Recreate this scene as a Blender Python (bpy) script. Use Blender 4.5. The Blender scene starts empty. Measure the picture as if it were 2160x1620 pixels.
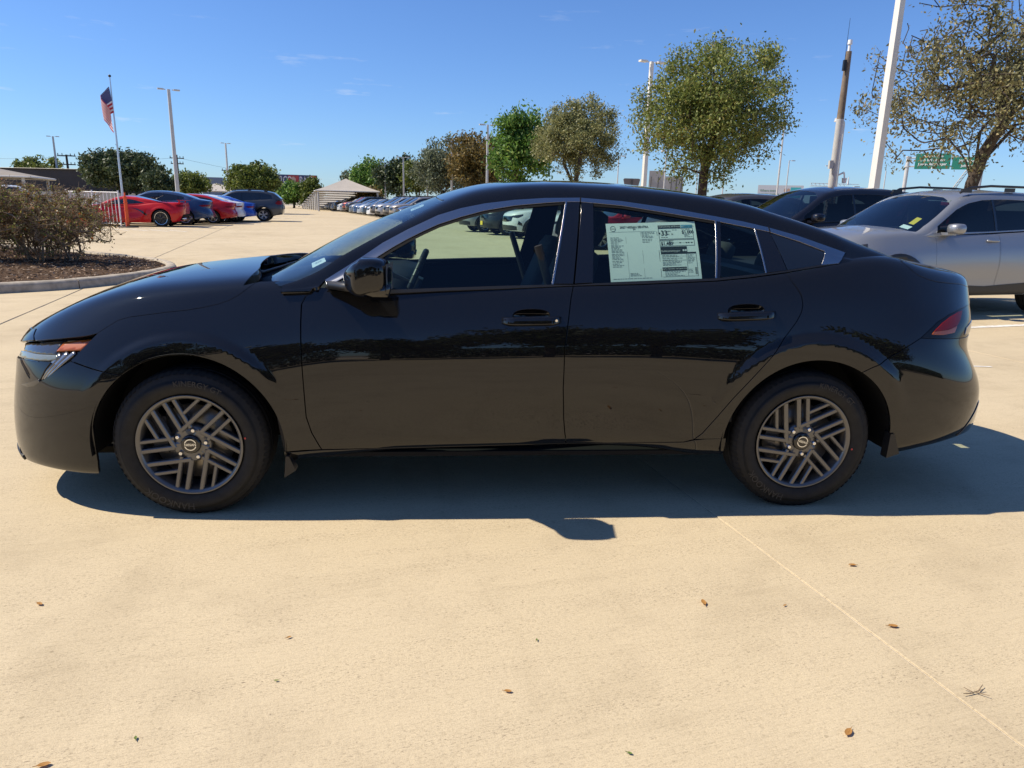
import bpy, bmesh, math, random
import numpy as np
from mathutils import Vector, Matrix
from mathutils.geometry import delaunay_2d_cdt

scene = bpy.context.scene
COL = scene.collection

# ------------------------------------------------------------------ camera
cam_data = bpy.data.cameras.new('camera')
cam = bpy.data.objects.new('camera', cam_data)
COL.objects.link(cam)
cam_data.sensor_fit = 'HORIZONTAL'
cam_data.sensor_width = 36.0
cam_data.lens = 24.964
cam_data.clip_start = .05
cam_data.clip_end = 4000.0
CAM = Vector((1.1126, -2.9589, 1.3436))
_r = Vector((0.996536, -0.0800613, 0.0224969)).normalized()
_u = Vector((-0.00199901, 0.2473798, 0.9689165)).normalized()
_f = Vector((0.083138, 0.9656052, -0.2463629)).normalized()
cam.matrix_world = Matrix(((_r.x, _u.x, -_f.x, CAM.x), (_r.y, _u.y, -_f.y, CAM.y), (_r.z, _u.z, -_f.z, CAM.z), (0, 0, 0, 1)))
scene.camera = cam

# ------------------------------------------------------------------ daylight
SUN_DIR = Vector((-0.85, 0.105, 1.0)).normalized()      # towards the sun
SUN_EL = math.asin(SUN_DIR.z)
SUN_ROT = math.atan2(SUN_DIR.x, SUN_DIR.y)
SKY_STRENGTH = .086
world = bpy.data.worlds.new('World')
scene.world = world
world.use_nodes = True
wn = world.node_tree
wn.nodes.clear()
w_out = wn.nodes.new('ShaderNodeOutputWorld')
w_bg = wn.nodes.new('ShaderNodeBackground')
w_sky = wn.nodes.new('ShaderNodeTexSky')
w_sky.sky_type = 'NISHITA'
w_sky.sun_disc = False
w_sky.sun_elevation = SUN_EL
w_sky.sun_rotation = SUN_ROT
w_sky.altitude = 200
w_sky.air_density = 1.0
w_sky.dust_density = .25
w_sky.ozone_density = 2.6
w_bg.inputs['Strength'].default_value = SKY_STRENGTH
# thin fair-weather cloud scraps low over the whole horizon
w_tc = wn.nodes.new('ShaderNodeTexCoord')
w_map = wn.nodes.new('ShaderNodeMapping')
w_map.inputs['Scale'].default_value = (5.5, 5.5, 38.0)
w_ns = wn.nodes.new('ShaderNodeTexNoise')
w_ns.inputs['Scale'].default_value = 1.6
w_ns.inputs['Detail'].default_value = 6
w_ns.inputs['Roughness'].default_value = .62
w_rmp = wn.nodes.new('ShaderNodeMapRange')
w_rmp.inputs['From Min'].default_value = .635
w_rmp.inputs['From Max'].default_value = .78
w_rmp.inputs['To Max'].default_value = .42
w_sep = wn.nodes.new('ShaderNodeSeparateXYZ')
w_band = wn.nodes.new('ShaderNodeMapRange')
w_band.inputs['From Min'].default_value = .30
w_band.inputs['From Max'].default_value = .10
w_mul = wn.nodes.new('ShaderNodeMath')
w_mul.operation = 'MULTIPLY'
w_mix = wn.nodes.new('ShaderNodeMixRGB')
w_mix.inputs['Color2'].default_value = (7.5, 7.8, 8.2, 1)
L = wn.links.new
L(w_tc.outputs['Generated'], w_map.inputs['Vector'])
L(w_map.outputs['Vector'], w_ns.inputs['Vector'])
L(w_ns.outputs['Fac'], w_rmp.inputs['Value'])
L(w_tc.outputs['Generated'], w_sep.inputs['Vector'])
L(w_sep.outputs['Z'], w_band.inputs['Value'])
L(w_rmp.outputs['Result'], w_mul.inputs[0])
L(w_band.outputs['Result'], w_mul.inputs[1])
L(w_mul.outputs['Value'], w_mix.inputs['Fac'])
w_tint = wn.nodes.new('ShaderNodeMixRGB')
w_tint.blend_type = 'MULTIPLY'
w_tint.inputs['Fac'].default_value = 1.0
w_tint.inputs['Color2'].default_value = (.64, .885, 1.29, 1)
L(w_sky.outputs['Color'], w_tint.inputs['Color1'])
L(w_tint.outputs['Color'], w_mix.inputs['Color1'])
L(w_mix.outputs['Color'], w_bg.inputs['Color'])
L(w_bg.outputs['Background'], w_out.inputs['Surface'])

sun_data = bpy.data.lights.new('sun', 'SUN')
sun_data.energy = 4.9
sun_data.angle = math.radians(.5)
sun_data.color = (1.0, .90, .74)
sun = bpy.data.objects.new('sun', sun_data)
COL.objects.link(sun)
sun.rotation_euler = (-SUN_DIR).to_track_quat('-Z', 'Y').to_euler()
sun.location = SUN_DIR * 50

vs = scene.view_settings
vs.view_transform = 'Standard'
vs.look = 'None'
vs.exposure = 0.42
vs.gamma = 1.0
vs.use_curve_mapping = False
scene.cycles.max_bounces = 8
scene.cycles.transparent_max_bounces = 16
scene.cycles.glossy_bounces = 5
scene.cycles.caustics_reflective = False
scene.cycles.caustics_refractive = False

rnd = random.Random(7)
RNG = np.random.default_rng(11)


# ------------------------------------------------------------------ tagging helpers
def tag(o, label=None, category=None, group=None, kind=None):
    if label: o['label'] = label
    if category: o['category'] = category
    if group: o['group'] = group
    if kind: o['kind'] = kind
    return o


def empty(name, loc=(0, 0, 0), rz=0.0, label=None, category=None, group=None):
    o = bpy.data.objects.new(name, None)
    o.empty_display_size = .3
    COL.objects.link(o)
    o.location = loc
    o.rotation_euler = (0, 0, rz)
    return tag(o, label, category, group)


def link(name, me, mat=None, parent=None):
    o = bpy.data.objects.new(name, me)
    COL.objects.link(o)
    if mat is not None and not me.materials:
        for m in (mat if isinstance(mat, (list, tuple)) else [mat]):
            me.materials.append(m)
    if parent is not None:
        o.parent = parent
    return o


def np_mesh(name, V, F, smooth=True, mi=None):
    """mesh from arrays: F is (n,3) or (n,4)"""
    V = np.ascontiguousarray(V, np.float32)
    F = np.ascontiguousarray(F, np.int32)
    me = bpy.data.meshes.new(name)
    n, k = F.shape
    me.vertices.add(len(V))
    me.vertices.foreach_set('co', V.ravel())
    me.loops.add(n * k)
    me.loops.foreach_set('vertex_index', F.ravel())
    me.polygons.add(n)
    me.polygons.foreach_set('loop_start', np.arange(0, n * k, k, dtype=np.int32))
    me.polygons.foreach_set('use_smooth', np.full(n, smooth))
    if mi is not None:
        me.polygons.foreach_set('material_index', np.asarray(mi, np.int32))
    me.update(calc_edges=True)
    return me


class MB:
    """collects simple solids into one mesh"""
    def __init__(s):
        s.v = []; s.f = []; s.sm = []; s.mi = []

    def add(s, V, F, smooth=False, mi=0):
        b = len(s.v)
        s.v += [tuple(map(float, p)) for p in V]
        s.f += [tuple(int(i) + b for i in f) for f in F]
        s.sm += [smooth] * len(F)
        s.mi += [mi] * len(F)
        return s

    def box(s, c, d, rz=0., mi=0, M=None):
        x, y, z = d[0] / 2, d[1] / 2, d[2] / 2
        P = [(-x, -y, -z), (x, -y, -z), (x, y, -z), (-x, y, -z), (-x, -y, z), (x, -y, z), (x, y, z), (-x, y, z)]
        if M is not None:
            P = [tuple(M @ Vector(p)) for p in P]
        cs, sn = math.cos(rz), math.sin(rz)
        P = [(c[0] + cs * p[0] - sn * p[1], c[1] + sn * p[0] + cs * p[1], c[2] + p[2]) for p in P]
        return s.add(P, [(3, 2, 1, 0), (4, 5, 6, 7), (0, 1, 5, 4), (1, 2, 6, 5), (2, 3, 7, 6), (3, 0, 4, 7)], mi=mi)

    def bar(s, a, b, r0, r1=None, n=8, caps=True, mi=0, smooth=True):
        r1 = r0 if r1 is None else r1
        a = Vector(a); b = Vector(b)
        d = (b - a).normalized()
        h = Vector((0, 0, 1)) if abs(d.z) < .9 else Vector((1, 0, 0))
        x = d.cross(h).normalized(); y = d.cross(x)
        P = []
        for c, r in ((a, r0), (b, r1)):
            for i in range(n):
                t = 2 * math.pi * i / n + math.pi / n
                P.append(c + x * (r * math.cos(t)) + y * (r * math.sin(t)))
        F = [(i, (i + 1) % n, n + (i + 1) % n, n + i) for i in range(n)]
        s.add(P, F, smooth, mi)
        if caps:
            s.add(P[:n], [tuple(range(n - 1, -1, -1))], False, mi)
            s.add(P[n:], [tuple(range(n))], False, mi)
        return s

    def tube(s, pts, r, n=8, mi=0):
        for i in range(len(pts) - 1):
            ra = r[i] if isinstance(r, (list, tuple)) else r
            rb = r[i + 1] if isinstance(r, (list, tuple)) else r
            s.bar(pts[i], pts[i + 1], ra, rb, n, caps=(i in (0, len(pts) - 2)), mi=mi)
        return s

    def lathe(s, prof, n=48, axis='y', c=(0, 0, 0), mi=0, smooth=True):
        """prof: list of (radius, offset along the axis)"""
        P = []
        for r, h in prof:
            for i in range(n):
                t = 2 * math.pi * i / n
                a, b = r * math.cos(t), r * math.sin(t)
                q = (a, h, b) if axis == 'y' else ((a, b, h) if axis == 'z' else (h, a, b))
                P.append((c[0] + q[0], c[1] + q[1], c[2] + q[2]))
        F = []
        for k in range(len(prof) - 1):
            for i in range(n):
                j = (i + 1) % n
                F.append((k * n + i, k * n + j, (k + 1) * n + j, (k + 1) * n + i))
        return s.add(P, F, smooth, mi)

    def prism(s, poly, d0, d1, fn, mi=0):
        """poly in 2D extruded between depths d0,d1; fn(a,b,d) -> xyz"""
        n = len(poly)
        P = [fn(a, b, d0) for a, b in poly] + [fn(a, b, d1) for a, b in poly]
        F = [(i, (i + 1) % n, n + (i + 1) % n, n + i) for i in range(n)]
        F += [tuple(range(n - 1, -1, -1)), tuple(range(n, 2 * n))]
        return s.add(P, F, False, mi)

    def mesh(s, name):
        me = bpy.data.meshes.new(name)
        me.from_pydata(s.v, [], s.f)
        me.polygons.foreach_set('use_smooth', s.sm)
        me.polygons.foreach_set('material_index', s.mi)
        me.update()
        return me

    def obj(s, name, mat, parent=None, bevel=0.):
        me = s.mesh(name)
        if bevel:
            bm = bmesh.new(); bm.from_mesh(me)
            bmesh.ops.remove_doubles(bm, verts=bm.verts, dist=1e-5)
            bmesh.ops.bevel(bm, geom=[e for e in bm.edges], offset=bevel, segments=2, affect='EDGES', profile=.6)
            bm.to_mesh(me); bm.free()
        return link(name, me, mat, parent)


_fonts = {}


def text_arrays(txt, size=1.0, align='CENTER', bold=0.0, extrude=0.0):
    """letters as vertex/face arrays in the xy plane"""
    key = (txt, size, align, bold, extrude)
    if key in _fonts:
        return _fonts[key]
    cu = bpy.data.curves.new('lettering', 'FONT')
    cu.body = txt
    cu.size = size
    cu.align_x = align
    cu.align_y = 'CENTER'
    cu.offset = bold
    cu.extrude = extrude
    cu.resolution_u = 3
    ob = bpy.data.objects.new('lettering', cu)
    COL.objects.link(ob)
    dg = bpy.context.evaluated_depsgraph_get()
    me = bpy.data.meshes.new_from_object(ob.evaluated_get(dg))
    V = np.zeros(len(me.vertices) * 3, np.float32)
    me.vertices.foreach_get('co', V)
    V = V.reshape(-1, 3)
    F = [tuple(p.vertices) for p in me.polygons]
    bpy.data.objects.remove(ob)
    bpy.data.curves.remove(cu)
    bpy.data.meshes.remove(me)
    _fonts[key] = (V, F)
    return V, F


# ------------------------------------------------------------------ materials
def mat(name, col=(.5, .5, .5), rough=.5, metal=0., coat=0., coat_r=.03, spec=.5, ior=1.5):
    m = bpy.data.materials.new(name)
    m.use_nodes = True
    b = m.node_tree.nodes['Principled BSDF']
    b.inputs['Base Color'].default_value = (*col, 1)
    b.inputs['Roughness'].default_value = rough
    b.inputs['Metallic'].default_value = metal
    b.inputs['Coat Weight'].default_value = coat
    b.inputs['Coat Roughness'].default_value = coat_r
    b.inputs['Specular IOR Level'].default_value = spec
    b.inputs['IOR'].default_value = ior
    return m


def nodes(m):
    t = m.node_tree
    return t, t.nodes, t.links.new, t.nodes['Principled BSDF']


def noise(N, Lk, vec, scale, detail=4, rough=.55, dist=0.):
    n = N.new('ShaderNodeTexNoise')
    n.inputs['Scale'].default_value = scale
    n.inputs['Detail'].default_value = detail
    n.inputs['Roughness'].default_value = rough
    n.inputs['Distortion'].default_value = dist
    if vec is not None:
        Lk(vec, n.inputs['Vector'])
    return n


def ramp(N, Lk, fac, stops):
    r = N.new('ShaderNodeValToRGB')
    e = r.color_ramp.elements
    while len(e) < len(stops):
        e.new(.5)
    for k, (p, c) in enumerate(stops):
        e[k].position = p
        e[k].color = (*c, 1) if len(c) == 3 else c
    Lk(fac, r.inputs['Fac'])
    return r


def mixc(N, Lk, fac, a, b, mode='MIX'):
    m = N.new('ShaderNodeMixRGB')
    m.blend_type = mode
    for inp, v in (('Fac', fac), ('Color1', a), ('Color2', b)):
        if isinstance(v, (float, int)):
            m.inputs[inp].default_value = v
        elif isinstance(v, tuple):
            m.inputs[inp].default_value = (*v, 1)
        else:
            Lk(v, m.inputs[inp])
    return m


def bump(N, Lk, b, height, strength=.3, dist=.01):
    n = N.new('ShaderNodeBump')
    n.inputs['Strength'].default_value = strength
    n.inputs['Distance'].default_value = dist
    Lk(height, n.inputs['Height'])
    Lk(n.outputs['Normal'], b.inputs['Normal'])
    return n


def varied(name, col, rough=.6, amt=.25, scale=6., **k):
    """base colour with soft mottling and a little relief"""
    m = mat(name, col, rough, **k)
    t, N, Lk, b = nodes(m)
    tc = N.new('ShaderNodeTexCoord')
    n = noise(N, Lk, tc.outputs['Object'], scale, 5)
    lo = tuple(c * (1 - amt) for c in col); hi = tuple(min(1, c * (1 + amt)) for c in col)
    r = ramp(N, Lk, n.outputs['Fac'], [(.3, lo), (.7, hi)])
    Lk(r.outputs['Color'], b.inputs['Base Color'])
    bump(N, Lk, b, n.outputs['Fac'], .15, .01)
    return m


def paint(name, col, flake=0.0, rough=.35, metal=0., spec=.15):
    m = mat(name, col, rough, metal, coat=1.0, coat_r=.012)
    t, N, Lk, b = nodes(m)
    b.inputs['Coat IOR'].default_value = 1.55
    b.inputs['Specular IOR Level'].default_value = spec
    if flake:
        tc = N.new('ShaderNodeTexCoord')
        v = N.new('ShaderNodeTexVoronoi')
        v.inputs['Scale'].default_value = 1400
        Lk(tc.outputs['Object'], v.inputs['Vector'])
        r = ramp(N, Lk, v.outputs['Color'], [(.2, col), (.95, tuple(min(1, c + flake) for c in col))])
        Lk(r.outputs['Color'], b.inputs['Base Color'])
    return m


def glass(name, tint, trans=.8, rough=.0, ior=1.55):
    """single-sheet window glass: tinted see-through plus a fresnel mirror"""
    m = bpy.data.materials.new(name)
    m.use_nodes = True
    t = m.node_tree
    t.nodes.clear()
    o = t.nodes.new('ShaderNodeOutputMaterial')
    tr = t.nodes.new('ShaderNodeBsdfTransparent')
    tr.inputs['Color'].default_value = (*[c * trans for c in tint], 1)
    gl = t.nodes.new('ShaderNodeBsdfGlossy')
    gl.inputs['Roughness'].default_value = rough
    fr = t.nodes.new('ShaderNodeFresnel')
    fr.inputs['IOR'].default_value = ior
    geo = t.nodes.new('ShaderNodeNewGeometry')
    mx = t.nodes.new('ShaderNodeMixShader')
    lk = t.links.new
    # a thin pane mirrors alike from both sides: undo the node's swap on back faces
    io = t.nodes.new('ShaderNodeMapRange')
    io.inputs['To Min'].default_value = ior
    io.inputs['To Max'].default_value = 1. / ior
    lk(geo.outputs['Backfacing'], io.inputs['Value'])
    lk(io.outputs['Result'], fr.inputs['IOR'])
    lk(fr.outputs['Fac'], mx.inputs['Fac'])
    lk(tr.outputs['BSDF'], mx.inputs[1])
    lk(gl.outputs['BSDF'], mx.inputs[2])
    lk(mx.outputs['Shader'], o.inputs['Surface'])
    return m


def leafmat(name, stops, trans=.35, rough=.5):
    m = mat(name, stops[0][1], rough)
    t, N, Lk, b = nodes(m)
    g = N.new('ShaderNodeNewGeometry')
    r = ramp(N, Lk, g.outputs['Random Per Island'], stops)
    Lk(r.outputs['Color'], b.inputs['Base Color'])
    b.inputs['Specular IOR Level'].default_value = .35
    tl = N.new('ShaderNodeBsdfTranslucent')
    Lk(r.outputs['Color'], tl.inputs['Color'])
    mx = N.new('ShaderNodeMixShader')
    mx.inputs['Fac'].default_value = trans
    Lk(b.outputs['BSDF'], mx.inputs[1])
    Lk(tl.outputs['BSDF'], mx.inputs[2])
    Lk(mx.outputs['Shader'], N['Material Output'].inputs['Surface'])
    return m


M = {}
M['black_paint'] = paint('black_paint', (.003, .0032, .0042), .010, .3, 0, 0.)
M['gloss_black'] = mat('gloss_black_trim', (.006, .006, .007), .08, coat=.6)
M['satin_black'] = mat('satin_black_trim', (.012, .012, .013), .42)
M['matte_black'] = mat('black_plastic', (.008, .008, .008), .8, spec=.2)
M['cabin'] = mat('dark_cabin_trim', (.016, .017, .02), .6, spec=.3)
M['seat'] = varied('charcoal_seat_cloth', (.022, .024, .028), .85, .3, 40)
M['chrome'] = mat('satin_chrome_strip', (.40, .40, .41), .26, 1.0)
M['bright'] = mat('bright_metal', (.75, .76, .78), .10, 1.0)
M['rim'] = mat('gunmetal_wheel', (.14, .138, .135), .30, .55, coat=.5, coat_r=.12)
M['rim_silver'] = mat('silver_wheel', (.5, .5, .52), .3, .85)
M['rim_black'] = mat('black_wheel', (.012, .012, .013), .3, coat=.5)
M['tyre'] = varied('tyre_rubber', (.017, .0165, .016), .72, .22, 30, spec=.35)
M['tyre_text'] = mat('raised_tyre_lettering', (.032, .031, .03), .6)
M['steel'] = mat('brake_steel', (.26, .24, .21), .38, .85)
M['dark_steel'] = mat('dark_cast_metal', (.06, .06, .065), .55, .6)
M['amber'] = mat('amber_reflector', (.36, .075, .004), .3, coat=.5)
M['lens_dark'] = mat('smoked_lens', (.010, .010, .010), .12, coat=0., spec=.3)
M['lens_smoke'] = mat('smoke_tinted_lens', (.075, .07, .065), .10, .6, coat=.8)
M['lens_clear'] = mat('clear_lamp_lens', (.16, .185, .175), .12, coat=.5)
M['lens_silver'] = mat('silver_lamp_reflector', (.30, .295, .285), .2, .8, coat=.4)
M['lens_red'] = mat('red_lamp_lens', (.20, .010, .010), .22, coat=0., spec=.25)
M['paper'] = mat('sticker_paper', (.86, .90, .88), .6)
M['ink'] = mat('printed_black', (.03, .035, .04), .6)
M['ink_grey'] = mat('printed_grey', (.22, .25, .26), .6)
M['ink_blue'] = mat('printed_blue', (.12, .35, .52), .6)
M['white_print'] = mat('printed_white', (.8, .8, .8), .6)
M['yellow_print'] = mat('yellow_card', (.85, .60, .05), .6)
M['glass_front'] = glass('clear_green_glass', (.80, .97, .90), .86)
M['glass_ws'] = glass('windscreen_glass', (.78, .95, .93), .80, 0., 2.1)
M['glass_rear'] = glass('rear_side_glass', (.80, .97, .90), .80)
M['glass_dark'] = mat('dark_window_glass', (.008, .010, .013), .02, coat=1.0)
M['far_ws'] = mat('blue_windscreen_glass', (.03, .045, .055), .03, coat=1.0)
M['white_paint'] = mat('white_road_paint', (.72, .72, .69), .7)
M['yellow_paint'] = varied('yellow_road_paint', (.62, .36, .08), .7, .2, 4)
M['galv'] = varied('painted_grey_steel', (.52, .51, .49), .45, .10, 3, metal=.1)
M['pole_white'] = varied('white_painted_steel', (.70, .67, .61), .45, .06, 2)
M['alu'] = mat('brushed_aluminium', (.62, .63, .66), .3, .9)
M['rail_white'] = mat('white_railing_paint', (.78, .79, .80), .4)
M['orange'] = mat('orange_post_plastic', (.72, .10, .02), .5)
M['rubber'] = mat('black_rubber', (.015, .015, .015), .8)
M['sealant'] = varied('dark_joint_sealant', (.055, .05, .046), .8, .3, 20)
# ------------------------------------------------------------------ smooth lofted car surfaces
class Tab:
    """smooth 1-D function through a table: linear table, then gaussian smoothing"""
    def __init__(s, pts, sig=.06, lo=-2.0, hi=7.0, n=1801):
        s.x = np.linspace(lo, hi, n)
        a = np.array(sorted(pts), float)
        y = np.interp(s.x, a[:, 0], a[:, 1])
        h = s.x[1] - s.x[0]
        if sig > 0:
            k = int(3 * sig / h) + 1
            w = np.exp(-.5 * (np.arange(-k, k + 1) * h / sig) ** 2)
            w /= w.sum()
            y = np.convolve(np.pad(y, k, mode='edge'), w, 'valid')
        s.y = y

    def __call__(s, x):
        return np.interp(x, s.x, s.y)


def bspline(C, s):
    """clamped uniform cubic B-spline; C = list of R arrays (N,3), s in 0..1 per point"""
    R = len(C)
    k = 3
    t = np.concatenate([np.zeros(k), np.linspace(0, 1, R - k + 1), np.ones(k)])
    s = np.clip(s, 0, 1 - 1e-9)
    N = [((s >= t[i]) & (s < t[i + 1])).astype(float) for i in range(len(t) - 1)]
    for d in range(1, k + 1):
        M = []
        for i in range(len(t) - 1 - d):
            a = np.zeros_like(s)
            if t[i + d] > t[i]:
                a = a + (s - t[i]) / (t[i + d] - t[i]) * N[i]
            if t[i + d + 1] > t[i + 1]:
                a = a + (t[i + d + 1] - s) / (t[i + d + 1] - t[i + 1]) * N[i + 1]
            M.append(a)
        N = M
    out = 0
    for i in range(R):
        out = out + N[i][:, None] * C[i]
    return out


class Surf:
    """P(u,s): x along the car, y half width (positive), z up"""
    def P(s, u, v):
        u = np.asarray(u, float)
        v = np.asarray(v, float)
        return s.post(bspline(s.rows(u), v))

    def post(s, P):
        return P

    def N(s, u, v, e=2e-3):
        u = np.asarray(u, float)
        v = np.asarray(v, float)
        a = s.P(np.clip(u + e, s.u0, s.u1), v) - s.P(np.clip(u - e, s.u0, s.u1), v)
        b = s.P(u, np.clip(v + e, 0, 1)) - s.P(u, np.clip(v - e, 0, 1))
        n = np.cross(a, b)
        l = np.linalg.norm(n, axis=1, keepdims=True)
        return n / np.maximum(l, 1e-12) * s.sign

    def table(s, nu=260, nv=150):
        if not hasattr(s, '_t'):
            U, V = np.meshgrid(np.linspace(s.u0, s.u1, nu), np.linspace(0, 1, nv), indexing='ij')
            U = U.ravel(); V = V.ravel()
            s._t = (U, V, s.P(U, V))
        return s._t

    def inv(s, xz, vmin=0., vmax=1., axes=(0, 2)):
        """side view (x,z) -> (u,s)"""
        U, V, T = s.table()
        m = (V >= vmin) & (V <= vmax)
        U = U[m]; V = V[m]; T = T[m][:, list(axes)]
        xz = np.asarray(xz, float)
        out = np.zeros_like(xz)
        for i, q in enumerate(xz):
            j = np.argmin(((T - q) ** 2).sum(1))
            out[i] = U[j], V[j]
        u = out[:, 0].copy(); v = out[:, 1].copy()
        e = 1e-3
        for it in range(8):
            p = s.P(u, v)[:, list(axes)]
            pu = (s.P(np.clip(u + e, s.u0, s.u1), v)[:, list(axes)] - s.P(np.clip(u - e, s.u0, s.u1), v)[:, list(axes)]) / (2 * e)
            pv = (s.P(u, np.clip(v + e, 0, 1))[:, list(axes)] - s.P(u, np.clip(v - e, 0, 1))[:, list(axes)]) / (2 * e)
            d = xz - p
            det = pu[:, 0] * pv[:, 1] - pu[:, 1] * pv[:, 0]
            ok = np.abs(det) > 1e-5
            det = np.where(ok, det, 1)
            du = np.where(ok, (d[:, 0] * pv[:, 1] - d[:, 1] * pv[:, 0]) / det, 0)
            dv = np.where(ok, (pu[:, 0] * d[:, 1] - pu[:, 1] * d[:, 0]) / det, 0)
            u = np.clip(u + np.clip(du, -.03, .03), s.u0, s.u1)
            v = np.clip(v + np.clip(dv, -.03, .03), vmin, vmax)
        return np.stack([u, v], 1)


class Lower(Surf):
    """body below the windows: rows from sill to hood/deck centre line"""
    F = (0., .0, .12, .3, .44, .57, .69, .80, .91, 1.)
    V = (.085, .032, .018, .004, 0., .004, .013, .035, .066, .10)
    u0, u1, sign = 0., 1., -1.

    def __init__(s, spec):
        s.sp = spec
        g = spec
        s.z0 = Tab(g['z0'], g.get('sz0', .05)); s.z7 = Tab(g['z7'], .05); s.zc = Tab(g['zc'], .05)
        s.W = Tab(g['W'], .15); s.v7 = Tab(g['v7'], .10)
        s.xf = Tab(g['xf'], .03, 0, 2); s.xr = Tab(g['xr'], .02, 0, 2)
        s.Lf, s.Lr = g['L']
        s.nf, s.mf, s.nr, s.mr = g['nm']
        s.bumps = g.get('bumps', [])
        s.flares = g.get('flares', [])

    def rows(s, u):
        g = s.sp
        out = []
        zmid = .55
        a = np.clip(u / .22, 0, 1); b = np.clip((1 - u) / .22, 0, 1)
        for r in range(13):
            f = s.F[r] if r < 10 else 1.
            # two passes: x depends on the nose/tail curves at this row's height
            zz = np.full_like(u, .2 + f * .75)
            for it in range(3):
                xf = s.xf(zz); xr = s.xr(zz)
                if r >= 10:
                    # hood and deck rows run back from the leading edge
                    k = (.55, .95, 1.15)[r - 10]
                    xf = xf + .0
                xa = xf + s.Lf; xb = xr - s.Lr
                th = a * np.pi / 2
                tf = 1 - np.cos(th) ** (2. / s.nf)
                x = xf + s.Lf * np.clip(tf, 0, 1)
                tm = np.clip((u - .22) / .56, 0, 1)
                x = np.where(u > .22, xa + (xb - xa) * tm, x)
                tb = 1 - np.cos(b * np.pi / 2) ** (2. / s.nr)
                x = np.where(u > .78, xr - s.Lr * np.clip(tb, 0, 1), x)
                z0 = s.z0(x); z7 = s.z7(x)
                if r < 10:
                    zz = z0 + f * (z7 - z0)
                else:
                    q = (.45, .85, 1.)[r - 10]
                    zz = z7 + (s.zc(x) - z7) * q
            yf = np.sin(a * np.pi / 2) ** (2. / s.mf)
            yb = np.sin(b * np.pi / 2) ** (2. / s.mr)
            v = s.V[min(r, 9)]
            sm = np.clip((f - .45) / .55, 0, 1); sm = sm * sm * (3 - 2 * sm)
            kz = np.clip((z7 - z0) / .74, .3, 1.05) ** 1.5 if f > .5 else 1.
            y = s.W(x) - v * kz - (s.v7(x) - .10) * sm
            y = y * yf * yb
            if r >= 10:
                y = y * (.80, .42, 0.)[r - 10]
            out.append(np.stack([x, y, zz], 1))
        return out

    def post(s, P):
        P = P.copy()
        x, y, z = P[:, 0], P[:, 1], P[:, 2]
        side = np.clip(y / .35, 0, 1)
        for (cx, cz, rx, rz, amp) in s.bumps:
            P[:, 1] += side * amp * np.exp(-(((x - cx) / rx) ** 2 + ((z - cz) / rz) ** 2))
        for (cx, cz, r0, r1, amp, zlo, zhi) in s.flares:
            r = np.hypot(x - cx, z - cz)
            t = np.clip((r1 - r) / (r1 - r0), 0, 1)
            t = t * t * (3 - 2 * t)
            an = np.degrees(np.arctan2(z - cz, x - cx))
            w = np.clip((an - zlo[0]) / (zlo[1] - zlo[0]), 0, 1) * np.clip((zhi[1] - an) / (zhi[1] - zhi[0]), 0, 1)
            t = t * (1 - .85 * np.clip((r0 - r) / (r0 - .385), 0, 1))
            P[:, 1] += side * amp * t * w * w * (3 - 2 * w)
        return P


class Green(Surf):
    """glasshouse: belt to roof centre line, stations at constant x"""
    sign = -1.

    def __init__(s, g):
        s.u0, s.u1 = g['x']
        s.zb = Tab(g['zb'], .04); s.zt = Tab(g['zt'], .035); s.ze = Tab(g['ze'], .045); s.zc = Tab(g['zcg'], .05)
        s.wz = Tab(g['wz'], .02, 0, 3)
        s.ty = Tab(g.get('ty', [(0, 1.), (1, 1.)]), .03)
        s.inset = g.get('inset', .065)
        s.bow = g.get('bow', .012)

    def rows(s, u):
        zb = s.zb(u) - .03; zt = s.zt(u); ze = s.ze(u); zc = s.zc(u)
        zt = np.maximum(zt, zb + .01)
        yt = s.wz(zt)
        out = []
        for f in (0, .33, .66):
            z = zb + f * (zt - zb)
            out.append(np.stack([u, s.wz(z) + s.bow * 4 * f * (1 - f), z], 1))
        out.append(np.stack([u, s.wz(zt - .03), zt - .03], 1))
        out.append(np.stack([u, yt, zt], 1))
        out.append(np.stack([u, yt - .35 * s.inset, .45 * zt + .55 * ze], 1))
        out.append(np.stack([u, yt - s.inset, ze], 1))
        out.append(np.stack([u, (yt - s.inset) * .80, .62 * ze + .38 * zc], 1))
        out.append(np.stack([u, (yt - s.inset) * .45, .2 * ze + .8 * zc], 1))
        out.append(np.stack([u, (yt - s.inset) * .15, zc], 1))
        out.append(np.stack([u, 0 * u, zc], 1))
        f = s.ty(u)[:, None]
        return [q * np.concatenate([np.ones_like(f), f, np.ones_like(f)], 1) for q in out]


def inset_poly(p, d):
    p = np.asarray(p, float)
    q = np.roll(p, 1, 0); r = np.roll(p, -1, 0)
    A = .5 * np.sum(p[:, 0] * r[:, 1] - r[:, 0] * p[:, 1])
    a = p - q; b = r - p
    a /= np.maximum(np.linalg.norm(a, axis=1, keepdims=True), 1e-9)
    b /= np.maximum(np.linalg.norm(b, axis=1, keepdims=True), 1e-9)
    na = np.stack([-a[:, 1], a[:, 0]], 1) * np.sign(A); nb = np.stack([-b[:, 1], b[:, 0]], 1) * np.sign(A)
    m = na + nb
    l = np.maximum((m * na).sum(1), .35)[:, None]
    return p + d * m / l


def dense(p, h, closed=True):
    p = np.asarray(p, float)
    out = []
    n = len(p)
    for i in range(n if closed else n - 1):
        a = p[i]; b = p[(i + 1) % n]
        k = max(1, int(math.ceil(np.linalg.norm(b - a) / h)))
        for j in range(k):
            out.append(a + (b - a) * j / k)
    if not closed:
        out.append(p[-1])
    return np.array(out)


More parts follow.
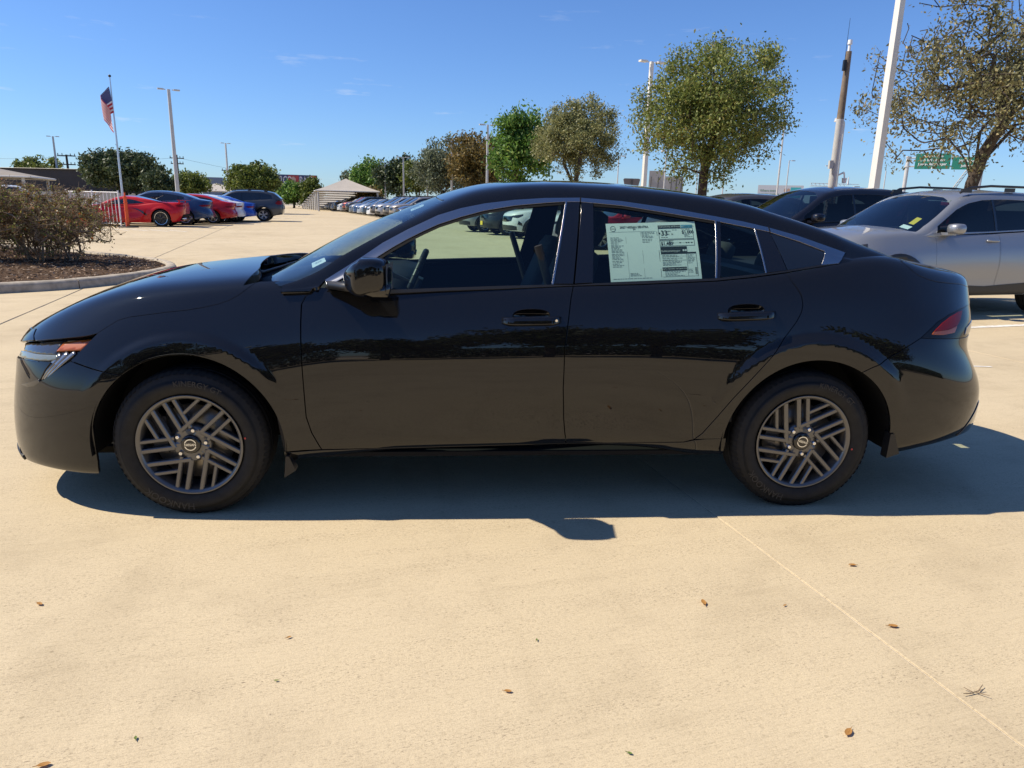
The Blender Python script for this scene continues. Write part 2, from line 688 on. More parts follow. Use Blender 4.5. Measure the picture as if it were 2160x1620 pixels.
def smooth_line(p, h=.02, it=2):
    """corner-cutting resample of an open polyline"""
    p = np.asarray(p, float)
    for _ in range(it):
        q = [p[0]]
        for i in range(len(p) - 1):
            q.append(.75 * p[i] + .25 * p[i + 1]); q.append(.25 * p[i] + .75 * p[i + 1])
        q.append(p[-1])
        p = np.array(q)
    return p
HERO_LOW = dict(
    z0=[(-1., .15), (-.72, .17), (-.44, .16), (.38, .21), (.45, .235), (.67, .255), (.84, .275), (1.05, .28), (1.7, .292), (1.97, .28), (2.21, .242), (2.34, .24), (3.15, .235), (3.3, .27), (3.47, .30), (3.8, .33)],
    z7=[(-1., .70), (-.85, .735), (-.7, .80), (-.55, .865), (-.35, .93), (-.2, .96), (0, .98), (.28, 1.008), (.58, 1.02), (.84, 1.0), (1.3, 1.015), (1.63, 1.03), (1.9, 1.045), (2.26, 1.06), (2.6, 1.10), (2.84, 1.14), (3.0, 1.155), (3.15, 1.15), (3.3, 1.105), (3.45, 1.078), (3.58, 1.060), (3.68, 1.042), (3.8, 1.02)],
    zc=[(-1., .70), (-.9, .72), (-.72, .83), (-.59, .895), (-.47, .945), (-.35, .98), (-.2, 1.01), (.08, 1.045), (.4, 1.07), (1., 1.07), (2.6, 1.12), (3.1, 1.16), (3.2, 1.15), (3.4, 1.118), (3.55, 1.098), (3.65, 1.078), (3.8, 1.04)],
    W=[(-1., .90), (0, .898), (1., .905), (2., .903), (2.7, .898), (3.3, .90), (3.8, .90)],
    v7=[(-.9, .10), (-.6, .13), (-.2, .165), (.28, .13), (.6, .105), (2.3, .105), (2.6, .12), (2.84, .15), (3.1, .20), (3.4, .22), (3.7, .24)],
    xf=[(0, -.955), (.15, -.965), (.2, -.98), (.3, -.972), (.44, -.955), (.58, -.928), (.66, -.925), (.7, -.925), (.75, -.905), (.8, -.845), (1.1, -.5)],
    xr=[(0, 3.77), (.30, 3.785), (.36, 3.785), (.43, 3.785), (.50, 3.79), (.53, 3.785), (.62, 3.735), (.70, 3.665), (.765, 3.655), (.80, 3.695), (.84, 3.732), (.88, 3.735), (.915, 3.72), (.935, 3.705), (.97, 3.722), (1.0, 3.745), (1.03, 3.755), (1.06, 3.735), (1.09, 3.69), (1.15, 3.60)],
    L=(.80, .62), nm=(2.4, 3.1, 2.6, 3.6),
    bumps=[(2.78, .62, .50, .30, .014), (2.9, 1.0, .5, .10, .012), (1.55, .42, .8, .14, -.010)],
    flares=[(0, .317, .448, .488, .013, (22, 62), (112, 160)), (2.712, .317, .462, .512, .020, (14, 60), (118, 168))])
HERO_GREEN = dict(
    x=(.22, 3.27),
    zb=[(.2, .97), (.45, .985), (.58, .99), (.84, .966), (1.05, .977), (1.31, .987), (1.63, 1.003), (1.91, 1.014), (2.26, 1.032), (2.6, 1.071), (2.84, 1.114), (3.1, 1.12), (3.27, 1.08)],
    zt=[(.2, .975), (.45, .998), (.58, 1.016), (.725, 1.107), (.812, 1.167), (.915, 1.223), (1.047, 1.286), (1.148, 1.318), (1.25, 1.34), (1.387, 1.359), (1.525, 1.371), (1.68, 1.377), (1.872, 1.364), (2.08, 1.34), (2.29, 1.308), (2.54, 1.265), (2.675, 1.229), (2.886, 1.163), (3.05, 1.14), (3.27, 1.10)],
    ze=[(.2, .98), (.32, 1.0), (.452, 1.025), (.7, 1.165), (.915, 1.268), (1.077, 1.349), (1.2, 1.395), (1.4, 1.425), (1.6, 1.434), (1.9, 1.427), (2.14, 1.407), (2.31, 1.389), (2.476, 1.36), (2.706, 1.295), (2.86, 1.245), (3.025, 1.19), (3.156, 1.15), (3.27, 1.10)],
    zcg=[(.2, .965), (.278, 1.015), (.379, 1.08), (.6, 1.20), (.8, 1.285), (.993, 1.362), (1.1, 1.402), (1.25, 1.442), (1.5, 1.460), (1.7, 1.465), (1.95, 1.457), (2.2, 1.437), (2.45, 1.397), (2.7, 1.335), (2.95, 1.255), (3.15, 1.18), (3.27, 1.11)],
    ty=[(.2, .93), (.42, .985), (.6, 1.), (2.86, 1.), (3.0, .945), (3.15, .90), (3.3, .85)],
    wz=[(0, .86), (.90, .86), (.97, .822), (1.02, .795), (1.36, .58), (1.40, .555), (1.5, .49)])
# ------------------------------------------------------------------ panels cut from a lofted surface
def in_poly(P, poly):
    x, y = P[:, 0], P[:, 1]
    c = np.zeros(len(P), bool)
    n = len(poly)
    for i in range(n):
        x0, y0 = poly[i]; x1, y1 = poly[(i + 1) % n]
        if y0 == y1:
            continue
        m = ((y0 > y) != (y1 > y)) & (x < (x1 - x0) * (y - y0) / (y1 - y0) + x0)
        c ^= m
    return c


def path(surf, pts, h=.02, smooth=False):
    """mixed boundary -> closed uv loop. point: (x,z) side view, or ('uv',u,s), or ('uz',u,z), or ('cx',x)"""
    def is_xz(p): return not isinstance(p[0], str)

    def uv(p):
        if p[0] == 'uv':
            return np.array(p[1:3], float)
        if p[0] == 'uz':
            vv = np.linspace(.03, .72, 200)
            z = surf.P(np.full(200, p[1]), vv)[:, 2]
            return np.array([p[1], np.interp(p[2], z, vv)])
        if p[0] == 'cx':
            uu = np.linspace(surf.u0, surf.u1, 600)
            x = surf.P(uu, np.ones(600))[:, 0]
            return np.array([np.interp(p[1], x, uu), 1.0])
    out = []
    n = len(pts)
    xz_all = []
    idx = []
    for i, p in enumerate(pts):
        q = pts[(i + 1) % n]
        if is_xz(p):
            xz_all.append(p); idx.append(len(out)); out.append(None)
            if is_xz(q):
                d = math.dist(p, q)
                k = int(d / h)
                for j in range(1, k + 1):
                    t = j / (k + 1)
                    xz_all.append((p[0] + (q[0] - p[0]) * t, p[1] + (q[1] - p[1]) * t)); idx.append(len(out)); out.append(None)
            else:
                out.append(('seg',))
        else:
            out.append(uv(p))
            out.append(('seg',))
    if xz_all:
        r = surf.inv(xz_all, 0., .80 if isinstance(surf, Lower) else 1.)
        for k, i in enumerate(idx):
            out[i] = r[k]
    sc = SCALE(surf)
    res = []
    n = len(out)
    for i, p in enumerate(out):
        if isinstance(p, tuple):
            a = out[i - 1]; b = out[(i + 1) % n]
            d = np.linalg.norm((b - a) * sc)
            k = int(d / h)
            for j in range(1, k + 1):
                res.append(a + (b - a) * j / (k + 1))
        else:
            res.append(p)
    return np.array(res)


def SCALE(surf):
    return np.array([4.7 if isinstance(surf, Lower) else 1.0, 1.25])


def panel_mesh(name, surf, loop, holes=(), step=.035, gap=.0022, off=0., flange=.014, both=False, yshift=None, disp=None, flip=False):
    """triangulated patch of the surface inside the uv loop, with turned-in edges.
    both: mirror across the centre line into the same mesh"""
    sc = SCALE(surf)
    A = loop * sc
    if gap:
        onc = loop[:, 1] > .999
        B = inset_poly(A, gap)
        B[onc, 1] = A[onc, 1]
        A = B
    H = [inset_poly(h * sc, -gap) if gap else h * sc for h in holes]
    lo, hi = A.min(0), A.max(0)
    gx, gy = np.meshgrid(np.arange(lo[0], hi[0], step), np.arange(lo[1], hi[1], step))
    gx[1::2] += step / 2
    G = np.stack([gx.ravel(), gy.ravel()], 1)
    m = in_poly(G, A)
    for h in H:
        m &= ~in_poly(G, h)
    G = G[m]
    bd = np.concatenate([A] + H)
    if len(G):
        keep = np.ones(len(G), bool)
        for b0 in range(0, len(G), 4000):
            d = ((G[b0:b0 + 4000, None, :] - bd[None]) ** 2).sum(2).min(1)
            keep[b0:b0 + 4000] = d > (.45 * step) ** 2
        G = G[keep]
    pts = np.concatenate([A] + H + [G])
    edges = []
    o = 0
    loops = []
    for l in [A] + H:
        n = len(l)
        edges += [(o + i, o + (i + 1) % n) for i in range(n)]
        loops.append(np.arange(o, o + n))
        o += n
    nb = o
    vv, ee, ff, ov, oe, of = delaunay_2d_cdt([Vector(p) for p in pts], edges, [], 0, 1e-6)
    Q = np.array([tuple(v) for v in vv])
    F = np.array([f for f in ff if len(f) == 3])
    cen = Q[F].mean(1)
    k = in_poly(cen, A)
    for h in H:
        k &= ~in_poly(cen, h)
    F = F[k]
    remap = {}
    for new, olds in enumerate(ov):
        for q in olds:
            remap[q] = new
    uv = Q / sc
    uv[:, 1] = np.clip(uv[:, 1], 0, 1)
    uv[:, 0] = np.clip(uv[:, 0], surf.u0, surf.u1)
    P = surf.P(uv[:, 0], uv[:, 1])
    Nn = surf.N(uv[:, 0], uv[:, 1])
    if disp is not None:
        dd = disp(P)
        P = P + Nn * dd[:, None]
        # numeric normal of the displaced patch is left to the smooth shading
    P = P + Nn * off
    V = [P]; NN = [Nn]; FF = [F]
    base = len(P)
    if flange:
        for li, l in enumerate(loops):
            ids = np.array([remap.get(i, -1) for i in l])
            ids = ids[ids >= 0]
            p = P[ids]; nn = Nn[ids]
            tang = np.roll(p, -1, 0) - np.roll(p, 1, 0)
            T = np.cross(tang, nn)
            T /= np.maximum(np.linalg.norm(T, axis=1, keepdims=True), 1e-9)
            # outward check against the 2D loop orientation
            a = (A if li == 0 else H[li - 1])
            ar = np.sum(a[:, 0] * np.roll(a[:, 1], -1) - np.roll(a[:, 0], -1) * a[:, 1])
            sgn = -1. if ar > 0 else 1.
            if li > 0:
                sgn = -sgn
            T = T * sgn
            # fix with a probe: outward must move away from the loop interior
            n = len(ids)
            r1 = p - nn * .003 + T * .0012
            r2 = p - nn * flange + T * .0012
            V += [r1, r2]; NN += [T, T]
            i1 = base + np.arange(n); i2 = base + n + np.arange(n)
            base += 2 * n
            j = (np.arange(n) + 1) % n
            ok = ~((p[:, 1] < 1e-4) & (p[j, 1] < 1e-4))
            q1 = np.stack([ids, ids[j], i1[j], i1], 1)[ok]
            q2 = np.stack([i1, i1[j], i2[j], i2], 1)[ok]
            for q in (q1, q2):
                FF += [q[:, [0, 1, 2]], q[:, [0, 2, 3]]]
    V = np.concatenate(V); NN = np.concatenate(NN); F = np.concatenate(FF)
    # near side sits at -y
    Vn = V * np.array([1, -1, 1]); Nm = NN * np.array([1, -1, 1])
    # orient faces by normals
    def orient(V, F, N):
        fn = np.cross(V[F[:, 1]] - V[F[:, 0]], V[F[:, 2]] - V[F[:, 0]])
        bad = (fn * N[F].mean(1)).sum(1) < 0
        F = F.copy()
        F[bad] = F[bad][:, ::-1]
        return F
    Fn = orient(Vn, F, Nm)
    return Vn, Fn, Nm, V, orient(V, F, NN), NN


def mesh_nrm(name, V, F, N, use=True):
    me = np_mesh(name, V, F, True)
    if use:
        me.normals_split_custom_set_from_vertices([tuple(n) for n in N])
    return me


def panel(name, surf, pts, mt, parent, holes=(), side='both', h=.02, use_n=True, **k):
    """side: 'near','far','pair' (two objects) or 'both' (one mesh mirrored)"""
    loop = pts if isinstance(pts, np.ndarray) else path(surf, pts, h)
    hl = [q if isinstance(q, np.ndarray) else path(surf, q, h) for q in holes]
    Vn, Fn, Nn, V, F, N = panel_mesh(name, surf, loop, hl, **k)
    if side == 'both':
        me = mesh_nrm(name, np.concatenate([Vn, V]), np.concatenate([Fn, F + len(Vn)]), np.concatenate([Nn, N]), use_n)
        return link(name, me, mt, parent)
    out = []
    if side in ('near', 'pair'):
        out.append(link(name, mesh_nrm(name, Vn, Fn, Nn, use_n), mt, parent))
    if side in ('far', 'pair'):
        out.append(link(name, mesh_nrm(name, V, F, N, use_n), mt, parent))
    return out if len(out) > 1 else out[0]


def strip_pts(upper, lower):
    return list(upper) + list(lower)[::-1]


def arch(cx, cz, r, a0, a1, n=26):
    return [(cx + r * math.cos(math.radians(a0 + (a1 - a0) * i / n)), cz + r * math.sin(math.radians(a0 + (a1 - a0) * i / n))) for i in range(n + 1)]
# ------------------------------------------------------------------ wheels (axis along y, outer face towards -y)
def tyre_mesh(R, r_rim, w, detail=True):
    """tread radius R, bead radius r_rim, width w; outer sidewall plane at y=0"""
    mb = MB()
    sw = .014
    prof = [(r_rim - .006, .022), (r_rim + .002, .004), (r_rim + .012, -.004), (r_rim + .030, -sw + .004),
            (r_rim + .046, -sw), (r_rim + .050, -sw + .0015), (r_rim + .062, -sw), (R - .050, -sw + .004), (R - .034, -sw + .009), (R - .030, -sw + .014),
            (R - .018, .004), (R - .007, .018), (R - .002, .030)]
    g = [.030, .055, .058, .064, .067, .095, .098, .106, .109]
    depth = [0, 0, .007, .007, 0, 0, .007, .007, 0]
    for a, d in zip(g[1:], depth[1:]):
        prof.append((R - d, a))
    full = prof + [(r, w - y) for r, y in reversed(prof)]
    full = [q for i, q in enumerate(full) if i == 0 or True]
    mb.lathe([(r, y) for r, y in full], 96 if detail else 28)
    if detail:      # shoulder tread blocks
        n = 72
        for k in range(n):
            t = 2 * math.pi * k / n
            c, s = math.cos(t), math.sin(t)
            c2, s2 = math.cos(t + .055), math.sin(t + .055)
            P = []
            for (rr, yy) in ((R - .016, .0005), (R - .0035, .022), (R + .0006, .034), (R + .0006, .052)):
                P += [(rr * c, yy, rr * s), (rr * c2, yy + .001, rr * s2)]
            mb.add(P, [(0, 1, 3, 2), (2, 3, 5, 4), (4, 5, 7, 6)], False)
    return mb.mesh('tyre')


def arc_text(mb, txt, size, R, ang, y, extrude=.001):
    """raised letters round the sidewall; ang = centre angle, letters' tops point outwards"""
    V, F = text_arrays(txt, size, 'CENTER', .0, 0)
    P = []
    for vx, vy, _ in V:
        a = ang - vx / R
        r = R + vy
        P.append((r * math.cos(a), y, r * math.sin(a)))
    mb.add(P, F)


SPOKE_BIG = (.32, 122.)


def spoke_rim_mesh(R):
    """five nested skewed chevrons between an outer ring and the hub"""
    mb = MB()
    ring = .93
    aA, aB = math.radians(114.5), math.radians(42.5)

    def ray_to(p, ang, rad):
        d = (math.cos(ang), math.sin(ang))
        b = p[0] * d[0] + p[1] * d[1]
        c = p[0] ** 2 + p[1] ** 2 - rad ** 2
        t = -b + math.sqrt(max(0, b * b - c))
        return (p[0] + d[0] * t, p[1] + d[1] * t)

    def bar(a, b, w, y0, y1):
        """a (inner) to b (rim); bevelled top"""
        dx, dz = b[0] - a[0], b[1] - a[1]
        l = math.hypot(dx, dz)
        nx, nz = -dz / l, dx / l
        P = []
        for (p, yy) in ((a, y0), (b, y1)):
            for (o, dy) in ((-w, .030), (-w, .004), (-w * .62, 0.), (w * .62, 0.), (w, .004), (w, .030)):
                P.append(((p[0] + nx * o) * R, yy + dy, (p[1] + nz * o) * R))
        F = [(i, i + 1, 7 + i, 6 + i) for i in range(5)] + [(0, 5, 4, 3, 2, 1), (6, 7, 8, 9, 10, 11)]
        mb.add(P, F)
    w = .047
    for k in range(5):
        rot = math.radians(72 * k)

        def T(p):
            c, s = math.cos(rot), math.sin(rot)
            return (p[0] * c - p[1] * s, p[0] * s + p[1] * c)
        Q = (.32 * math.cos(math.radians(122)), .32 * math.sin(math.radians(122)))
        Sx = (-.11, .60)
        bar(T(Q), T(ray_to(Q, aA, .955)), w, .012, .004)
        bar(T(Q), T(ray_to(Q, aB, .955)), w, .012, .004)
        # small chevron, its first leg runs back to the big one
        back = (Sx[0] - .30 * math.cos(aA), Sx[1] - .30 * math.sin(aA))
        bar(T(back), T(ray_to(Sx, aA, .955)), w * .88, .0125, .0045)
        bar(T(Sx), T(ray_to(Sx, aB, .955)), w * .80, .0110, .0035)
        # gusset joining the chevron to the hub
        bar(T((0, 0)), T((Q[0] * 1.02, Q[1] * 1.02)), .10, .020, .016)
    # outer ring, barrel and hub disc
    mb.lathe([(R * 1.0, -.004), (R * .985, -.006), (R * .955, .000), (R * .935, .003), (R * .915, .012), (R * .905, .16), (R * .88, .165)], 80)
    mb.lathe([(R * .205, .018), (R * .25, .020), (R * .36, .024), (R * .38, .045)], 40)
    mb.lathe([(0.001, .024), (R * .21, .020)], 40)
    return mb.mesh('rim')


def simple_rim_mesh(R, n=5, wide=.16):
    mb = MB()
    for k in range(n):
        t = 2 * math.pi * k / n + .3
        for dt in (-.16, .16):
            a, b = t + dt * .4, t + dt
            P = []
            for (r, tt, w, y) in ((.16, a, .10, .012), (.97, b, wide * .38, .004)):
                c, s = math.cos(tt), math.sin(tt)
                for o, yy in ((-w, .04), (-w * .8, 0), (w * .8, 0), (w, .04)):
                    P.append((R * (r * c - o * s), y + yy, R * (r * s + o * c)))
            mb.add(P, [(0, 1, 5, 4), (1, 2, 6, 5), (2, 3, 7, 6)])
    mb.lathe([(R, -.004), (R * .95, .0), (R * .92, .02), (R * .9, .15)], 32)
    mb.lathe([(.001, .006), (R * .2, .008), (R * .22, .03)], 20)
    return mb.mesh('rim')


_whl = {}


def wheel_parts(kind):
    """shared meshes for each kind of wheel: (name, mesh, material)"""
    if kind in _whl:
        return _whl[kind]
    if kind == 'hero':
        R, r = .326, .2205
        txs = []
        for txt, sz, ang in (('KINERGY GT', .034, 78), ('HANKOOK', .042, -112)):
            tx = MB()
            arc_text(tx, txt, sz, .272, math.radians(ang), -.0146)
            txs.append(('lettering', tx.mesh('lettering'), M['tyre_text']))
        dot = MB()
        dot.bar((.235 * math.cos(.14), -.0095, .235 * math.sin(.14)), (.235 * math.cos(.14), -.0075, .235 * math.sin(.14)), .0045, n=12)
        disc = MB()
        disc.lathe([(.075, .062), (.165, .062), (.165, .085), (.075, .085)], 48)
        disc.lathe([(.001, .05), (.072, .05), (.075, .062)], 32)
        back = MB()
        back.lathe([(.001, .115), (.2, .115), (.2, .12), (.001, .12)], 40)
        cal = MB()
        cal.box((-.135, .066, .035), (.06, .05, .16))
        cap = MB()
        cap.lathe([(.001, .004), (.034, .004), (.0385, .006), (.041, .012), (.042, .03)], 40)
        logo = MB()
        for k in range(40):
            t0, t1 = 2 * math.pi * k / 40, 2 * math.pi * (k + 1) / 40
            if abs(math.sin(t0 + .08)) < .26:
                continue
            logo.add([(r_ * math.cos(t), .0028, r_ * math.sin(t)) for t in (t0, t1) for r_ in (.0215, .0255)], [(0, 1, 3, 2)])
        V, F = text_arrays('NISSAN', .0145, 'CENTER', .0003)
        logo.add([(v[0], .0026, v[1]) for v in V], F)
        nut = MB()
        nut.lathe([(.001, .004), (.0075, .004), (.0095, .0065), (.0095, .03)], 6, smooth=False)
        parts = [('tyre', tyre_mesh(R, r, .205), M['tyre']), *txs, ('paint_dot', dot.mesh('paint_dot'), mat('red_paint_dot', (.5, .06, .05), .6)),
                 ('brake_disc', disc.mesh('brake_disc'), M['steel']), ('backing_plate', back.mesh('backing_plate'), M['matte_black']), ('brake_caliper', cal.mesh('brake_caliper'), M['dark_steel']),
                 ('hub_cap', cap.mesh('hub_cap'), M['gloss_black']), ('hub_emblem', logo.mesh('hub_emblem'), M['bright'])]
        _whl[kind] = (spoke_rim_mesh(r), M['rim'], parts, nut.mesh('lug_nut'))
        return _whl[kind]
    R, r, rm = {'suv': (.355, .235, M['rim_silver']), 'suv_far': (.355, .235, M['rim_silver']), 'sedan': (.33, .225, M['rim_silver']),
                'sport': (.345, .255, M['rim_black'])}[kind]
    w = .22
    parts = [('tyre', tyre_mesh(R, r, w, False), M['tyre'])]
    if kind == 'sport':
        lip = MB()
        lip.lathe([(r * .985, -.006), (r * .94, -.004)], 40)
        parts.append(('rim_lip', lip.mesh('rim_lip'), M['bright']))
    back = MB()
    back.lathe([(.001, .07), (r * .9, .07)], 24)
    parts.append(('brake_disc', back.mesh('brake_disc'), M['dark_steel']))
    _whl[kind] = (simple_rim_mesh(r, 5, .2), rm, parts, None)
    return _whl[kind]


def add_wheel(car, kind, x, y, z, side, rot=0., sub=True):
    """side -1: outer face towards -y"""
    rim, rm, parts, nut = wheel_parts(kind)
    o = link('wheel', rim, rm, car)
    o.location = (x, y, z)
    o.rotation_euler = (0, -rot, 0) if side < 0 else (0, rot, math.pi)
    if sub:
        for nm, me, m in parts:
            link(nm, me, m, o)
        if nut:
            for k in range(5):
                t = math.radians(78 + 72 * k)
                q = link('lug_nut', nut, M['bright'], o)
                q.location = (.062 * math.cos(t), .006, .062 * math.sin(t))
    return o
# ------------------------------------------------------------------ the black sedan in front
YC = .878
hero = empty('black_sedan', (0, YC, 0), 0, 'glossy black four-door sedan seen side-on with a price sticker in its rear window', 'car')
LOW = Lower(HERO_LOW)
GRN = Green(HERO_GREEN)
BP = M['black_paint']

FF = [(.555, .985), (.499, .948), (.484, .917), (.483, .838), (.485, .714), (.490, .572), (.493, .445), (.511, .373), (.535, .320), (.548, .293)]
FR = [(1.628, 1.004), (1.616, .957), (1.601, .85), (1.588, .754), (1.588, .574), (1.598, .439), (1.606, .375), (1.617, .311)]
BOT = [(.548, .293), (.952, .297), (1.617, .311), (2.083, .318), (2.150, .320)]
RR = [(2.586, 1.073), (2.597, 1.042), (2.622, 1.008), (2.638, .978), (2.642, .943), (2.634, .910), (2.612, .872), (2.529, .767), (2.348, .534), (2.286, .441), (2.229, .362), (2.195, .333), (2.150, .320)]
BELT = [(.555, .985), (.579, .984), (.70, .972), (.836, .964), (1.05, .976), (1.311, .987), (1.628, 1.004), (1.907, 1.014), (2.256, 1.033), (2.42, 1.050), (2.586, 1.073), (2.834, 1.114)]
ARF = arch(.0, .313, .394, 128, -7, 40)
ARF_top = arch(.0, .313, .394, 128, 180, 16)
ARR = arch(2.722, .313, .392, 190, 60, 40)
ARR_back = arch(2.722, .313, .392, 60, -9, 24)
HOODGAP = [(.30, 1.0), (.28, .993), (.217, .945), (.178, .924), (.135, .909), (.075, .895), (.009, .883), (-.08, .872), (-.177, .857), (-.23, .849), (-.279, .835), (-.33, .803), (-.362, .781)]
LAMPR = [(-.362, .781), (-.443, .693), (-.468, .671)]
FB = [(-.468, .671), (-.363, .644), ARF[0]]


def ell(cx, cz, a, b, rot=0, n=28, e=2.0):
    out = []
    for i in range(n):
        t = 2 * math.pi * i / n
        c, s = math.cos(t), math.sin(t)
        x = a * math.copysign(abs(c) ** (2 / e), c); z = b * math.copysign(abs(s) ** (2 / e), s)
        cr, sr = math.cos(rot), math.sin(rot)
        out.append((cx + x * cr - z * sr, cz + x * sr + z * cr))
    return out


CUPF = ell(1.445, .884, .078, .026, .02, 28, 2.4)
CUPR = ell(2.385, .915, .080, .026, .03, 28, 2.4)

k1 = [p for p in BELT if p[0] < 1.63]
fdoor = panel('front_door', LOW, k1 + FR[1:] + [p for p in BOT[::-1] if p[0] < 1.617] + FF[::-1][1:-1], BP, hero, [CUPF], 'pair')
k2 = [p for p in BELT if 1.62 < p[0] < 2.59]
rdoor = panel('rear_door', LOW, k2 + RR[1:-1] + [p for p in BOT[::-1] if p[0] > 1.61] + FR[::-1][1:-1], BP, hero, [CUPR], 'pair', step=.018, h=.014)
for nm, cup, door, cx, cz in (('handle_recess', CUPF, fdoor, 1.445, .884), ('handle_recess', CUPR, rdoor, 2.385, .915)):
    def dsp(P, cx=cx, cz=cz):
        return -.030 * np.clip(1 - ((P[:, 0] - cx) / .08) ** 2 - ((P[:, 2] - cz) / .028) ** 2, 0, 1) ** .7
    q = panel(nm, LOW, cup, BP, None, side='pair', h=.01, step=.008, gap=0, flange=0, disp=dsp, use_n=False)
    q[0].parent = door[0]; q[1].parent = door[1]

panel('fender', LOW, [(.555, .985), (.50, 1.0), (.42, 1.012), (.35, 1.01)] + HOODGAP + LAMPR[1:] + FB[1:] + ARF[1:] + [(.392, .283)] + [(.47, .290)] + FF[::-1][:-1], BP, hero, side='pair', step=.015, h=.012)
panel('sill', LOW, [(.392, .281), (.548, .290)] + BOT[1:] + [(2.195, .330), (2.25, .336), (2.335, .338), ('uz', float(LOW.inv([(2.333, .26)])[0][0]), .245), ('uz', float(LOW.inv([(.40, .26)])[0][0]), .222)], BP, hero, side='pair')

SAIL = [(2.834, 1.114), (2.86, 1.120), (2.95, 1.131), (3.06, 1.139), (3.160, 1.142)]
TG = [(3.168, 1.139), (3.176, 1.120), (3.19, 1.107), (3.215, 1.083), (3.244, 1.064), (3.295, 1.047), (3.351, 1.035), (3.43, 1.027), (3.52, 1.019)]
uR = float(LOW.inv([(3.60, 1.0)])[0][0])
LT = [(3.20, .801), (3.25, .835), (3.302, .868), (3.38, .895), (3.465, .913), (3.54, .922)]
LBt = [(3.20, .801), (3.30, .795), (3.42, .789), (3.512, .785)]
uL0 = float(LOW.inv([(3.55, .92)])[0][0]); uL1 = float(LOW.inv([(3.52, .785)])[0][0])
RB = [(3.20, .801), (3.115, .757), (3.027, .709), (2.959, .677), ARR[-1]]
panel('quarter_panel', LOW, [(2.586, 1.073)] + [(2.70, 1.091)] + SAIL[:1] + [('uv', float(LOW.inv([(2.86, 1.11)])[0][0]), .80), ('uv', float(LOW.inv([(3.168, 1.135)])[0][0]), .88)] + TG + [('uz', uR, 1.005), ('uz', .97, .99), ('uz', .97, .93), ('uz', uL0 + .03, .926)] + LT[::-1] + RB[1:] + ARR[::-1][1:] + [(2.338, .30), (2.338, .335), (2.25, .334), (2.195, .333)] + RR[::-1][2:-1], BP, hero, side='pair', step=.015, h=.012)
panel('rear_bumper', LOW, RB + ARR_back[1:] + [('uz', float(LOW.inv([(3.125, .27)])[0][0]), .245), ('uz', float(LOW.inv([(3.30, .30)])[0][0]), .273), ('uz', float(LOW.inv([(3.47, .34)])[0][0]), .303), ('uz', .93, .315), ('uz', 1.0, .32), ('uz', 1.0, .80), ('uz', .95, .79), ('uz', uL1 + .02, .787)] + LBt[::-1][:-1], BP, hero, side='both', step=.018, h=.014)
cxf = lambda x: ('cx', x)
panel('trunk_lid', LOW, TG + [('uz', uR, 1.007), ('uz', .985, .995), ('uz', 1.0, .995), ('uv', 1.0, 1.0), cxf(3.20), ('uv', float(LOW.inv([(3.168, 1.139)])[0][0]), .86)], BP, hero, side='both', gap=.004)
panel('rear_panel', LOW, [('uz', .972, .99), ('uz', 1.0, .99), ('uz', 1.0, .805), ('uz', .972, .80)], M['gloss_black'], hero, side='both', off=-.006)
# hood, nose and front bumper
panel('hood', LOW, HOODGAP + [(-.40, .771), (-.46, .761), (-.535, .750), (-.60, .740), (-.68, .726), (-.697, .74), (-.703, .765), ('uv', .055, .80), ('uv', .0, .9), cxf(-.80), cxf(.165), ('uv', float(LOW.inv([(.20, .99)])[0][0]), .90), ('uv', float(LOW.inv([(.24, .99)])[0][0]), .78)], BP, hero, side='both', flange=.045)
LOWB = [(-.394, .20), (-.41, .185)]
LUPP = [(-.46, .760), (-.535, .749), (-.60, .738), (-.682, .725), (-.74, .713), (-.79, .700)]
LLOW = [(-.835, .625), (-.80, .634), (-.74, .644), (-.649, .650), (-.60, .653), (-.563, .657), (-.590, .625), (-.622, .574), (-.60, .583), (-.53, .630), (-.468, .669)]
uN = float(LOW.inv([(-.835, .625)])[0][0])
panel('front_bumper', LOW, [ARF_top[0]] + ARF_top[1:13] + [(-.389, .24), ('uz', float(LOW.inv([(-.40, .20)])[0][0]), .178), ('uz', float(LOW.inv([(-.60, .20)])[0][0]), .180), ('uz', .06, .172), ('uz', 0., .172), ('uz', 0., .60), ('uz', uN * .6, .615)] + LLOW + [(-.363, .642)], BP, hero, side='both', step=.02, h=.014)
panel('nose_panel', LOW, [(-.684, .727), (-.74, .715), (-.79, .702), ('uz', uN * .8, .685), ('uz', 0., .672), ('uv', 0., .88), ('uv', .052, .79), (-.707, .765), (-.700, .745)], BP, hero, side='both', off=.002)
panel('grille', LOW, [('uz', 0., .605), ('uz', uN * .6, .618), ('uz', uN * .8, .68), ('uz', 0., .668)], M['matte_black'], hero, side='both', off=-.02, gap=0, flange=0)
# headlamps: housing, smoked lens, running light, amber reflector and three fins
lamp = panel('headlight', LOW, LUPP[::-1] + [(-.40, .770), (-.364, .779)] + LAMPR[1:] + LLOW[::-1][1:], M['gloss_black'], hero, side='pair', off=-.016, gap=0, flange=0, step=.02, disp=lambda P: -.13 * np.clip(P[:, 2] - .62, 0., .2), use_n=False)
def lamp_bit(nm, pts, m, off, fl=.010):
    # the lamp face stands upright, so its top tucks in under the bonnet lip
    q = panel(nm, LOW, pts, m, None, side='pair', off=off, h=.012, step=.015, gap=0, flange=fl, disp=lambda P: -.13 * np.clip(P[:, 2] - .62, 0., .2), use_n=False)
    q[0].parent = lamp[0]; q[1].parent = lamp[1]
lamp_bit('smoked_lens', [(-.785, .699), (-.74, .711), (-.682, .722), (-.60, .735), (-.545, .744), (-.537, .743), (-.556, .705), (-.552, .692), (-.60, .688), (-.66, .683), (-.72, .678), (-.78, .672)], M['lens_smoke'], -.006)
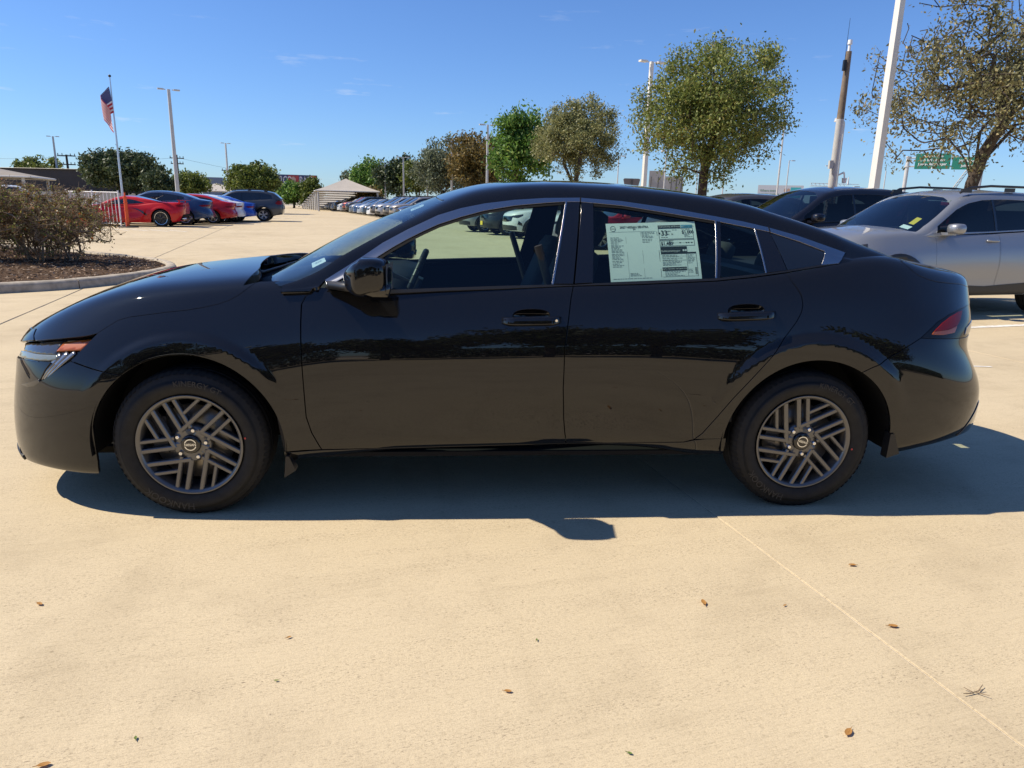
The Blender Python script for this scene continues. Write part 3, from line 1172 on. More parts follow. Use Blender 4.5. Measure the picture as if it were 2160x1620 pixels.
lamp_bit('amber_reflector', [(-.556, .705), (-.531, .745), (-.46, .757), (-.397, .766), (-.431, .719), (-.50, .712)], M['amber'], -.004)
lamp_bit('running_light', [(-.80, .666), (-.74, .676), (-.66, .680), (-.538, .690), (-.541, .672), (-.58, .663), (-.649, .656), (-.74, .650), (-.815, .638)], M['lens_clear'], -.003)
for a, b, w in (((-.535, .695), (-.618, .578), .010), ((-.500, .703), (-.606, .581), .009), ((-.466, .707), (-.590, .587), .008)):
    d = Vector((b[0] - a[0], b[1] - a[1])).normalized(); n_ = Vector((-d.y, d.x))
    lamp_bit('light_fin', [(a[0] + n_.x * w, a[1] + n_.y * w), (b[0] + n_.x * .003, b[1] + n_.y * .003), (b[0] - n_.x * .003, b[1] - n_.y * .003), (a[0] - n_.x * w, a[1] - n_.y * w)], M['lens_silver'], -.004)
# tail lamps
tl = panel('taillight', LOW, LT + [('uz', uL0 + .03, .925), ('uz', .968, .915), ('uz', .968, .81), ('uz', uL1 + .02, .792)] + LBt[::-1][:-1], M['lens_dark'], hero, side='pair', gap=.002, off=-.002)
def tl_bit(nm, pts, m, off=.0015):
    q = panel(nm, LOW, pts, m, None, side='pair', off=off, h=.012, step=.015, gap=0, flange=.004)
    q[0].parent = tl[0]; q[1].parent = tl[1]
tl_bit('red_lens', [(3.275, .828), (3.33, .862), (3.39, .886), (3.45, .902), (3.485, .906), (3.455, .872), (3.42, .845), (3.36, .832)], M['lens_red'])
tl_bit('amber_lens', [(3.262, .815), (3.275, .826), (3.36, .830), (3.42, .843), (3.40, .818), (3.33, .812)], M['amber'])
tl_bit('clear_lens', [(3.485, .800), (3.50, .830), (3.545, .842), (3.60, .850), (3.60, .812), (3.54, .802)], M['lens_silver'])
# flare of the bumper corner valance and wheel-arch lips
panel('rear_valance', LOW, [(3.487, .325), (3.56, .395), (3.63, .468), ('uz', .955, .46), ('uz', 1., .44), ('uz', 1., .325), ('uz', .94, .318)], M['gloss_black'], hero, side='both', off=.004)

# glasshouse
TU = [(.579, 1.015), (.65, 1.060), (.724, 1.107), (.812, 1.167), (.915, 1.223), (1.047, 1.286), (1.148, 1.318), (1.25, 1.340), (1.387, 1.359), (1.525, 1.370), (1.68, 1.375), (1.872, 1.364), (2.082, 1.340), (2.292, 1.308), (2.42, 1.288), (2.538, 1.264), (2.676, 1.229), (2.888, 1.160)]
TL = [(.616, 1.003), (.70, 1.053), (.783, 1.105), (.852, 1.149), (.916, 1.185), (.982, 1.218), (1.047, 1.248), (1.148, 1.282), (1.249, 1.310), (1.386, 1.335), (1.524, 1.350), (1.615, 1.357), (1.68, 1.358), (1.741, 1.354), (1.871, 1.345), (2.08, 1.317), (2.294, 1.288), (2.472, 1.258), (2.542, 1.245), (2.672, 1.207), (2.787, 1.166)]
BU = [(.62, .995), (.70, .990), (.845, .981), (1.05, .991), (1.31, 1.003), (1.539, 1.011), (1.64, 1.012), (1.715, 1.018), (1.979, 1.031), (2.263, 1.046), (2.284, 1.048), (2.496, 1.070), (2.596, 1.083), (2.754, 1.108)]
BL_ = [(.583, .985)] + [p for p in BELT if p[0] > .6][:-1] + [(2.837, 1.114)]
END = [(2.888, 1.160), (2.837, 1.116)]


def sub(line, x0, x1, p0=None, p1=None):
    q = [p for p in line if x0 < p[0] < x1]
    return ([p0] if p0 else []) + q + ([p1] if p1 else [])


sed = lambda x: float(GRN.inv([(x, float(GRN.ze(x)))], .45, .75)[0][1])
WSE = [(.40, .990), (.486, 1.021), (.63, 1.105), (.783, 1.191), (.93, 1.272), (1.076, 1.353)]
wsl = GRN.inv(WSE, .3, .9)
ws_side = [('uv', float(a), float(b)) for a, b in wsl]
s_top = ws_side[-1][2]
roof_pts = TU + [(2.837, 1.117), ('uv', 2.87, .02), ('uv', 3.26, .02), ('uv', 3.26, sed(3.2)), ('uv', 3.1, sed(3.1)), ('uv', 2.8, sed(2.8)), ('uv', 2.56, sed(2.56)), ('uv', 2.46, .80), ('uv', 2.42, 1.), ('uv', 1.02, 1.), ('uv', 1.035, .85), ('uv', 1.06, .72)] + ws_side[::-1] + [('uv', .40, .02), ('uv', .52, .02), (.560, .995)]
panel('roof_panel', GRN, roof_pts, BP, hero, side='both', h=.02, step=.03)
panel('windshield', GRN, ws_side + [('uv', 1.06, .72), ('uv', 1.035, .85), ('uv', 1.02, 1.), ('uv', .235, 1.), ('uv', .26, .85), ('uv', .32, .7), ('uv', .385, ws_side[0][2])], M['glass_ws'], hero, side='both', off=-.003, flange=0)
panel('rear_window', GRN, [('uv', 3.18, sed(3.18)), ('uv', 3.1, sed(3.1)), ('uv', 2.8, sed(2.8)), ('uv', 2.56, sed(2.56)), ('uv', 2.46, .80), ('uv', 2.42, 1.), ('uv', 3.22, 1.), ('uv', 3.2, .8)], M['glass_rear'], hero, side='both', off=-.003, flange=0)
bp0, bp1 = (1.618, 1.357), (1.539, 1.011)
K = dict(side='pair', h=.015, step=.03)
gf = panel('front_window', GRN, sub(TL, .70, 1.60, (.70, 1.053), bp0) + [bp1] + sub(BU, .845, 1.5)[::-1] + [(.845, .981), (.70, .991), (.66, .997)], M['glass_front'], hero, gap=0, flange=0, off=-.004, **K)
gr_ = panel('rear_window_pane', GRN, [(1.741, 1.352)] + sub(TL, 1.75, 2.27) + [(2.294, 1.288), (2.263, 1.046)] + sub(BU, 1.72, 2.26)[::-1] + [(1.715, 1.018)], M['glass_rear'], hero, gap=0, flange=0, off=-.004, **K)
panel('fixed_pane', GRN, [(2.318, 1.284), (2.40, 1.270), (2.472, 1.258), (2.494, 1.070), (2.284, 1.048)], M['glass_rear'], hero, gap=0, flange=0, off=-.004, **K)
panel('quarter_window', GRN, [(2.546, 1.243), (2.672, 1.206), (2.787, 1.164), (2.756, 1.110), (2.67, 1.096), (2.598, 1.085)], M['glass_dark'], hero, gap=.001, flange=.004, off=-.003, **K)
panel('pillar_cover', GRN, [(1.622, 1.357), (1.680, 1.357), (1.629, 1.012), (1.543, 1.011)], M['gloss_black'], hero, gap=.0015, flange=.01, **K)
panel('pillar_cover', GRN, [(1.686, 1.357), (1.741, 1.353), (1.715, 1.018), (1.635, 1.013)], M['gloss_black'], hero, gap=.0015, flange=.01, **K)
panel('pillar_cover', GRN, [(2.478, 1.256), (2.542, 1.243), (2.594, 1.083), (2.499, 1.071)], M['gloss_black'], hero, gap=.0015, flange=.01, **K)
panel('pillar_inner', GRN, [(1.60, 1.36), (1.75, 1.36), (1.72, .99), (1.53, .99)], M['matte_black'], hero, gap=0, flange=0, off=-.022, **K)
panel('division_bar', GRN, [(2.296, 1.287), (2.317, 1.284), (2.283, 1.048), (2.264, 1.046)], M['gloss_black'], hero, gap=0, flange=.008, off=.001, **K)
for a, b, w in ((bp0, bp1, .0035), ((2.296, 1.286), (2.265, 1.046), .003), ((2.474, 1.256), (2.495, 1.071), .0025)):
    panel('bright_edge', GRN, [(a[0] - w, a[1]), (a[0] + w, a[1]), (b[0] + w, b[1]), (b[0] - w, b[1])], M['chrome'], hero, gap=0, flange=.006, off=.0025, **K)
tm = panel('window_trim', GRN, TU + END + [(2.756, 1.108), (2.787, 1.166)] + TL[::-1][1:] + [(.60, .998), (.585, 1.0)], M['chrome'], hero, gap=.001, flange=.010, off=.002, **K)
panel('trim_joint', GRN, [(1.681, 1.376), (1.686, 1.376), (1.684, 1.357), (1.679, 1.357)], M['matte_black'], hero, gap=0, flange=.004, off=.003, **K)
panel('trim_joint', GRN, [(2.537, 1.266), (2.542, 1.265), (2.546, 1.244), (2.541, 1.245)], M['matte_black'], hero, gap=0, flange=.004, off=.003, **K)
panel('belt_moulding', GRN, BL_ + BU[::-1], M['satin_black'], hero, gap=.001, flange=.012, off=.003, **K)
# rubber run round the glass edges, seen as a dark frame just inside the trim
panel('glass_run', GRN, [(p[0], p[1] + .001) for p in sub(TL, .70, 1.60)] + [(1.616, 1.357), (1.614, 1.345)] + [(p[0] + .006, p[1] - .013) for p in sub(TL, .70, 1.60)][::-1], M['matte_black'], hero, gap=0, flange=0, off=-.001, **K)
panel('glass_run', GRN, [(1.741, 1.353)] + sub(TL, 1.75, 2.27) + [(2.290, 1.289), (2.288, 1.276)] + [(p[0], p[1] - .012) for p in sub(TL, 1.75, 2.27)][::-1] + [(1.742, 1.340)], M['matte_black'], hero, gap=0, flange=0, off=-.001, **K)

# body frame: dark inner shell, floor and wheel wells
cab = [(.30, .98), ('uv', float(LOW.inv([(.30, .95)])[0][0]), .03)]
u_a = float(LOW.inv([(.42, .6)])[0][0]); u_b = float(LOW.inv([(2.31, .6)])[0][0])
panel('inner_side', LOW, [('uv', u_a, .04), ('uv', u_b, .04), (2.30, .45), (2.45, .72), (2.58, .90), (2.56, 1.06), (2.256, 1.025), (1.907, 1.006), (1.628, .997), (1.311, .981), (1.05, .968), (.836, .957), (.60, .975), (.47, .97)], M['cabin'], hero, side='pair', off=-.035, gap=0, flange=0, step=.06)
u_c = float(LOW.inv([(-.42, .6)])[0][0]); u_d = float(LOW.inv([(.44, .6)])[0][0])
panel('inner_front', LOW, [(-.36, .74), (-.2, .82), (.0, .86), (.2, .92), (.42, .98), (.52, .92), (.52, .3), (.41, .3), ] + arch(0, .313, .405, -3, 128, 30), M['matte_black'], hero, side='pair', off=-.02, gap=0, flange=0, step=.05)
panel('inner_rear', LOW, [(2.60, 1.05), (2.9, 1.10), (3.15, 1.12), (3.3, 1.03), (3.55, 1.0), (3.55, .35), (3.13, .30)] + arch(2.722, .313, .403, -3, 183, 40) + [(2.30, .40), (2.45, .68), (2.6, .86)], M['matte_black'], hero, side='pair', off=-.02, gap=0, flange=0, step=.05)
for cx in (0., 2.722):
    for s in (-1, 1):
        mb = MB()
        P = []; F = []
        n = 30
        for i in range(n + 1):
            t = math.radians(-6 + 192 * i / n)
            for yy in (.885, .60):
                P.append((cx + .402 * math.cos(t), s * yy, .313 + .402 * math.sin(t)))
        for i in range(n):
            F.append((2 * i, 2 * i + 1, 2 * i + 3, 2 * i + 2))
        mb.add(P, F, True)
        q = [(cx + .402 * math.cos(math.radians(-6 + 192 * i / n)), s * .60, .313 + .402 * math.sin(math.radians(-6 + 192 * i / n))) for i in range(n + 1)]
        mb.add(q, [tuple(range(n + 1))])
        mb.obj('wheel_liner', M['matte_black'], hero)
mb = MB()
mb.box((1.36, 0, .262), (1.88, 1.70, .02))
mb.box((1.35, 0, .22), (1.7, 1.2, .05))
mb.box((3.0, 0, .32), (.9, 1.2, .03)); mb.box((-.55, 0, .22), (.55, 1.3, .03))
mb.box((.0, 0, .45), (.6, 1.16, .3)); mb.box((2.72, 0, .42), (.6, 1.16, .28))
mb.box((.40, 0, .62), (.04, 1.5, .66))
mb.obj('floor_pan', M['matte_black'], hero)
# cowl, dashboard, seats, wheel, pillars
def hull(mb, secs):
    """loft between closed rings of equal length"""
    n = len(secs[0])
    P = [p for s in secs for p in s]
    F = []
    for k in range(len(secs) - 1):
        for i in range(n):
            F.append((k * n + i, k * n + (i + 1) % n, (k + 1) * n + (i + 1) % n, (k + 1) * n + i))
    F += [tuple(range(n - 1, -1, -1)), tuple(range((len(secs) - 1) * n, len(secs) * n))]
    mb.add(P, F, True)
mb = MB()
for i, (y0, y1) in enumerate(((-.74, .74),)):
    prof = [(.10, .95), (.22, .965), (.36, .962), (.60, .975), (.82, .985), (.90, .965), (.90, .90), (.82, .72), (.40, .60), (.12, .9)]
    hull(mb, [[(a, y0, b) for a, b in prof], [(a, -.2, b + .01) for a, b in prof], [(a, .2, b + .01) for a, b in prof], [(a, y1, b) for a, b in prof]])
mb.obj('dashboard', M['cabin'], hero)
mb = MB()
mb.box((2.27, 0, .46), (.22, 1.66, .12)); mb.box((2.72, 0, .70), (1.1, 1.60, .02)); mb.box((3.38, 0, .62), (.30, 1.2, .02)); mb.box((2.86, 0, 1.045), (.72, 1.28, .02)); mb.box((2.56, 0, .78), (.03, 1.4, .52))  # parcel shelf and hidden plates added to stop sun leaking through to the ground
mb.obj('parcel_shelf_sun_block', M['cabin'], hero)
mb = MB()
mb.box((.16, 0, .955), (.26, 1.40, .02))
mb.obj('cowl', M['matte_black'], hero)
for dy, x0 in ((-.42, .20), (.18, .20)):
    mb = MB()
    P = [(.21, dy + .0, .990), (.18, dy + .10, .990), (.225, dy + .35, 1.000), (.265, dy + .56, 1.012)]
    mb.tube(P, [.010, .008, .006, .005], 6)
    mb.obj('wiper', M['satin_black'], hero)
def soft(name, parent, m, c, d, bev, rot=0.):
    mb = MB(); mb.box((0, 0, 0), d)
    o = mb.obj(name, m, parent, bevel=bev)
    o.data.polygons.foreach_set('use_smooth', [True] * len(o.data.polygons))
    o.location = c; o.rotation_euler = (0, rot, 0)
    return o
for y in (-.38, .38):
    st = soft('seat', hero, M['seat'], (1.28, y, .52), (.54, .52, .18), .07, .06)
    soft('backrest', st, M['seat'], (.31, 0, .36), (.15, .50, .64), .07, .34)
    soft('headrest', st, M['seat'], (.455, 0, .745), (.10, .27, .17), .05, .25)
    for s in (-.06, .06):
        mb = MB(); mb.bar((.42, s, .60), (.45, s, .70), .007, n=6)
        mb.obj('headrest_post', M['bright'], st)
    mb = MB()
    mb.tube([(.16, math.copysign(.35, y) - 0, .66), (.30, math.copysign(.33, y), .30), (.33, math.copysign(.30, y), .02)], .018, 6)
    mb.obj('seat_belt', M['cabin'], st)
rs = soft('rear_seat', hero, M['seat'], (2.18, 0, .52), (.5, 1.30, .2), .07, .06)
soft('backrest', rs, M['seat'], (.36, 0, .30), (.16, 1.28, .58), .07, .38)
for y in (-.36, .36):
    soft('headrest', rs, M['seat'], (.49, y, .60), (.10, .24, .13), .045, .3)
sw = MB()
tr = []
for i in range(33):
    t = 2 * math.pi * i / 32
    tr.append(Vector((-.12 * math.sin(t) * 0, .182 * math.cos(t), .182 * math.sin(t))))
sw.tube([tuple(v) for v in tr], .016, 8)
sw.box((.02, 0, 0), (.04, .16, .11)); sw.box((.015, 0, -.01), (.02, .34, .035)); sw.bar((.0, 0, 0), (-.22, 0, 0), .03)
o = sw.obj('steering_wheel', M['satin_black'], hero)
o.location = (.91, -.38, .945); o.rotation_euler = (0, .42, 0)
o.data.polygons.foreach_set('use_smooth', [True] * len(o.data.polygons))
mb = MB(); mb.box((.0, 0, 0), (.03, .24, .065)); mb.bar((-.01, 0, .02), (-.055, 0, .055), .010)
o = mb.obj('interior_mirror', M['satin_black'], hero, .008); o.location = (.87, 0, 1.245)

# door mirrors
def mirror_mesh(s):
    mb = MB()
    secs = []
    for t, k in ((-.22, .50), (-.12, .70), (0., .84), (.12, .93), (.25, .98), (.5, 1.), (.72, .98), (.88, .91), (.96, .80), (1.0, .58)):
        w = .905 + .165 * t
        cx = .775 - .02 * t; cz = 1.052 + .008 * t
        ring = []
        for i in range(36):
            a = 2 * math.pi * i / 36
            c, sn = math.cos(a), math.sin(a)
            ex = .102 * math.copysign(abs(c) ** (.50 if c > 0 else .62), c)
            ez = .071 * math.copysign(abs(sn) ** .58, sn)
            if ex < 0:
                ex *= 1 - .70 * max(0., t) ** 1.7
                ez *= 1 - .60 * min(1., -ex / .098) ** 1.5 * (1 if sn > 0 else .5)
            ring.append((cx + ex * k, s * w, cz + ez * k + (-.012 if ex < 0 else 0) * k))
        secs.append(ring)
    hull(mb, secs if s > 0 else secs[::-1])
    return mb
for s, d in ((-1, fdoor[0]), (1, fdoor[1])):
    m_ = mirror_mesh(s).obj('door_mirror', M['black_paint'], hero)
    mb = MB()
    arm = lambda x0, x1, z0, z1, w: [(x0, s * w, z0), (x1, s * w, z0), (x1, s * w, z1), (x0, s * w, z1)]
    S_ = [arm(.585, .74, .992, 1.012, .80), arm(.60, .74, .988, 1.012, .86), arm(.66, .80, .986, 1.016, .92), arm(.70, .82, .990, 1.02, .98)]
    hull(mb, S_ if s > 0 else S_[::-1])
    mb.obj('mirror_arm', M['satin_black'], m_)
    mb = MB()
    P = []
    for w in (.925, 1.055):
        for z in (1.0, 1.105):
            P.append((.8735 - .02 * (w - .905) / .165, s * w, z))
    mb.add(P, [(0, 1, 3, 2)])
    mb.obj('mirror_glass', M['alu'], m_)
    mb = MB()       # lower skirt of the housing
    secs = []
    for w, k, fk in ((.88, .8, 1.), (.93, .9, .95), (.97, .97, .8), (1.02, 1., .5), (1.052, .95, .15)):
        secs.append([(.775 + dx * k * (fk if dx < 0 else 1.), s * w, 1.004 + dz) for dx, dz in ((-.085, .012), (-.06, -.012), (.03, -.024), (.088, -.024), (.096, .0), (.098, .026), (.04, .012), (-.03, .004))])
    hull(mb, secs if s > 0 else secs[::-1])
    mb.obj('mirror_skirt', M['gloss_black'], m_)
# triangular patch in front of the window
panel('mirror_patch', GRN, [(.583, .987), (.60, .997), (.66, .998), (.70, .992), (.70, .975), (.62, .982)], M['satin_black'], hero, gap=0, flange=.01, off=.006, **K)

# door handles: a bar bridging the recess
def handle_mesh(s, x0, x1, z, tilt):
    mb = MB()
    secs = []
    n = 14
    for i in range(n + 1):
        t = i / n
        x = x0 + (x1 - x0) * t
        zz = z + tilt * (t - .5)
        w0 = float(LOW.P(*[np.array([q]) for q in LOW.inv([(x, zz)])[0]])[0][1])
        lift = .004 + .026 * min(1, math.sin(math.pi * min(max(t, .0), 1)) * 2.6)
        hgt = .0165 - .004 * abs(2 * t - 1) ** 3
        if t > .8: hgt *= 1.05
        ring = []
        for j in range(12):
            a = 2 * math.pi * j / 12
            c, sn = math.cos(a), math.sin(a)
            ring.append((x, s * (w0 + lift - .010 + .010 * math.copysign(abs(c) ** .32, c) - .005 * sn), zz + hgt * math.copysign(abs(sn) ** .5, sn)))
        secs.append(ring)
    hull(mb, secs if s > 0 else secs[::-1])
    return mb
for i, s in enumerate((-1, 1)):
    h = handle_mesh(s, 1.318, 1.572, .866, .006).obj('door_handle', M['black_paint'], fdoor[i])
    handle_mesh(s, 2.256, 2.517, .896, .010).obj('door_handle', M['black_paint'], rdoor[i])
w0 = float(LOW.P(*[np.array([q]) for q in LOW.inv([(1.548, .868)])[0]])[0][1])
mb = MB(); mb.bar((1.548, -w0 - .024, .869), (1.548, -w0 - .030, .869), .0055, n=14)
mb.obj('lock_barrel', M['bright'], fdoor[0])

# mud flaps
for x0, pts in ((0, [(.398, .270), (.388, .172), (.438, .205), (.412, .268)]), (1, [(3.112, .36), (3.108, .243), (3.168, .264), (3.130, .36)])):
    for s in (-1, 1):
        mb = MB()
        mb.prism(pts, s * .845, s * .893, lambda a, b, d: (a, d, b))
        mb.obj('mud_flap', M['satin_black'], hero)
panel('intake_pocket', LOW, [(-.745, .538), (-.69, .556), (-.627, .580), (-.618, .570), (-.654, .549), (-.70, .538)], M['gloss_black'], hero, side='pair', gap=0, flange=.006, off=.002, h=.01, step=.015)
panel('front_lip', LOW, [('uz', 0., .176), ('uz', .05, .176), ('uz', .10, .178), ('uz', .10, .198), ('uz', .05, .225), ('uz', 0., .235)], M['satin_black'], hero, side='both', gap=0, flange=.008, off=.006)

# wheels
for s in (-1, 1):
    add_wheel(hero, 'hero', 0., s * .878, .317, s, 0. if s < 0 else .4)
    add_wheel(hero, 'hero', 2.707, s * .878, .317, s, math.radians(-16) if s < 0 else .8)

# price sticker behind the rear door glass and small stickers on the windscreen
SC = [(1.790, 1.270), (2.200, 1.288), (2.204, 1.046), (1.796, 1.026)]     # corners on the glass, clockwise from the top left (x,z)


class Sheet:
    """bilinear patch on the glass: (p,q) in 0..1, q up"""
    def __init__(s, surf, corners, off, sgn=-1):
        TLc, TRc, BRc, BLc = [np.array(c) for c in corners]
        s.nx, s.nz = 12, 8
        g = []
        for j in range(s.nz + 1):
            for i in range(s.nx + 1):
                p, q = i / s.nx, j / s.nz
                g.append((1 - q) * ((1 - p) * BLc + p * BRc) + q * ((1 - p) * TLc + p * TRc))
        uv = surf.inv(g)
        P = surf.P(uv[:, 0], uv[:, 1]); N = surf.N(uv[:, 0], uv[:, 1])
        s.G = (P + 0 * N); s.N = N; s.off = off; s.sgn = sgn

    def at(s, pq, extra=0.):
        pq = np.asarray(pq, float)
        fx = np.clip(pq[:, 0] * s.nx, 0, s.nx - 1e-6); fz = np.clip(pq[:, 1] * s.nz, 0, s.nz - 1e-6)
        i = fx.astype(int); j = fz.astype(int)
        a = (fx - i)[:, None]; b = (fz - j)[:, None]
        k = j * (s.nx + 1) + i
        def L_(A): return (1 - b) * ((1 - a) * A[k] + a * A[k + 1]) + b * ((1 - a) * A[k + s.nx + 1] + a * A[k + s.nx + 2])
        P = L_(s.G) + L_(s.N) * (s.off + extra)
        return P * np.array([1, s.sgn, 1])


def sheet_grid(sh, rect, extra=0., n=(12, 8)):
    x0, y0, x1, y1 = rect
    pq = [(x0 + (x1 - x0) * i / n[0], y0 + (y1 - y0) * j / n[1]) for j in range(n[1] + 1) for i in range(n[0] + 1)]
    F = [(j * (n[0] + 1) + i, j * (n[0] + 1) + i + 1, (j + 1) * (n[0] + 1) + i + 1, (j + 1) * (n[0] + 1) + i) for j in range(n[1]) for i in range(n[0])]
    return sh.at(pq, extra), F


def build_sticker():
    sh = Sheet(GRN, SC, -.0085)
    mb = MB()
    V, F = sheet_grid(sh, (0, 0, 1, 1))
    mb.add(V, F, True)
    st = mb.obj('window_sticker', M['paper'], hero)
    W_, H_ = .375, .235
    layers = {'ink': MB(), 'ink_grey': MB(), 'ink_blue': MB(), 'white_print': MB()}

    def rect(x0, y0, x1, y1, c='ink', lift=.0006):
        V, F = sheet_grid(sh, (x0, y0, x1, y1), lift, (4, 2))
        layers[c].add(V, F)

    def txt(t, x, y, size, c='ink', align='LEFT', bold=0., lift=.0009):
        V, F = text_arrays(t, size, align, bold)
        pq = [(x + v[0] / W_, y + v[1] / H_) for v in V]
        layers[c].add(sh.at(pq, lift), F)

    def lines(x0, x1, y0, y1, n, c='ink_grey', r=random.Random(3)):
        for i in range(n):
            y = y0 + (y1 - y0) * i / max(1, n - 1)
            x = x0
            end = x0 + (x1 - x0) * r.uniform(.55, 1)
            while x < end:
                w = r.uniform(.012, .04)
                rect(x, y - .0045, min(end, x + w), y + .0045, c)
                x += w + .007
    # maker's roundel
    ring = []
    for k in range(36):
        t0, t1 = 2 * math.pi * k / 36, 2 * math.pi * (k + 1) / 36
        if abs(math.sin(t0 + .09)) < .22:
            continue
        layers['ink'].add(sh.at([(.075 + r_ * math.cos(t) / W_, .905 + r_ * math.sin(t) / H_) for t in (t0, t1) for r_ in (.0098, .0115)], .0007), [(0, 1, 3, 2)])
    txt('NISSAN', .075, .905, .0055, 'ink', 'CENTER')
    rect(.040, .8995, .11, .9015, 'ink', .0003)
    txt('2027 NISSAN SENTRA', .31, .925, .0125, 'ink', 'CENTER', .0002)
    txt('SV', .31, .888, .0105, 'ink', 'CENTER', .0002)
    rect(.03, .845, .545, .849, 'ink_grey')
    for x0, x1 in ((.205, .2075), (.375, .3775), (.556, .560)):
        rect(x0, .05, x1, .84 if x1 > .3 else .76, 'ink' if x1 > .5 else 'ink_grey')
    lines(.035, .18, .75, .66, 5); lines(.035, .18, .63, .50, 7); lines(.035, .18, .47, .38, 5); lines(.035, .16, .35, .25, 5)
    lines(.385, .53, .83, .74, 5); lines(.385, .53, .71, .66, 3); lines(.22, .35, .13, .09, 3); lines(.03, .53, .045, .045, 1)
    # fuel economy block
    rect(.575, .895, .83, .945, 'ink'); txt('Fuel Economy and Environment', .585, .92, .0085, 'white_print')
    rect(.835, .895, .965, .945, 'ink_blue'); txt('Gasoline Vehicle', .855, .92, .007, 'ink')
    for (x0, y0, x1, y1) in ((.575, .70, .965, .89), (.575, .58, .685, .69), (.69, .58, .965, .69)):
        for a in ((x0, y0, x1, y0 + .006), (x0, y1 - .006, x1, y1), (x0, y0, x0 + .004, y1), (x1 - .004, y0, x1, y1)):
            rect(*a)
    txt('33', .60, .805, .029, 'ink', 'LEFT', .0006); txt('MPG', .672, .835, .008); rect(.581, .79, .594, .82)
    txt('30   38', .672, .785, .0085); lines(.60, .70, .735, .735, 1, 'ink'); lines(.73, .82, .86, .86, 1)
    txt('You SAVE', .835, .862, .0085); txt('$1,000', .835, .815, .0185, 'ink', 'LEFT', .0003); lines(.86, .95, .775, .735, 3)
    txt('Annual fuel COST', .583, .672, .0075); txt('$1,400', .586, .622, .018, 'ink', 'LEFT', .0003)
    for x in (.715, .795, .865, .89, .925):
        rect(x, .625, x + .016, .642)
    rect(.72, .632, .95, .635, 'ink_grey')
    rect(.575, .47, .87, .57, 'ink'); txt('fueleconomy.gov', .583, .495, .0115, 'white_print')
    for x in (.83, .855):
        layers['white_print'].add(sh.at([(x + .0042 * math.cos(t * .52) / W_, .50 + .0042 * math.sin(t * .52) / H_) for t in range(12)], .0009), [tuple(range(12))])
    rect(.575, .44, .965, .468, 'ink')
    lines(.585, .84, .42, .34, 4); lines(.585, .84, .31, .25, 4); rect(.585, .33, .85, .334); rect(.585, .40, .85, .403)
    rect(.575, .155, .845, .215, 'ink'); txt('PARTS CONTENT INFORMATION', .71, .185, .007, 'white_print', 'CENTER')
    lines(.60, .83, .14, .07, 4); rect(.855, .05, .858, .44); lines(.865, .955, .42, .33, 5); lines(.865, .95, .31, .28, 2); lines(.865, .94, .17, .12, 3)
    for k in range(14):
        rect(.935, .085 + k * .0085, .958, .085 + k * .0085 + (.003 if k % 3 else .006))
    rect(.962, .05, .966, .47); rect(.575, .05, .965, .054)
    for nm, m_ in layers.items():
        m_.obj('print', M[nm], st)


build_sticker()
for cs in ([(.487, 1.075), (.547, 1.102), (.567, 1.092), (.509, 1.063)], [(.905, 1.312), (.965, 1.338), (.972, 1.330), (.912, 1.304)]):
    sh = Sheet(GRN, cs, -.0075)
    mb = MB(); V, F = sheet_grid(sh, (0, 0, 1, 1), 0, (3, 2)); mb.add(V, F, True)
    o = mb.obj('windscreen_sticker', M['paper'], hero)
    mb = MB()
    for k in range(9):
        V, F = sheet_grid(sh, (.25 + .055 * k, .42, .25 + .055 * k + (.03 if k % 3 else .018), .72), .0008, (1, 1)); mb.add(V, F)
    mb.obj('print', M['ink_grey'], o)
# ------------------------------------------------------------------ the lot
AX = Vector((.978, .208, 0)); BX = Vector((-.208, .978, 0))      # across and along the parking lanes
AZ = math.atan2(.208, .978)


def lot(a, b, z=0.):
    return Vector((AX.x * a + BX.x * b, AX.y * a + BX.y * b, z))


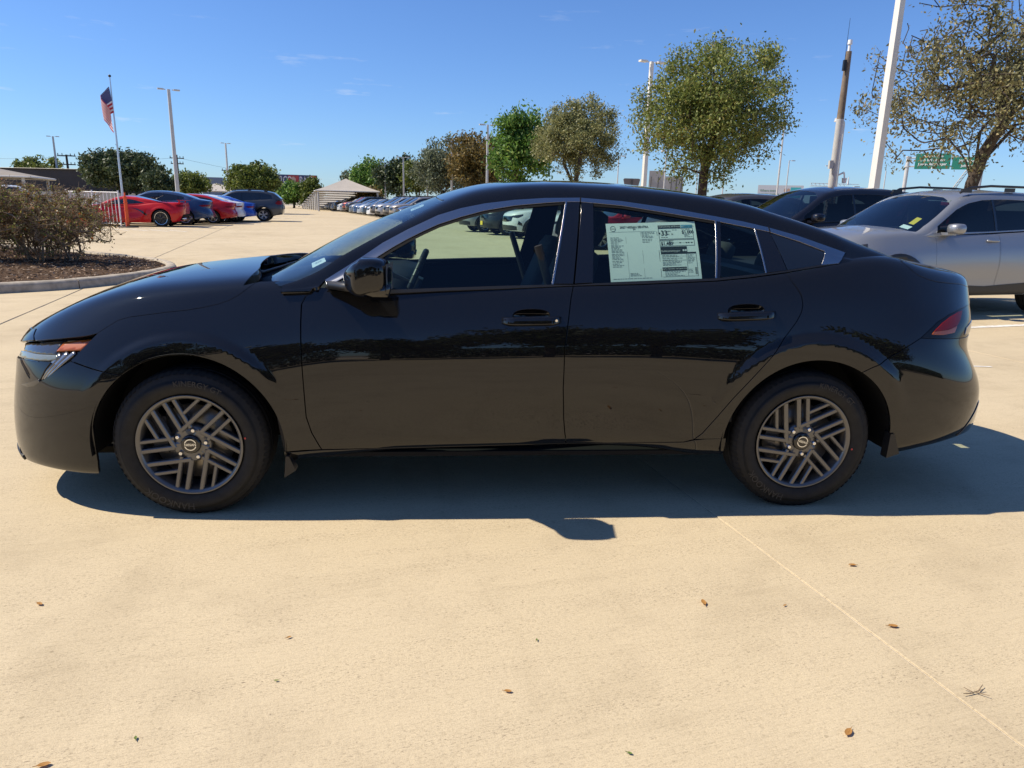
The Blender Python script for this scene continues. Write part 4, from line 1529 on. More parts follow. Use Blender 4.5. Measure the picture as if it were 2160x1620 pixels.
def concrete_mat():
    m = mat('tan_broomed_concrete', (.42, .34, .24), .82, spec=.25)
    t, N, Lk, b = nodes(m)
    geo = N.new('ShaderNodeNewGeometry')
    mp = N.new('ShaderNodeMapping'); mp.inputs['Rotation'].default_value = (0, 0, -AZ)
    Lk(geo.outputs['Position'], mp.inputs['Vector'])
    pos = mp.outputs['Vector']
    st = N.new('ShaderNodeMapping'); st.inputs['Scale'].default_value = (2.2, 42., 1.)      # broom drag
    Lk(pos, st.inputs['Vector'])
    st2 = N.new('ShaderNodeMapping'); st2.inputs['Scale'].default_value = (.25, 3.2, 1.)
    Lk(pos, st2.inputs['Vector'])
    big = noise(N, Lk, pos, .33, 5, .6)
    mid = noise(N, Lk, pos, 2.1, 6, .62)
    fine = noise(N, Lk, pos, 70, 4, .7)
    grit = noise(N, Lk, pos, 260, 2, .6)
    broom = noise(N, Lk, st.outputs['Vector'], 5., 4, .7)
    drag = noise(N, Lk, st2.outputs['Vector'], 2.2, 5, .6)
    c1 = ramp(N, Lk, big.outputs['Fac'], [(.25, (.470, .380, .246)), (.48, (.532, .437, .288)), (.75, (.572, .474, .320))])
    c2 = ramp(N, Lk, mid.outputs['Fac'], [(.3, (.83, .82, .81)), (.5, (1, 1, 1)), (.8, (1.06, 1.06, 1.05))])
    k1 = mixc(N, Lk, .75, c1.outputs['Color'], c2.outputs['Color'], 'MULTIPLY')
    c3 = ramp(N, Lk, broom.outputs['Fac'], [(.28, (.72, .71, .69)), (.5, (1, 1, 1)), (.75, (1.10, 1.10, 1.09))])
    k2 = mixc(N, Lk, .5, k1.outputs['Color'], c3.outputs['Color'], 'MULTIPLY')
    c4 = ramp(N, Lk, fine.outputs['Fac'], [(.30, (.52, .50, .47)), (.45, (1, 1, 1)), (.60, (1, 1, 1)), (.73, (1.2, 1.19, 1.16))])
    k3 = mixc(N, Lk, .42, k2.outputs['Color'], c4.outputs['Color'], 'MULTIPLY')
    c5 = ramp(N, Lk, grit.outputs['Fac'], [(.30, (.66, .64, .62)), (.48, (1, 1, 1)), (.70, (1.18, 1.18, 1.16))])
    k4 = mixc(N, Lk, .45, k3.outputs['Color'], c5.outputs['Color'], 'MULTIPLY')
    c6 = ramp(N, Lk, drag.outputs['Fac'], [(.30, (.84, .83, .82)), (.42, (1, 1, 1)), (1, (1, 1, 1))])
    k5 = mixc(N, Lk, .45, k4.outputs['Color'], c6.outputs['Color'], 'MULTIPLY')
    # dark pits in drifts that follow the broom strokes
    sp = N.new('ShaderNodeMapping'); sp.inputs['Scale'].default_value = (1., 3.2, 1.)
    Lk(pos, sp.inputs['Vector'])
    pit = noise(N, Lk, sp.outputs['Vector'], 62, 4, .8)
    drift = noise(N, Lk, st2.outputs['Vector'], 3.4, 6, .7)
    pr = ramp(N, Lk, pit.outputs['Fac'], [(.385, (1, 1, 1)), (.445, (0, 0, 0))])
    dr = ramp(N, Lk, drift.outputs['Fac'], [(.40, (.12, .12, .12)), (.66, (1, 1, 1))])
    pm = mixc(N, Lk, 1., pr.outputs['Color'], dr.outputs['Color'], 'MULTIPLY')
    k5 = mixc(N, Lk, pm.outputs['Color'], k5.outputs['Color'], (.19, .145, .10))
    # small dark pits and oil spots
    vo = N.new('ShaderNodeTexVoronoi'); vo.inputs['Scale'].default_value = 7.
    Lk(pos, vo.inputs['Vector'])
    c7 = ramp(N, Lk, vo.outputs['Distance'], [(.0, (.42, .40, .38)), (.035, (.55, .53, .5)), (.05, (1, 1, 1))])
    k6 = mixc(N, Lk, .5, k5.outputs['Color'], c7.outputs['Color'], 'MULTIPLY')
    # hairline cracks
    vc = N.new('ShaderNodeTexVoronoi'); vc.feature = 'DISTANCE_TO_EDGE'; vc.inputs['Scale'].default_value = .17
    wob = noise(N, Lk, pos, 1.3, 5, .6)
    wm = mixc(N, Lk, .35, pos, wob.outputs['Color'], 'ADD')
    Lk(wm.outputs['Color'], vc.inputs['Vector'])
    c8 = ramp(N, Lk, vc.outputs['Distance'], [(.0, (.72, .70, .68)), (.0012, (.85, .84, .82)), (.0024, (1, 1, 1))])
    k7 = mixc(N, Lk, .12, k6.outputs['Color'], c8.outputs['Color'], 'MULTIPLY')
    Lk(k7.outputs['Color'], b.inputs['Base Color'])
    h = N.new('ShaderNodeMath'); h.operation = 'ADD'
    Lk(broom.outputs['Fac'], h.inputs[0]); Lk(fine.outputs['Fac'], h.inputs[1])
    bump(N, Lk, b, h.outputs['Value'], .42, .005)
    return m


M['concrete'] = concrete_mat()
M['kerb'] = varied('weathered_kerb_concrete', (.40, .35, .28), .85, .28, 9, spec=.2)
M['asphalt'] = varied('far_ground', (.30, .26, .20), .9, .15, .2, spec=.1)

mb = MB()
mb.add([(-1800, -900, -.03), (1800, -900, -.03), (1800, 2600, -.03), (-1800, 2600, -.03)], [(0, 1, 2, 3)])
tag(mb.obj('ground', M['asphalt']), kind='structure')
# cast lanes with saw-cut joints between them
lot_root = empty('parking_lot')
tag(lot_root, kind='structure')
mb = MB()
q = [lot(-60, -40, -.0045), lot(60, -40, -.0045), lot(60, 150, -.0045), lot(-60, 150, -.0045)]
mb.add(q, [(0, 1, 2, 3)])
mb.obj('joint_bed', varied('dusty_joint_filler', (.56, .50, .41), .9, .15, 8), lot_root)
a0 = 2.226
for k in range(-9, 10):
    lo, hi = a0 + 4.755 * k, a0 + 4.755 * (k + 1)
    g0 = .0022 if k == 0 else .007; g1 = .0022 if k == -1 else .007
    for b0, b1 in ((-30, 30), (30, 90), (90, 145)):
        mb = MB()
        n = 40
        P = []; F = []
        rr = random.Random(k * 7 + int(b0) + 100)
        for i in range(n + 1):
            b = b0 + (b1 - b0) * i / n + (.008 if i == 0 else 0) - (.008 if i == n else 0)
            w0, w1 = rr.uniform(-.0015, .0015), rr.uniform(-.0015, .0015)
            for a, z in ((lo + g0 + w0, -.012), (lo + g0 + w0, -.002), (lo + g0 + .004 + w0, 0), (hi - g1 - .004 + w1, 0), (hi - g1 + w1, -.002), (hi - g1 + w1, -.012)):
                P.append(lot(a, b, z))
        for i in range(n):
            for j in range(5):
                F.append((6 * i + j, 6 * i + j + 1, 6 * i + 7 + j, 6 * i + 6 + j))
        mb.add(P, F)
        mb.obj('concrete_lane', M['concrete'], lot_root)
# tar bead in the older joint on the left
for a, b0, b1 in ((a0 - 4.755, 3.0, 60), (a0 - 9.51, 16, 60)):
    mb = MB()
    rr = random.Random(5)
    P = []; F = []
    n = int((b1 - b0) / .25)
    for i in range(n + 1):
        b = b0 + (b1 - b0) * i / n
        w = rr.uniform(.006, .013)
        d = rr.uniform(-.004, .004)
        P += [lot(a + d - w, b, .0), lot(a + d, b, .004), lot(a + d + w, b, .0)]
    for i in range(n):
        for j in range(2):
            F.append((3 * i + j, 3 * i + j + 1, 3 * i + 4 + j, 3 * i + 3 + j))
    mb.add(P, F, True)
    mb.obj('joint_sealant', M['sealant'], lot_root)


def marking(a, b, w, mt, name='stall_line'):
    a = Vector(a); b = Vector(b)
    d = (b - a).normalized(); n = Vector((-d.y, d.x, 0)) * w / 2
    mb = MB()
    mb.add([a - n, b - n, b + n, a + n], [(0, 1, 2, 3)])
    return mb.obj(name, mt, lot_root)


def worn(name, col):
    m = mat(name, col, .75, spec=.2)
    t, N, Lk, b = nodes(m)
    geo = N.new('ShaderNodeNewGeometry')
    n = noise(N, Lk, geo.outputs['Position'], 9, 6, .7)
    r = ramp(N, Lk, n.outputs['Fac'], [(.36, (.44, .37, .27)), (.50, col), (1, col)])
    Lk(r.outputs['Color'], b.inputs['Base Color'])
    return m


M['worn_white'] = worn('worn_white_line', (.70, .68, .63))
M['worn_yellow'] = worn('worn_yellow_line', (.60, .37, .10))

# ------------------------------------------------------------------ kerbed island with dry shrubs
KERB = [(-13.5, 2.3), (-11.0, 3.6), (-8.6, 5.0), (-6.7, 6.15), (-5.55, 6.85), (-4.85, 7.32), (-4.33, 7.80), (-4.02, 8.45), (-3.82, 9.15), (-3.75, 9.85), (-3.85, 10.5), (-4.25, 11.3), (-4.95, 12.1), (-6.2, 13.0), (-8.2, 14.3), (-11, 16.0), (-13.5, 17.4)]
kl = [np.array(p) for p in smooth_line(KERB, it=2)]
kerb_root = empty('kerb')
tag(kerb_root, kind='structure')
PROF = [(0, .0), (.006, .09), (.03, .128), (.075, .142), (.14, .140), (.17, .128), (.18, .06)]
cum = [0.]
for i in range(1, len(kl)):
    cum.append(cum[-1] + float(np.linalg.norm(kl[i] - kl[i - 1])))


def kat(s):
    s = min(max(s, 0), cum[-1] - 1e-4)
    i = max(j for j in range(len(cum) - 1) if cum[j] <= s)
    t = (s - cum[i]) / (cum[i + 1] - cum[i])
    p = kl[i] * (1 - t) + kl[i + 1] * t
    a = kl[max(i - 1, 0)]; b = kl[min(i + 2, len(kl) - 1)]
    d = (b - a) / np.linalg.norm(b - a)
    return p, np.array([-d[1], d[0]])


s_cut = 0.
sj = min(range(len(kl)), key=lambda i: np.linalg.norm(kl[i] - np.array((-4.28, 7.87))))
joint = cum[sj]
starts = [joint + 3.05 * k for k in range(-4, 8)]
rr = random.Random(3)
for s0 in starts:
    s1 = s0 + 3.05 - .014
    if s1 < .2 or s0 > cum[-1] - .2:
        continue
    n = 18
    mb = MB(); P = []; F = []
    for i in range(n + 1):
        p, nn = kat(s0 + (s1 - s0) * i / n)
        for o, z in PROF:
            o2 = o + rr.uniform(-.003, .003); z2 = z + (rr.uniform(-.003, .003) if z > 0 else -.01)
            P.append((p[0] + nn[0] * o2, p[1] + nn[1] * o2, z2))
    m_ = len(PROF)
    for i in range(n):
        for j in range(m_ - 1):
            F.append((m_ * i + j, m_ * (i + 1) + j, m_ * (i + 1) + j + 1, m_ * i + j + 1))
    mb.add(P, F, True)
    mb.add(P[:m_], [tuple(range(m_))]); mb.add(P[-m_:], [tuple(range(m_ - 1, -1, -1))])
    mb.obj('kerb_stone', M['kerb'], kerb_root)
# mulch
inner = [kat(cum[-1] * i / 60)[0] + kat(cum[-1] * i / 60)[1] * .17 for i in range(61)]
inner_poly = [tuple(p) for p in inner] + [(-16, 17), (-16, 3)]
gx, gy = np.meshgrid(np.arange(-15, -3.6, .16), np.arange(2.5, 17.5, .16))
G = np.stack([gx.ravel(), gy.ravel()], 1)
G = G[in_poly(G, inset_poly(inner_poly, .10))]
bd = np.array(inner_poly)
pts = np.concatenate([bd, G])
vv, _, ff, _, _, _ = delaunay_2d_cdt([Vector(p) for p in pts], [(i, (i + 1) % len(bd)) for i in range(len(bd))], [], 0, 1e-5)
Q = np.array([tuple(v) for v in vv]); F = np.array([f for f in ff if len(f) == 3])
F = F[in_poly(Q[F].mean(1), bd)]
Z = .115 + .03 * np.sin(Q[:, 0] * 1.7) * np.cos(Q[:, 1] * 1.3) + RNG.normal(0, .012, len(Q))
dk = np.min(((Q[:, None] - np.array(inner)[None]) ** 2).sum(2), 1) ** .5
Z = np.where(dk < .12, .10, Z + .05 * np.clip(dk / 1.5, 0, 1))
mulch = mat('brown_bark_mulch', (.06, .04, .028), .95, spec=.1)
t, N, Lk, b = nodes(mulch)
geo = N.new('ShaderNodeNewGeometry')
n1 = noise(N, Lk, geo.outputs['Position'], 24, 5, .7)
r1 = ramp(N, Lk, n1.outputs['Fac'], [(.3, (.028, .018, .012)), (.5, (.085, .052, .032)), (.66, (.15, .10, .065)), (.8, (.26, .20, .14))])
Lk(r1.outputs['Color'], b.inputs['Base Color'])
bump(N, Lk, b, n1.outputs['Fac'], .9, .03)
ob = link('mulch', np_mesh('mulch', np.concatenate([Q, Z[:, None]], 1), F), mulch)
tag(ob, kind='structure')


def zmulch(x, y):
    j = np.argmin((Q[:, 0] - x) ** 2 + (Q[:, 1] - y) ** 2)
    return float(Z[j])


def quads(C, A, B):
    """leaf cards: centre, half axis A, half axis B -> slightly folded pair of triangles"""
    n = len(C)
    V = np.empty((n, 4, 3), np.float32)
    V[:, 0] = C - A; V[:, 1] = C - B * 1.0; V[:, 2] = C + A; V[:, 3] = C + B * 1.0
    F = np.arange(n * 4, dtype=np.int32).reshape(n, 4)
    return V.reshape(-1, 3), F


def rand_frames(n, rng, flat=0.):
    a = rng.normal(size=(n, 3)); a /= np.linalg.norm(a, axis=1, keepdims=True)
    b = rng.normal(size=(n, 3)); b -= a * (a * b).sum(1, keepdims=True)
    b /= np.linalg.norm(b, axis=1, keepdims=True)
    return a, b


# loose chips and fallen leaves lying on the mulch
nC = 20000
c = np.stack([RNG.uniform(-11, -3.9, nC), RNG.uniform(5, 15, nC)], 1)
c = c[in_poly(c, inset_poly(inner_poly, .05))]
zz = np.array([zmulch(*p) for p in c])
Cc = np.concatenate([c, (zz + .012)[:, None]], 1)
a, b_ = rand_frames(len(c), RNG)
a[:, 2] *= .35; b_[:, 2] *= .35
sz = RNG.uniform(.010, .030, len(c))[:, None]
V, Fq = quads(Cc, a * sz * 1.5, b_ * sz * .6)
chip = leafmat('mulch_chips', [(0, (.045, .028, .018)), (.3, (.13, .08, .05)), (.55, (.26, .18, .12)), (.8, (.46, .36, .26)), (1, (.36, .18, .07))], .05, .8)
tag(link('mulch_chips', np_mesh('mulch_chips', V, Fq, False), chip), kind='stuff')


# ------------------------------------------------------------------ plants
def limbs_mesh(name, nodes_, parents, rad, sides=5):
    """tapered limb between every node and its parent"""
    P = np.asarray(nodes_, float); par = np.asarray(parents); r = np.asarray(rad, float)
    idx = np.where(par >= 0)[0]
    a = P[par[idx]]; b = P[idx]
    d = b - a
    l = np.linalg.norm(d, axis=1, keepdims=True); d = d / np.maximum(l, 1e-6)
    h = np.where(np.abs(d[:, 2:3]) < .9, np.array([[0, 0, 1.]]), np.array([[1., 0, 0]]))
    x = np.cross(d, h); x /= np.linalg.norm(x, axis=1, keepdims=True)
    y = np.cross(d, x)
    n = len(idx)
    V = np.empty((n, 2 * sides, 3))
    ra = np.minimum(r[par[idx]], r[idx] * 1.6)
    for k in range(sides):
        t = 2 * math.pi * k / sides
        o = x * math.cos(t) + y * math.sin(t)
        V[:, k] = a + o * ra[:, None]
        V[:, sides + k] = b + d * (r[idx] * .3)[:, None] + o * r[idx][:, None]
    F = np.empty((n, sides, 4), np.int64)
    base = (np.arange(n) * 2 * sides)[:, None]
    k = np.arange(sides)
    F[:, :, 0] = base + k; F[:, :, 1] = base + (k + 1) % sides
    F[:, :, 2] = base + sides + (k + 1) % sides; F[:, :, 3] = base + sides + k
    return np_mesh(name, V.reshape(-1, 3), F.reshape(-1, 4), True)


def grow(rng, start_nodes, start_par, targets, step, sag=0., wob=.12):
    """connect every target to the nearest node already in the skeleton"""
    nodes_ = [np.array(p, float) for p in start_nodes]; par = list(start_par)
    arr = np.array(nodes_)
    order = np.argsort(np.linalg.norm(targets - arr[-1], axis=1))
    tips = []
    buf = np.empty((len(nodes_) + len(targets) * 12, 3)); buf[:len(nodes_)] = arr
    n = len(nodes_)
    ns = max(1, min(len(start_nodes), 400))
    for ti in order:
        t = targets[ti]
        d = np.linalg.norm(buf[:n] - t, axis=1)
        # prefer nodes below the tip so limbs sweep upwards and outwards
        d = d + .45 * np.clip(buf[:n, 2] - t[2], 0, 9)
        j = int(np.argmin(d))
        a = buf[j].copy()
        L_ = np.linalg.norm(t - a)
        k = max(1, min(6, int(L_ / step)))
        prev = j
        off = rng.normal(size=3) * L_ * wob
        for i in range(1, k + 1):
            u = i / k
            p = a + (t - a) * u + off * math.sin(math.pi * u)
            p[2] += sag * math.sin(math.pi * u) * L_
            buf[n] = p; par.append(prev); prev = n; n += 1
            if n >= len(buf) - 2:
                break
        tips.append(prev)
        if n >= len(buf) - 8:
            break
    P = buf[:n]
    par = np.array(par)
    load = np.zeros(n)
    for t in tips:
        load[t] += 1
    for i in range(n - 1, 0, -1):
        if par[i] >= 0:
            load[par[i]] += load[i]
    return P, par, load, tips


def tree(name, label, loc, height, rx, rz, zc, r_trunk, leaf, n_tip, n_leaf, leaf_m, bark_m, seed, fork=.35, clump=.28, shell=.55, group=None, droop=.0, lean=(0, 0), ry=None, gap=.35, twig=.006):
    """crown: ellipsoid (rx, rz) centred at zc, carried on a forking skeleton; leaves cluster at the tips"""
    rng = np.random.default_rng(seed)
    ry = ry or rx
    root = empty(name, loc, 0, label, 'tree', group)
    # lumpy outline
    lob = rng.normal(size=(9, 3)); lob /= np.linalg.norm(lob, axis=1, keepdims=True)
    amp = rng.uniform(-.30, .26, 9)
    T = []
    while len(T) < n_tip:
        v = rng.normal(size=3); v /= np.linalg.norm(v)
        k = 1 + sum(a * max(0, float(v @ l)) ** 3 for a, l in zip(amp, lob))
        r = rng.uniform(0, 1) ** (shell) * k
        p = np.array([v[0] * rx * r + lean[0], v[1] * ry * r + lean[1], zc + v[2] * rz * r])
        if v[2] < -.55 and rng.uniform() < .5:
            continue
        if p[2] > height * fork * .8:
            T.append(p)
    T = np.array(T)
    hf = height * fork
    S = [np.array([0, 0, -.05]), np.array([.02 * rx, 0, hf * .35]), np.array([.01 * rx, .03 * rx, hf * .7]), np.array([0, 0, hf])]
    SP = [-1, 0, 1, 2]
    nl = 5
    for i in range(nl):
        t = 2 * math.pi * (i + rng.uniform(-.3, .3)) / nl
        u = rng.uniform(.35, .6)
        q = np.array([math.cos(t) * rx * u * .5 + lean[0] * .4, math.sin(t) * ry * u * .5 + lean[1] * .4, hf + (height - hf) * rng.uniform(.22, .36)])
        mid = (S[3] + q) / 2 + np.array([math.cos(t), math.sin(t), 0]) * -.05 * rx
        S += [mid, q]; SP += [3, len(S) - 2]
    P, par, load, tips = grow(rng, S, SP, T, max(.18, rx * .16))
    rad = r_trunk * np.clip((load / max(load.max(), 1)) ** .56, 0, 1)
    rad = np.maximum(rad, twig)
    rad[0] = r_trunk * 1.18
    link('trunk', limbs_mesh('trunk', P, par, rad, 6), bark_m, root)
    # leaves strung along the last stretch of every twig
    per = max(3, n_leaf // max(1, len(tips)))
    tip = np.array(tips)
    w = rng.gamma(2.2, .5, len(tip)) * (rng.uniform(size=len(tip)) > gap * .4)
    cnt = np.maximum((per * w).astype(int), 0)
    ti = np.repeat(tip, cnt)
    n = len(ti)
    back = par[ti]
    u = rng.uniform(-.2, 1.15, n)[:, None]
    C = P[back] * (1 - u) + P[ti] * u + rng.normal(0, clump, (n, 3)) * np.array([1, 1, .75])
    C[:, 2] -= droop * rng.uniform(0, 1, n) ** 2
    a, b_ = rand_frames(n, rng)
    a[:, 2] -= .25
    s = leaf * rng.uniform(.6, 1.25, n)[:, None]
    V, F = quads(C, a * s, b_ * s * .55)
    link('crown', np_mesh('crown', V, F, False), leaf_m, root)
    return root


M['bark'] = varied('grey_brown_bark', (.13, .10, .075), .9, .35, 14, spec=.15)
M['bark_dark'] = varied('dark_bark', (.075, .06, .048), .9, .35, 14, spec=.15)
LEAF = {
    'olive': leafmat('olive_leaves', [(0, (0.111, 0.143, 0.031)), (.4, (0.176, 0.224, 0.052)), (.75, (0.240, 0.267, 0.068)), (.93, (0.305, 0.293, 0.085)), (1, (0.390, 0.305, 0.098))]),
    'sparse': leafmat('grey_olive_leaves', [(0, (0.103, 0.106, 0.048)), (.4, (0.190, 0.184, 0.083)), (.75, (0.259, 0.236, 0.103)), (.93, (0.310, 0.265, 0.121)), (1, (0.391, 0.276, 0.092))], .3),
    'tan': leafmat('brown_olive_leaves', [(0, (0.106, 0.116, 0.044)), (.4, (0.197, 0.209, 0.080)), (.75, (0.311, 0.309, 0.129)), (1, (0.441, 0.398, 0.180))]),
    'green': leafmat('bright_green_leaves', [(0, (0.051, 0.110, 0.020)), (.5, (0.101, 0.211, 0.034)), (.85, (0.186, 0.321, 0.059)), (1, (0.338, 0.405, 0.101))]),
    'rust': leafmat('rust_leaves', [(0, (0.086, 0.067, 0.022)), (.5, (0.172, 0.135, 0.040)), (.85, (0.257, 0.183, 0.055)), (1, (0.343, 0.222, 0.078))]),
    'greygreen': leafmat('grey_green_leaves', [(0, (0.076, 0.098, 0.059)), (.5, (0.144, 0.169, 0.101)), (1, (0.254, 0.279, 0.169))]),
    'dark': leafmat('dark_evergreen_leaves', [(0, (0.027, 0.044, 0.020)), (.5, (0.057, 0.085, 0.034)), (.9, (0.101, 0.131, 0.054)), (1, (0.169, 0.194, 0.085))], .2),
    'lime': leafmat('yellow_green_leaves', [(0, (0.060, 0.090, 0.017)), (.5, (0.120, 0.162, 0.029)), (1, (0.204, 0.228, 0.054))]),
}
TR = []
tree('tree', 'round-crowned olive-green tree standing alone above the black sedan\'s sloping rear roof', (9.5, 21.3, 0), 6.75, 2.62, 2.3, 4.45, .155, .054, 620, 48000, LEAF['olive'], M['bark_dark'], 21, .36, .20, .5, droop=.25, gap=.35)
tree('tree', 'thin-leaved tree with bare branches showing, behind the silver suv', (14.7, 15.4, 0), 7.3, 3.1, 2.45, 4.65, .155, .050, 560, 29000, LEAF['sparse'], M['bark_dark'], 32, .29, .17, .62, droop=.3, gap=.75, twig=.011)
tree('tree', 'brownish round tree beside the bright green one, behind the sedan roof', (7.4, 35.0, 0), 7.2, 2.55, 2.4, 4.7, .15, .062, 420, 42000, LEAF['tan'], M['bark_dark'], 43, .24, .19, .55, gap=.25)
tree('tree', 'bright green tree tucked behind the brownish round tree', (5.0, 40.6, 0), 7.4, 2.1, 2.7, 4.6, .15, .11, 280, 17000, LEAF['green'], M['bark_dark'], 54, .22, .28, .6, gap=.15)
tree('tree', 'rust-coloured tree right behind a slim grey lamp pole', (3.3, 57.5, 0), 6.7, 2.5, 2.5, 4.1, .15, .12, 240, 17000, LEAF['rust'], M['bark_dark'], 65, .2, .3, .6, gap=.1)
tree('tree', 'grey-green tree left of the rust-coloured one', (.2, 66.0, 0), 7.0, 3.1, 2.7, 4.2, .16, .13, 240, 17000, LEAF['greygreen'], M['bark_dark'], 76, .2, .32, .6, gap=.2)
tree('tree', 'small yellow-green tree between the dark evergreen and the grey-green tree', (-2.7, 79.0, 0), 6.2, 1.9, 2.2, 3.8, .14, .18, 130, 6500, LEAF['lime'], M['bark_dark'], 87, .2, .3, .6, gap=.1)
tree('tree', 'dark evergreen tree with an upright spiky top, above the parked row', (-5.2, 82.5, 0), 6.9, 2.7, 2.7, 4.1, .18, .18, 200, 10000, LEAF['dark'], M['bark_dark'], 98, .18, .34, .55, gap=.1)
tree('tree', 'mid-green tree behind the peaked canopy, right of its top', (-9.2, 93.5, 0), 7.0, 2.9, 2.7, 4.2, .18, .20, 190, 9000, LEAF['green'], M['bark_dark'], 109, .18, .36, .6, gap=.1)
tree('tree', 'dull green tree farthest left in the row behind the peaked canopy', (-14.0, 114.0, 0), 6.6, 2.8, 2.4, 3.9, .18, .24, 150, 6500, LEAF['greygreen'], M['bark_dark'], 110, .18, .36, .6, gap=.1)
tree('shrub_tree', 'low brown bushy tree at the right edge of the peaked canopy', (-9.0, 88.0, 0), 3.0, 1.9, 1.2, 1.7, .10, .16, 90, 3500, LEAF['rust'], M['bark_dark'], 120, .15, .3, .6, gap=.1)
tree('tree', 'big dark evergreen oak behind the flagpole', (-33.5, 77.7, 0), 6.0, 3.9, 2.5, 3.6, .34, .17, 330, 21000, LEAF['dark'], M['bark_dark'], 131, .25, .34, .55, gap=.1)
tree('tree', 'small dark tree between the big oak and the tall double-headed lamp pole', (-27.6, 72.0, 0), 3.9, 1.6, 1.4, 2.5, .14, .15, 130, 6500, LEAF['dark'], M['bark_dark'], 142, .22, .28, .55, gap=.1)
tree('tree', 'light green tree just right of the tall double-headed lamp pole', (-32.0, 93.0, 0), 4.2, 2.2, 1.5, 2.7, .15, .18, 130, 6000, LEAF['lime'], M['bark_dark'], 153, .2, .3, .6, gap=.1)
tree('tree', 'rounded green willow-like tree standing above the dark grey suv', (-16.1, 62.7, 0), 4.85, 2.45, 2.0, 2.75, .2, .13, 260, 17000, LEAF['lime'], M['bark_dark'], 164, .2, .24, .5, droop=.4, gap=.1)
tree('tree', 'green tree below the billboard with large white lettering', (-21.6, 104.0, 0), 3.8, 2.3, 1.8, 2.0, .16, .2, 150, 7500, LEAF['green'], M['bark_dark'], 175, .18, .3, .6, gap=.1)
tree('tree', 'feathery green tree at the near edge of the stepped canopies', (-18.9, 102.5, 0), 4.3, 1.7, 1.9, 2.2, .14, .2, 120, 5500, LEAF['lime'], M['bark_dark'], 186, .18, .3, .6, gap=.1)
tree('tree', 'yellow-green treetop showing over the long dark building', (-63.5, 118., 0), 6.3, 3.4, 1.6, 5.0, .2, .26, 90, 3500, LEAF['lime'], M['bark_dark'], 197, .4, .35, .7, gap=.3)
tree('tree', 'pale green treetop left of the grey office block', (-44.0, 128., 0), 5.4, 2.9, 1.6, 3.9, .2, .26, 90, 3500, LEAF['lime'], M['bark_dark'], 198, .3, .35, .7, gap=.3)

# trees behind the photographer, mirrored in the doors; hedges added to darken that band
for i, (x, y, h, r, lab) in enumerate(((-11.5, -13.0, 5.0, 2.8, 'dark spreading tree mirrored in the black sedan\'s front bumper'),
                                  (-5.5, -14.5, 4.6, 2.6, 'dark low tree mirrored in the black sedan\'s front fender'),
                                  (-.9, -15.5, 4.4, 2.2, 'dark low tree mirrored in the black sedan\'s front door'),
                                  (3.4, -14.2, 6.6, 2.9, 'broad dark tree mirrored in the front half of the sedan\'s rear door'),
                                  (6.6, -15.8, 6.2, 2.7, 'dense dark tree mirrored in the rear half of the sedan\'s rear door'),
                                  (12.2, -13.0, 6.6, 2.3, 'slim-trunked tree mirrored in the black sedan\'s rear quarter'))):
    tree('tree', lab, (x, y, 0), h, r, h * .34, h * .58, .14, .15, 150, 11000, LEAF['dark'], M['bark_dark'], 300 + i, .22, .34, .6, gap=.15)
hr = np.random.default_rng(44)
for i, (x0, x1, y, lab) in enumerate(((-24.0, -3.0, -19.0, 'dark hedge added out of view, mirrored low in the front door'), (-2.0, 11.0, -20.5, 'dark hedge added out of view, mirrored low in the rear door'), (12.0, 34.0, -18.0, 'dark hedge added out of view, mirrored in the rear bumper'))):
    n = 15000
    C = np.stack([hr.uniform(x0, x1, n), y + hr.normal(0, .45, n), hr.uniform(.05, 2.1, n)], 1)
    a, b_ = rand_frames(n, hr)
    s = hr.uniform(.07, .13, n)[:, None]
    V, F = quads(C, a * s, b_ * s * .6)
    ob = link('hedge', np_mesh('hedge', V, F, False), LEAF['dark'])
    tag(ob, lab, 'hedge')


# dry shrubs on the island
SHRUB = leafmat('dry_shrub_leaves', [(0, (0.095, 0.057, 0.027)), (.3, (0.189, 0.115, 0.051)), (.5, (0.297, 0.189, 0.081)), (.66, (0.270, 0.243, 0.068)), (.85, (0.230, 0.297, 0.054)), (.93, (0.311, 0.351, 0.081)), (.97, (0.472, 0.189, 0.041)), (1, (0.567, 0.162, 0.027))], .3)
TWIG = varied('dry_twigs', (.27, .20, .135), .9, .35, 30, spec=.1)


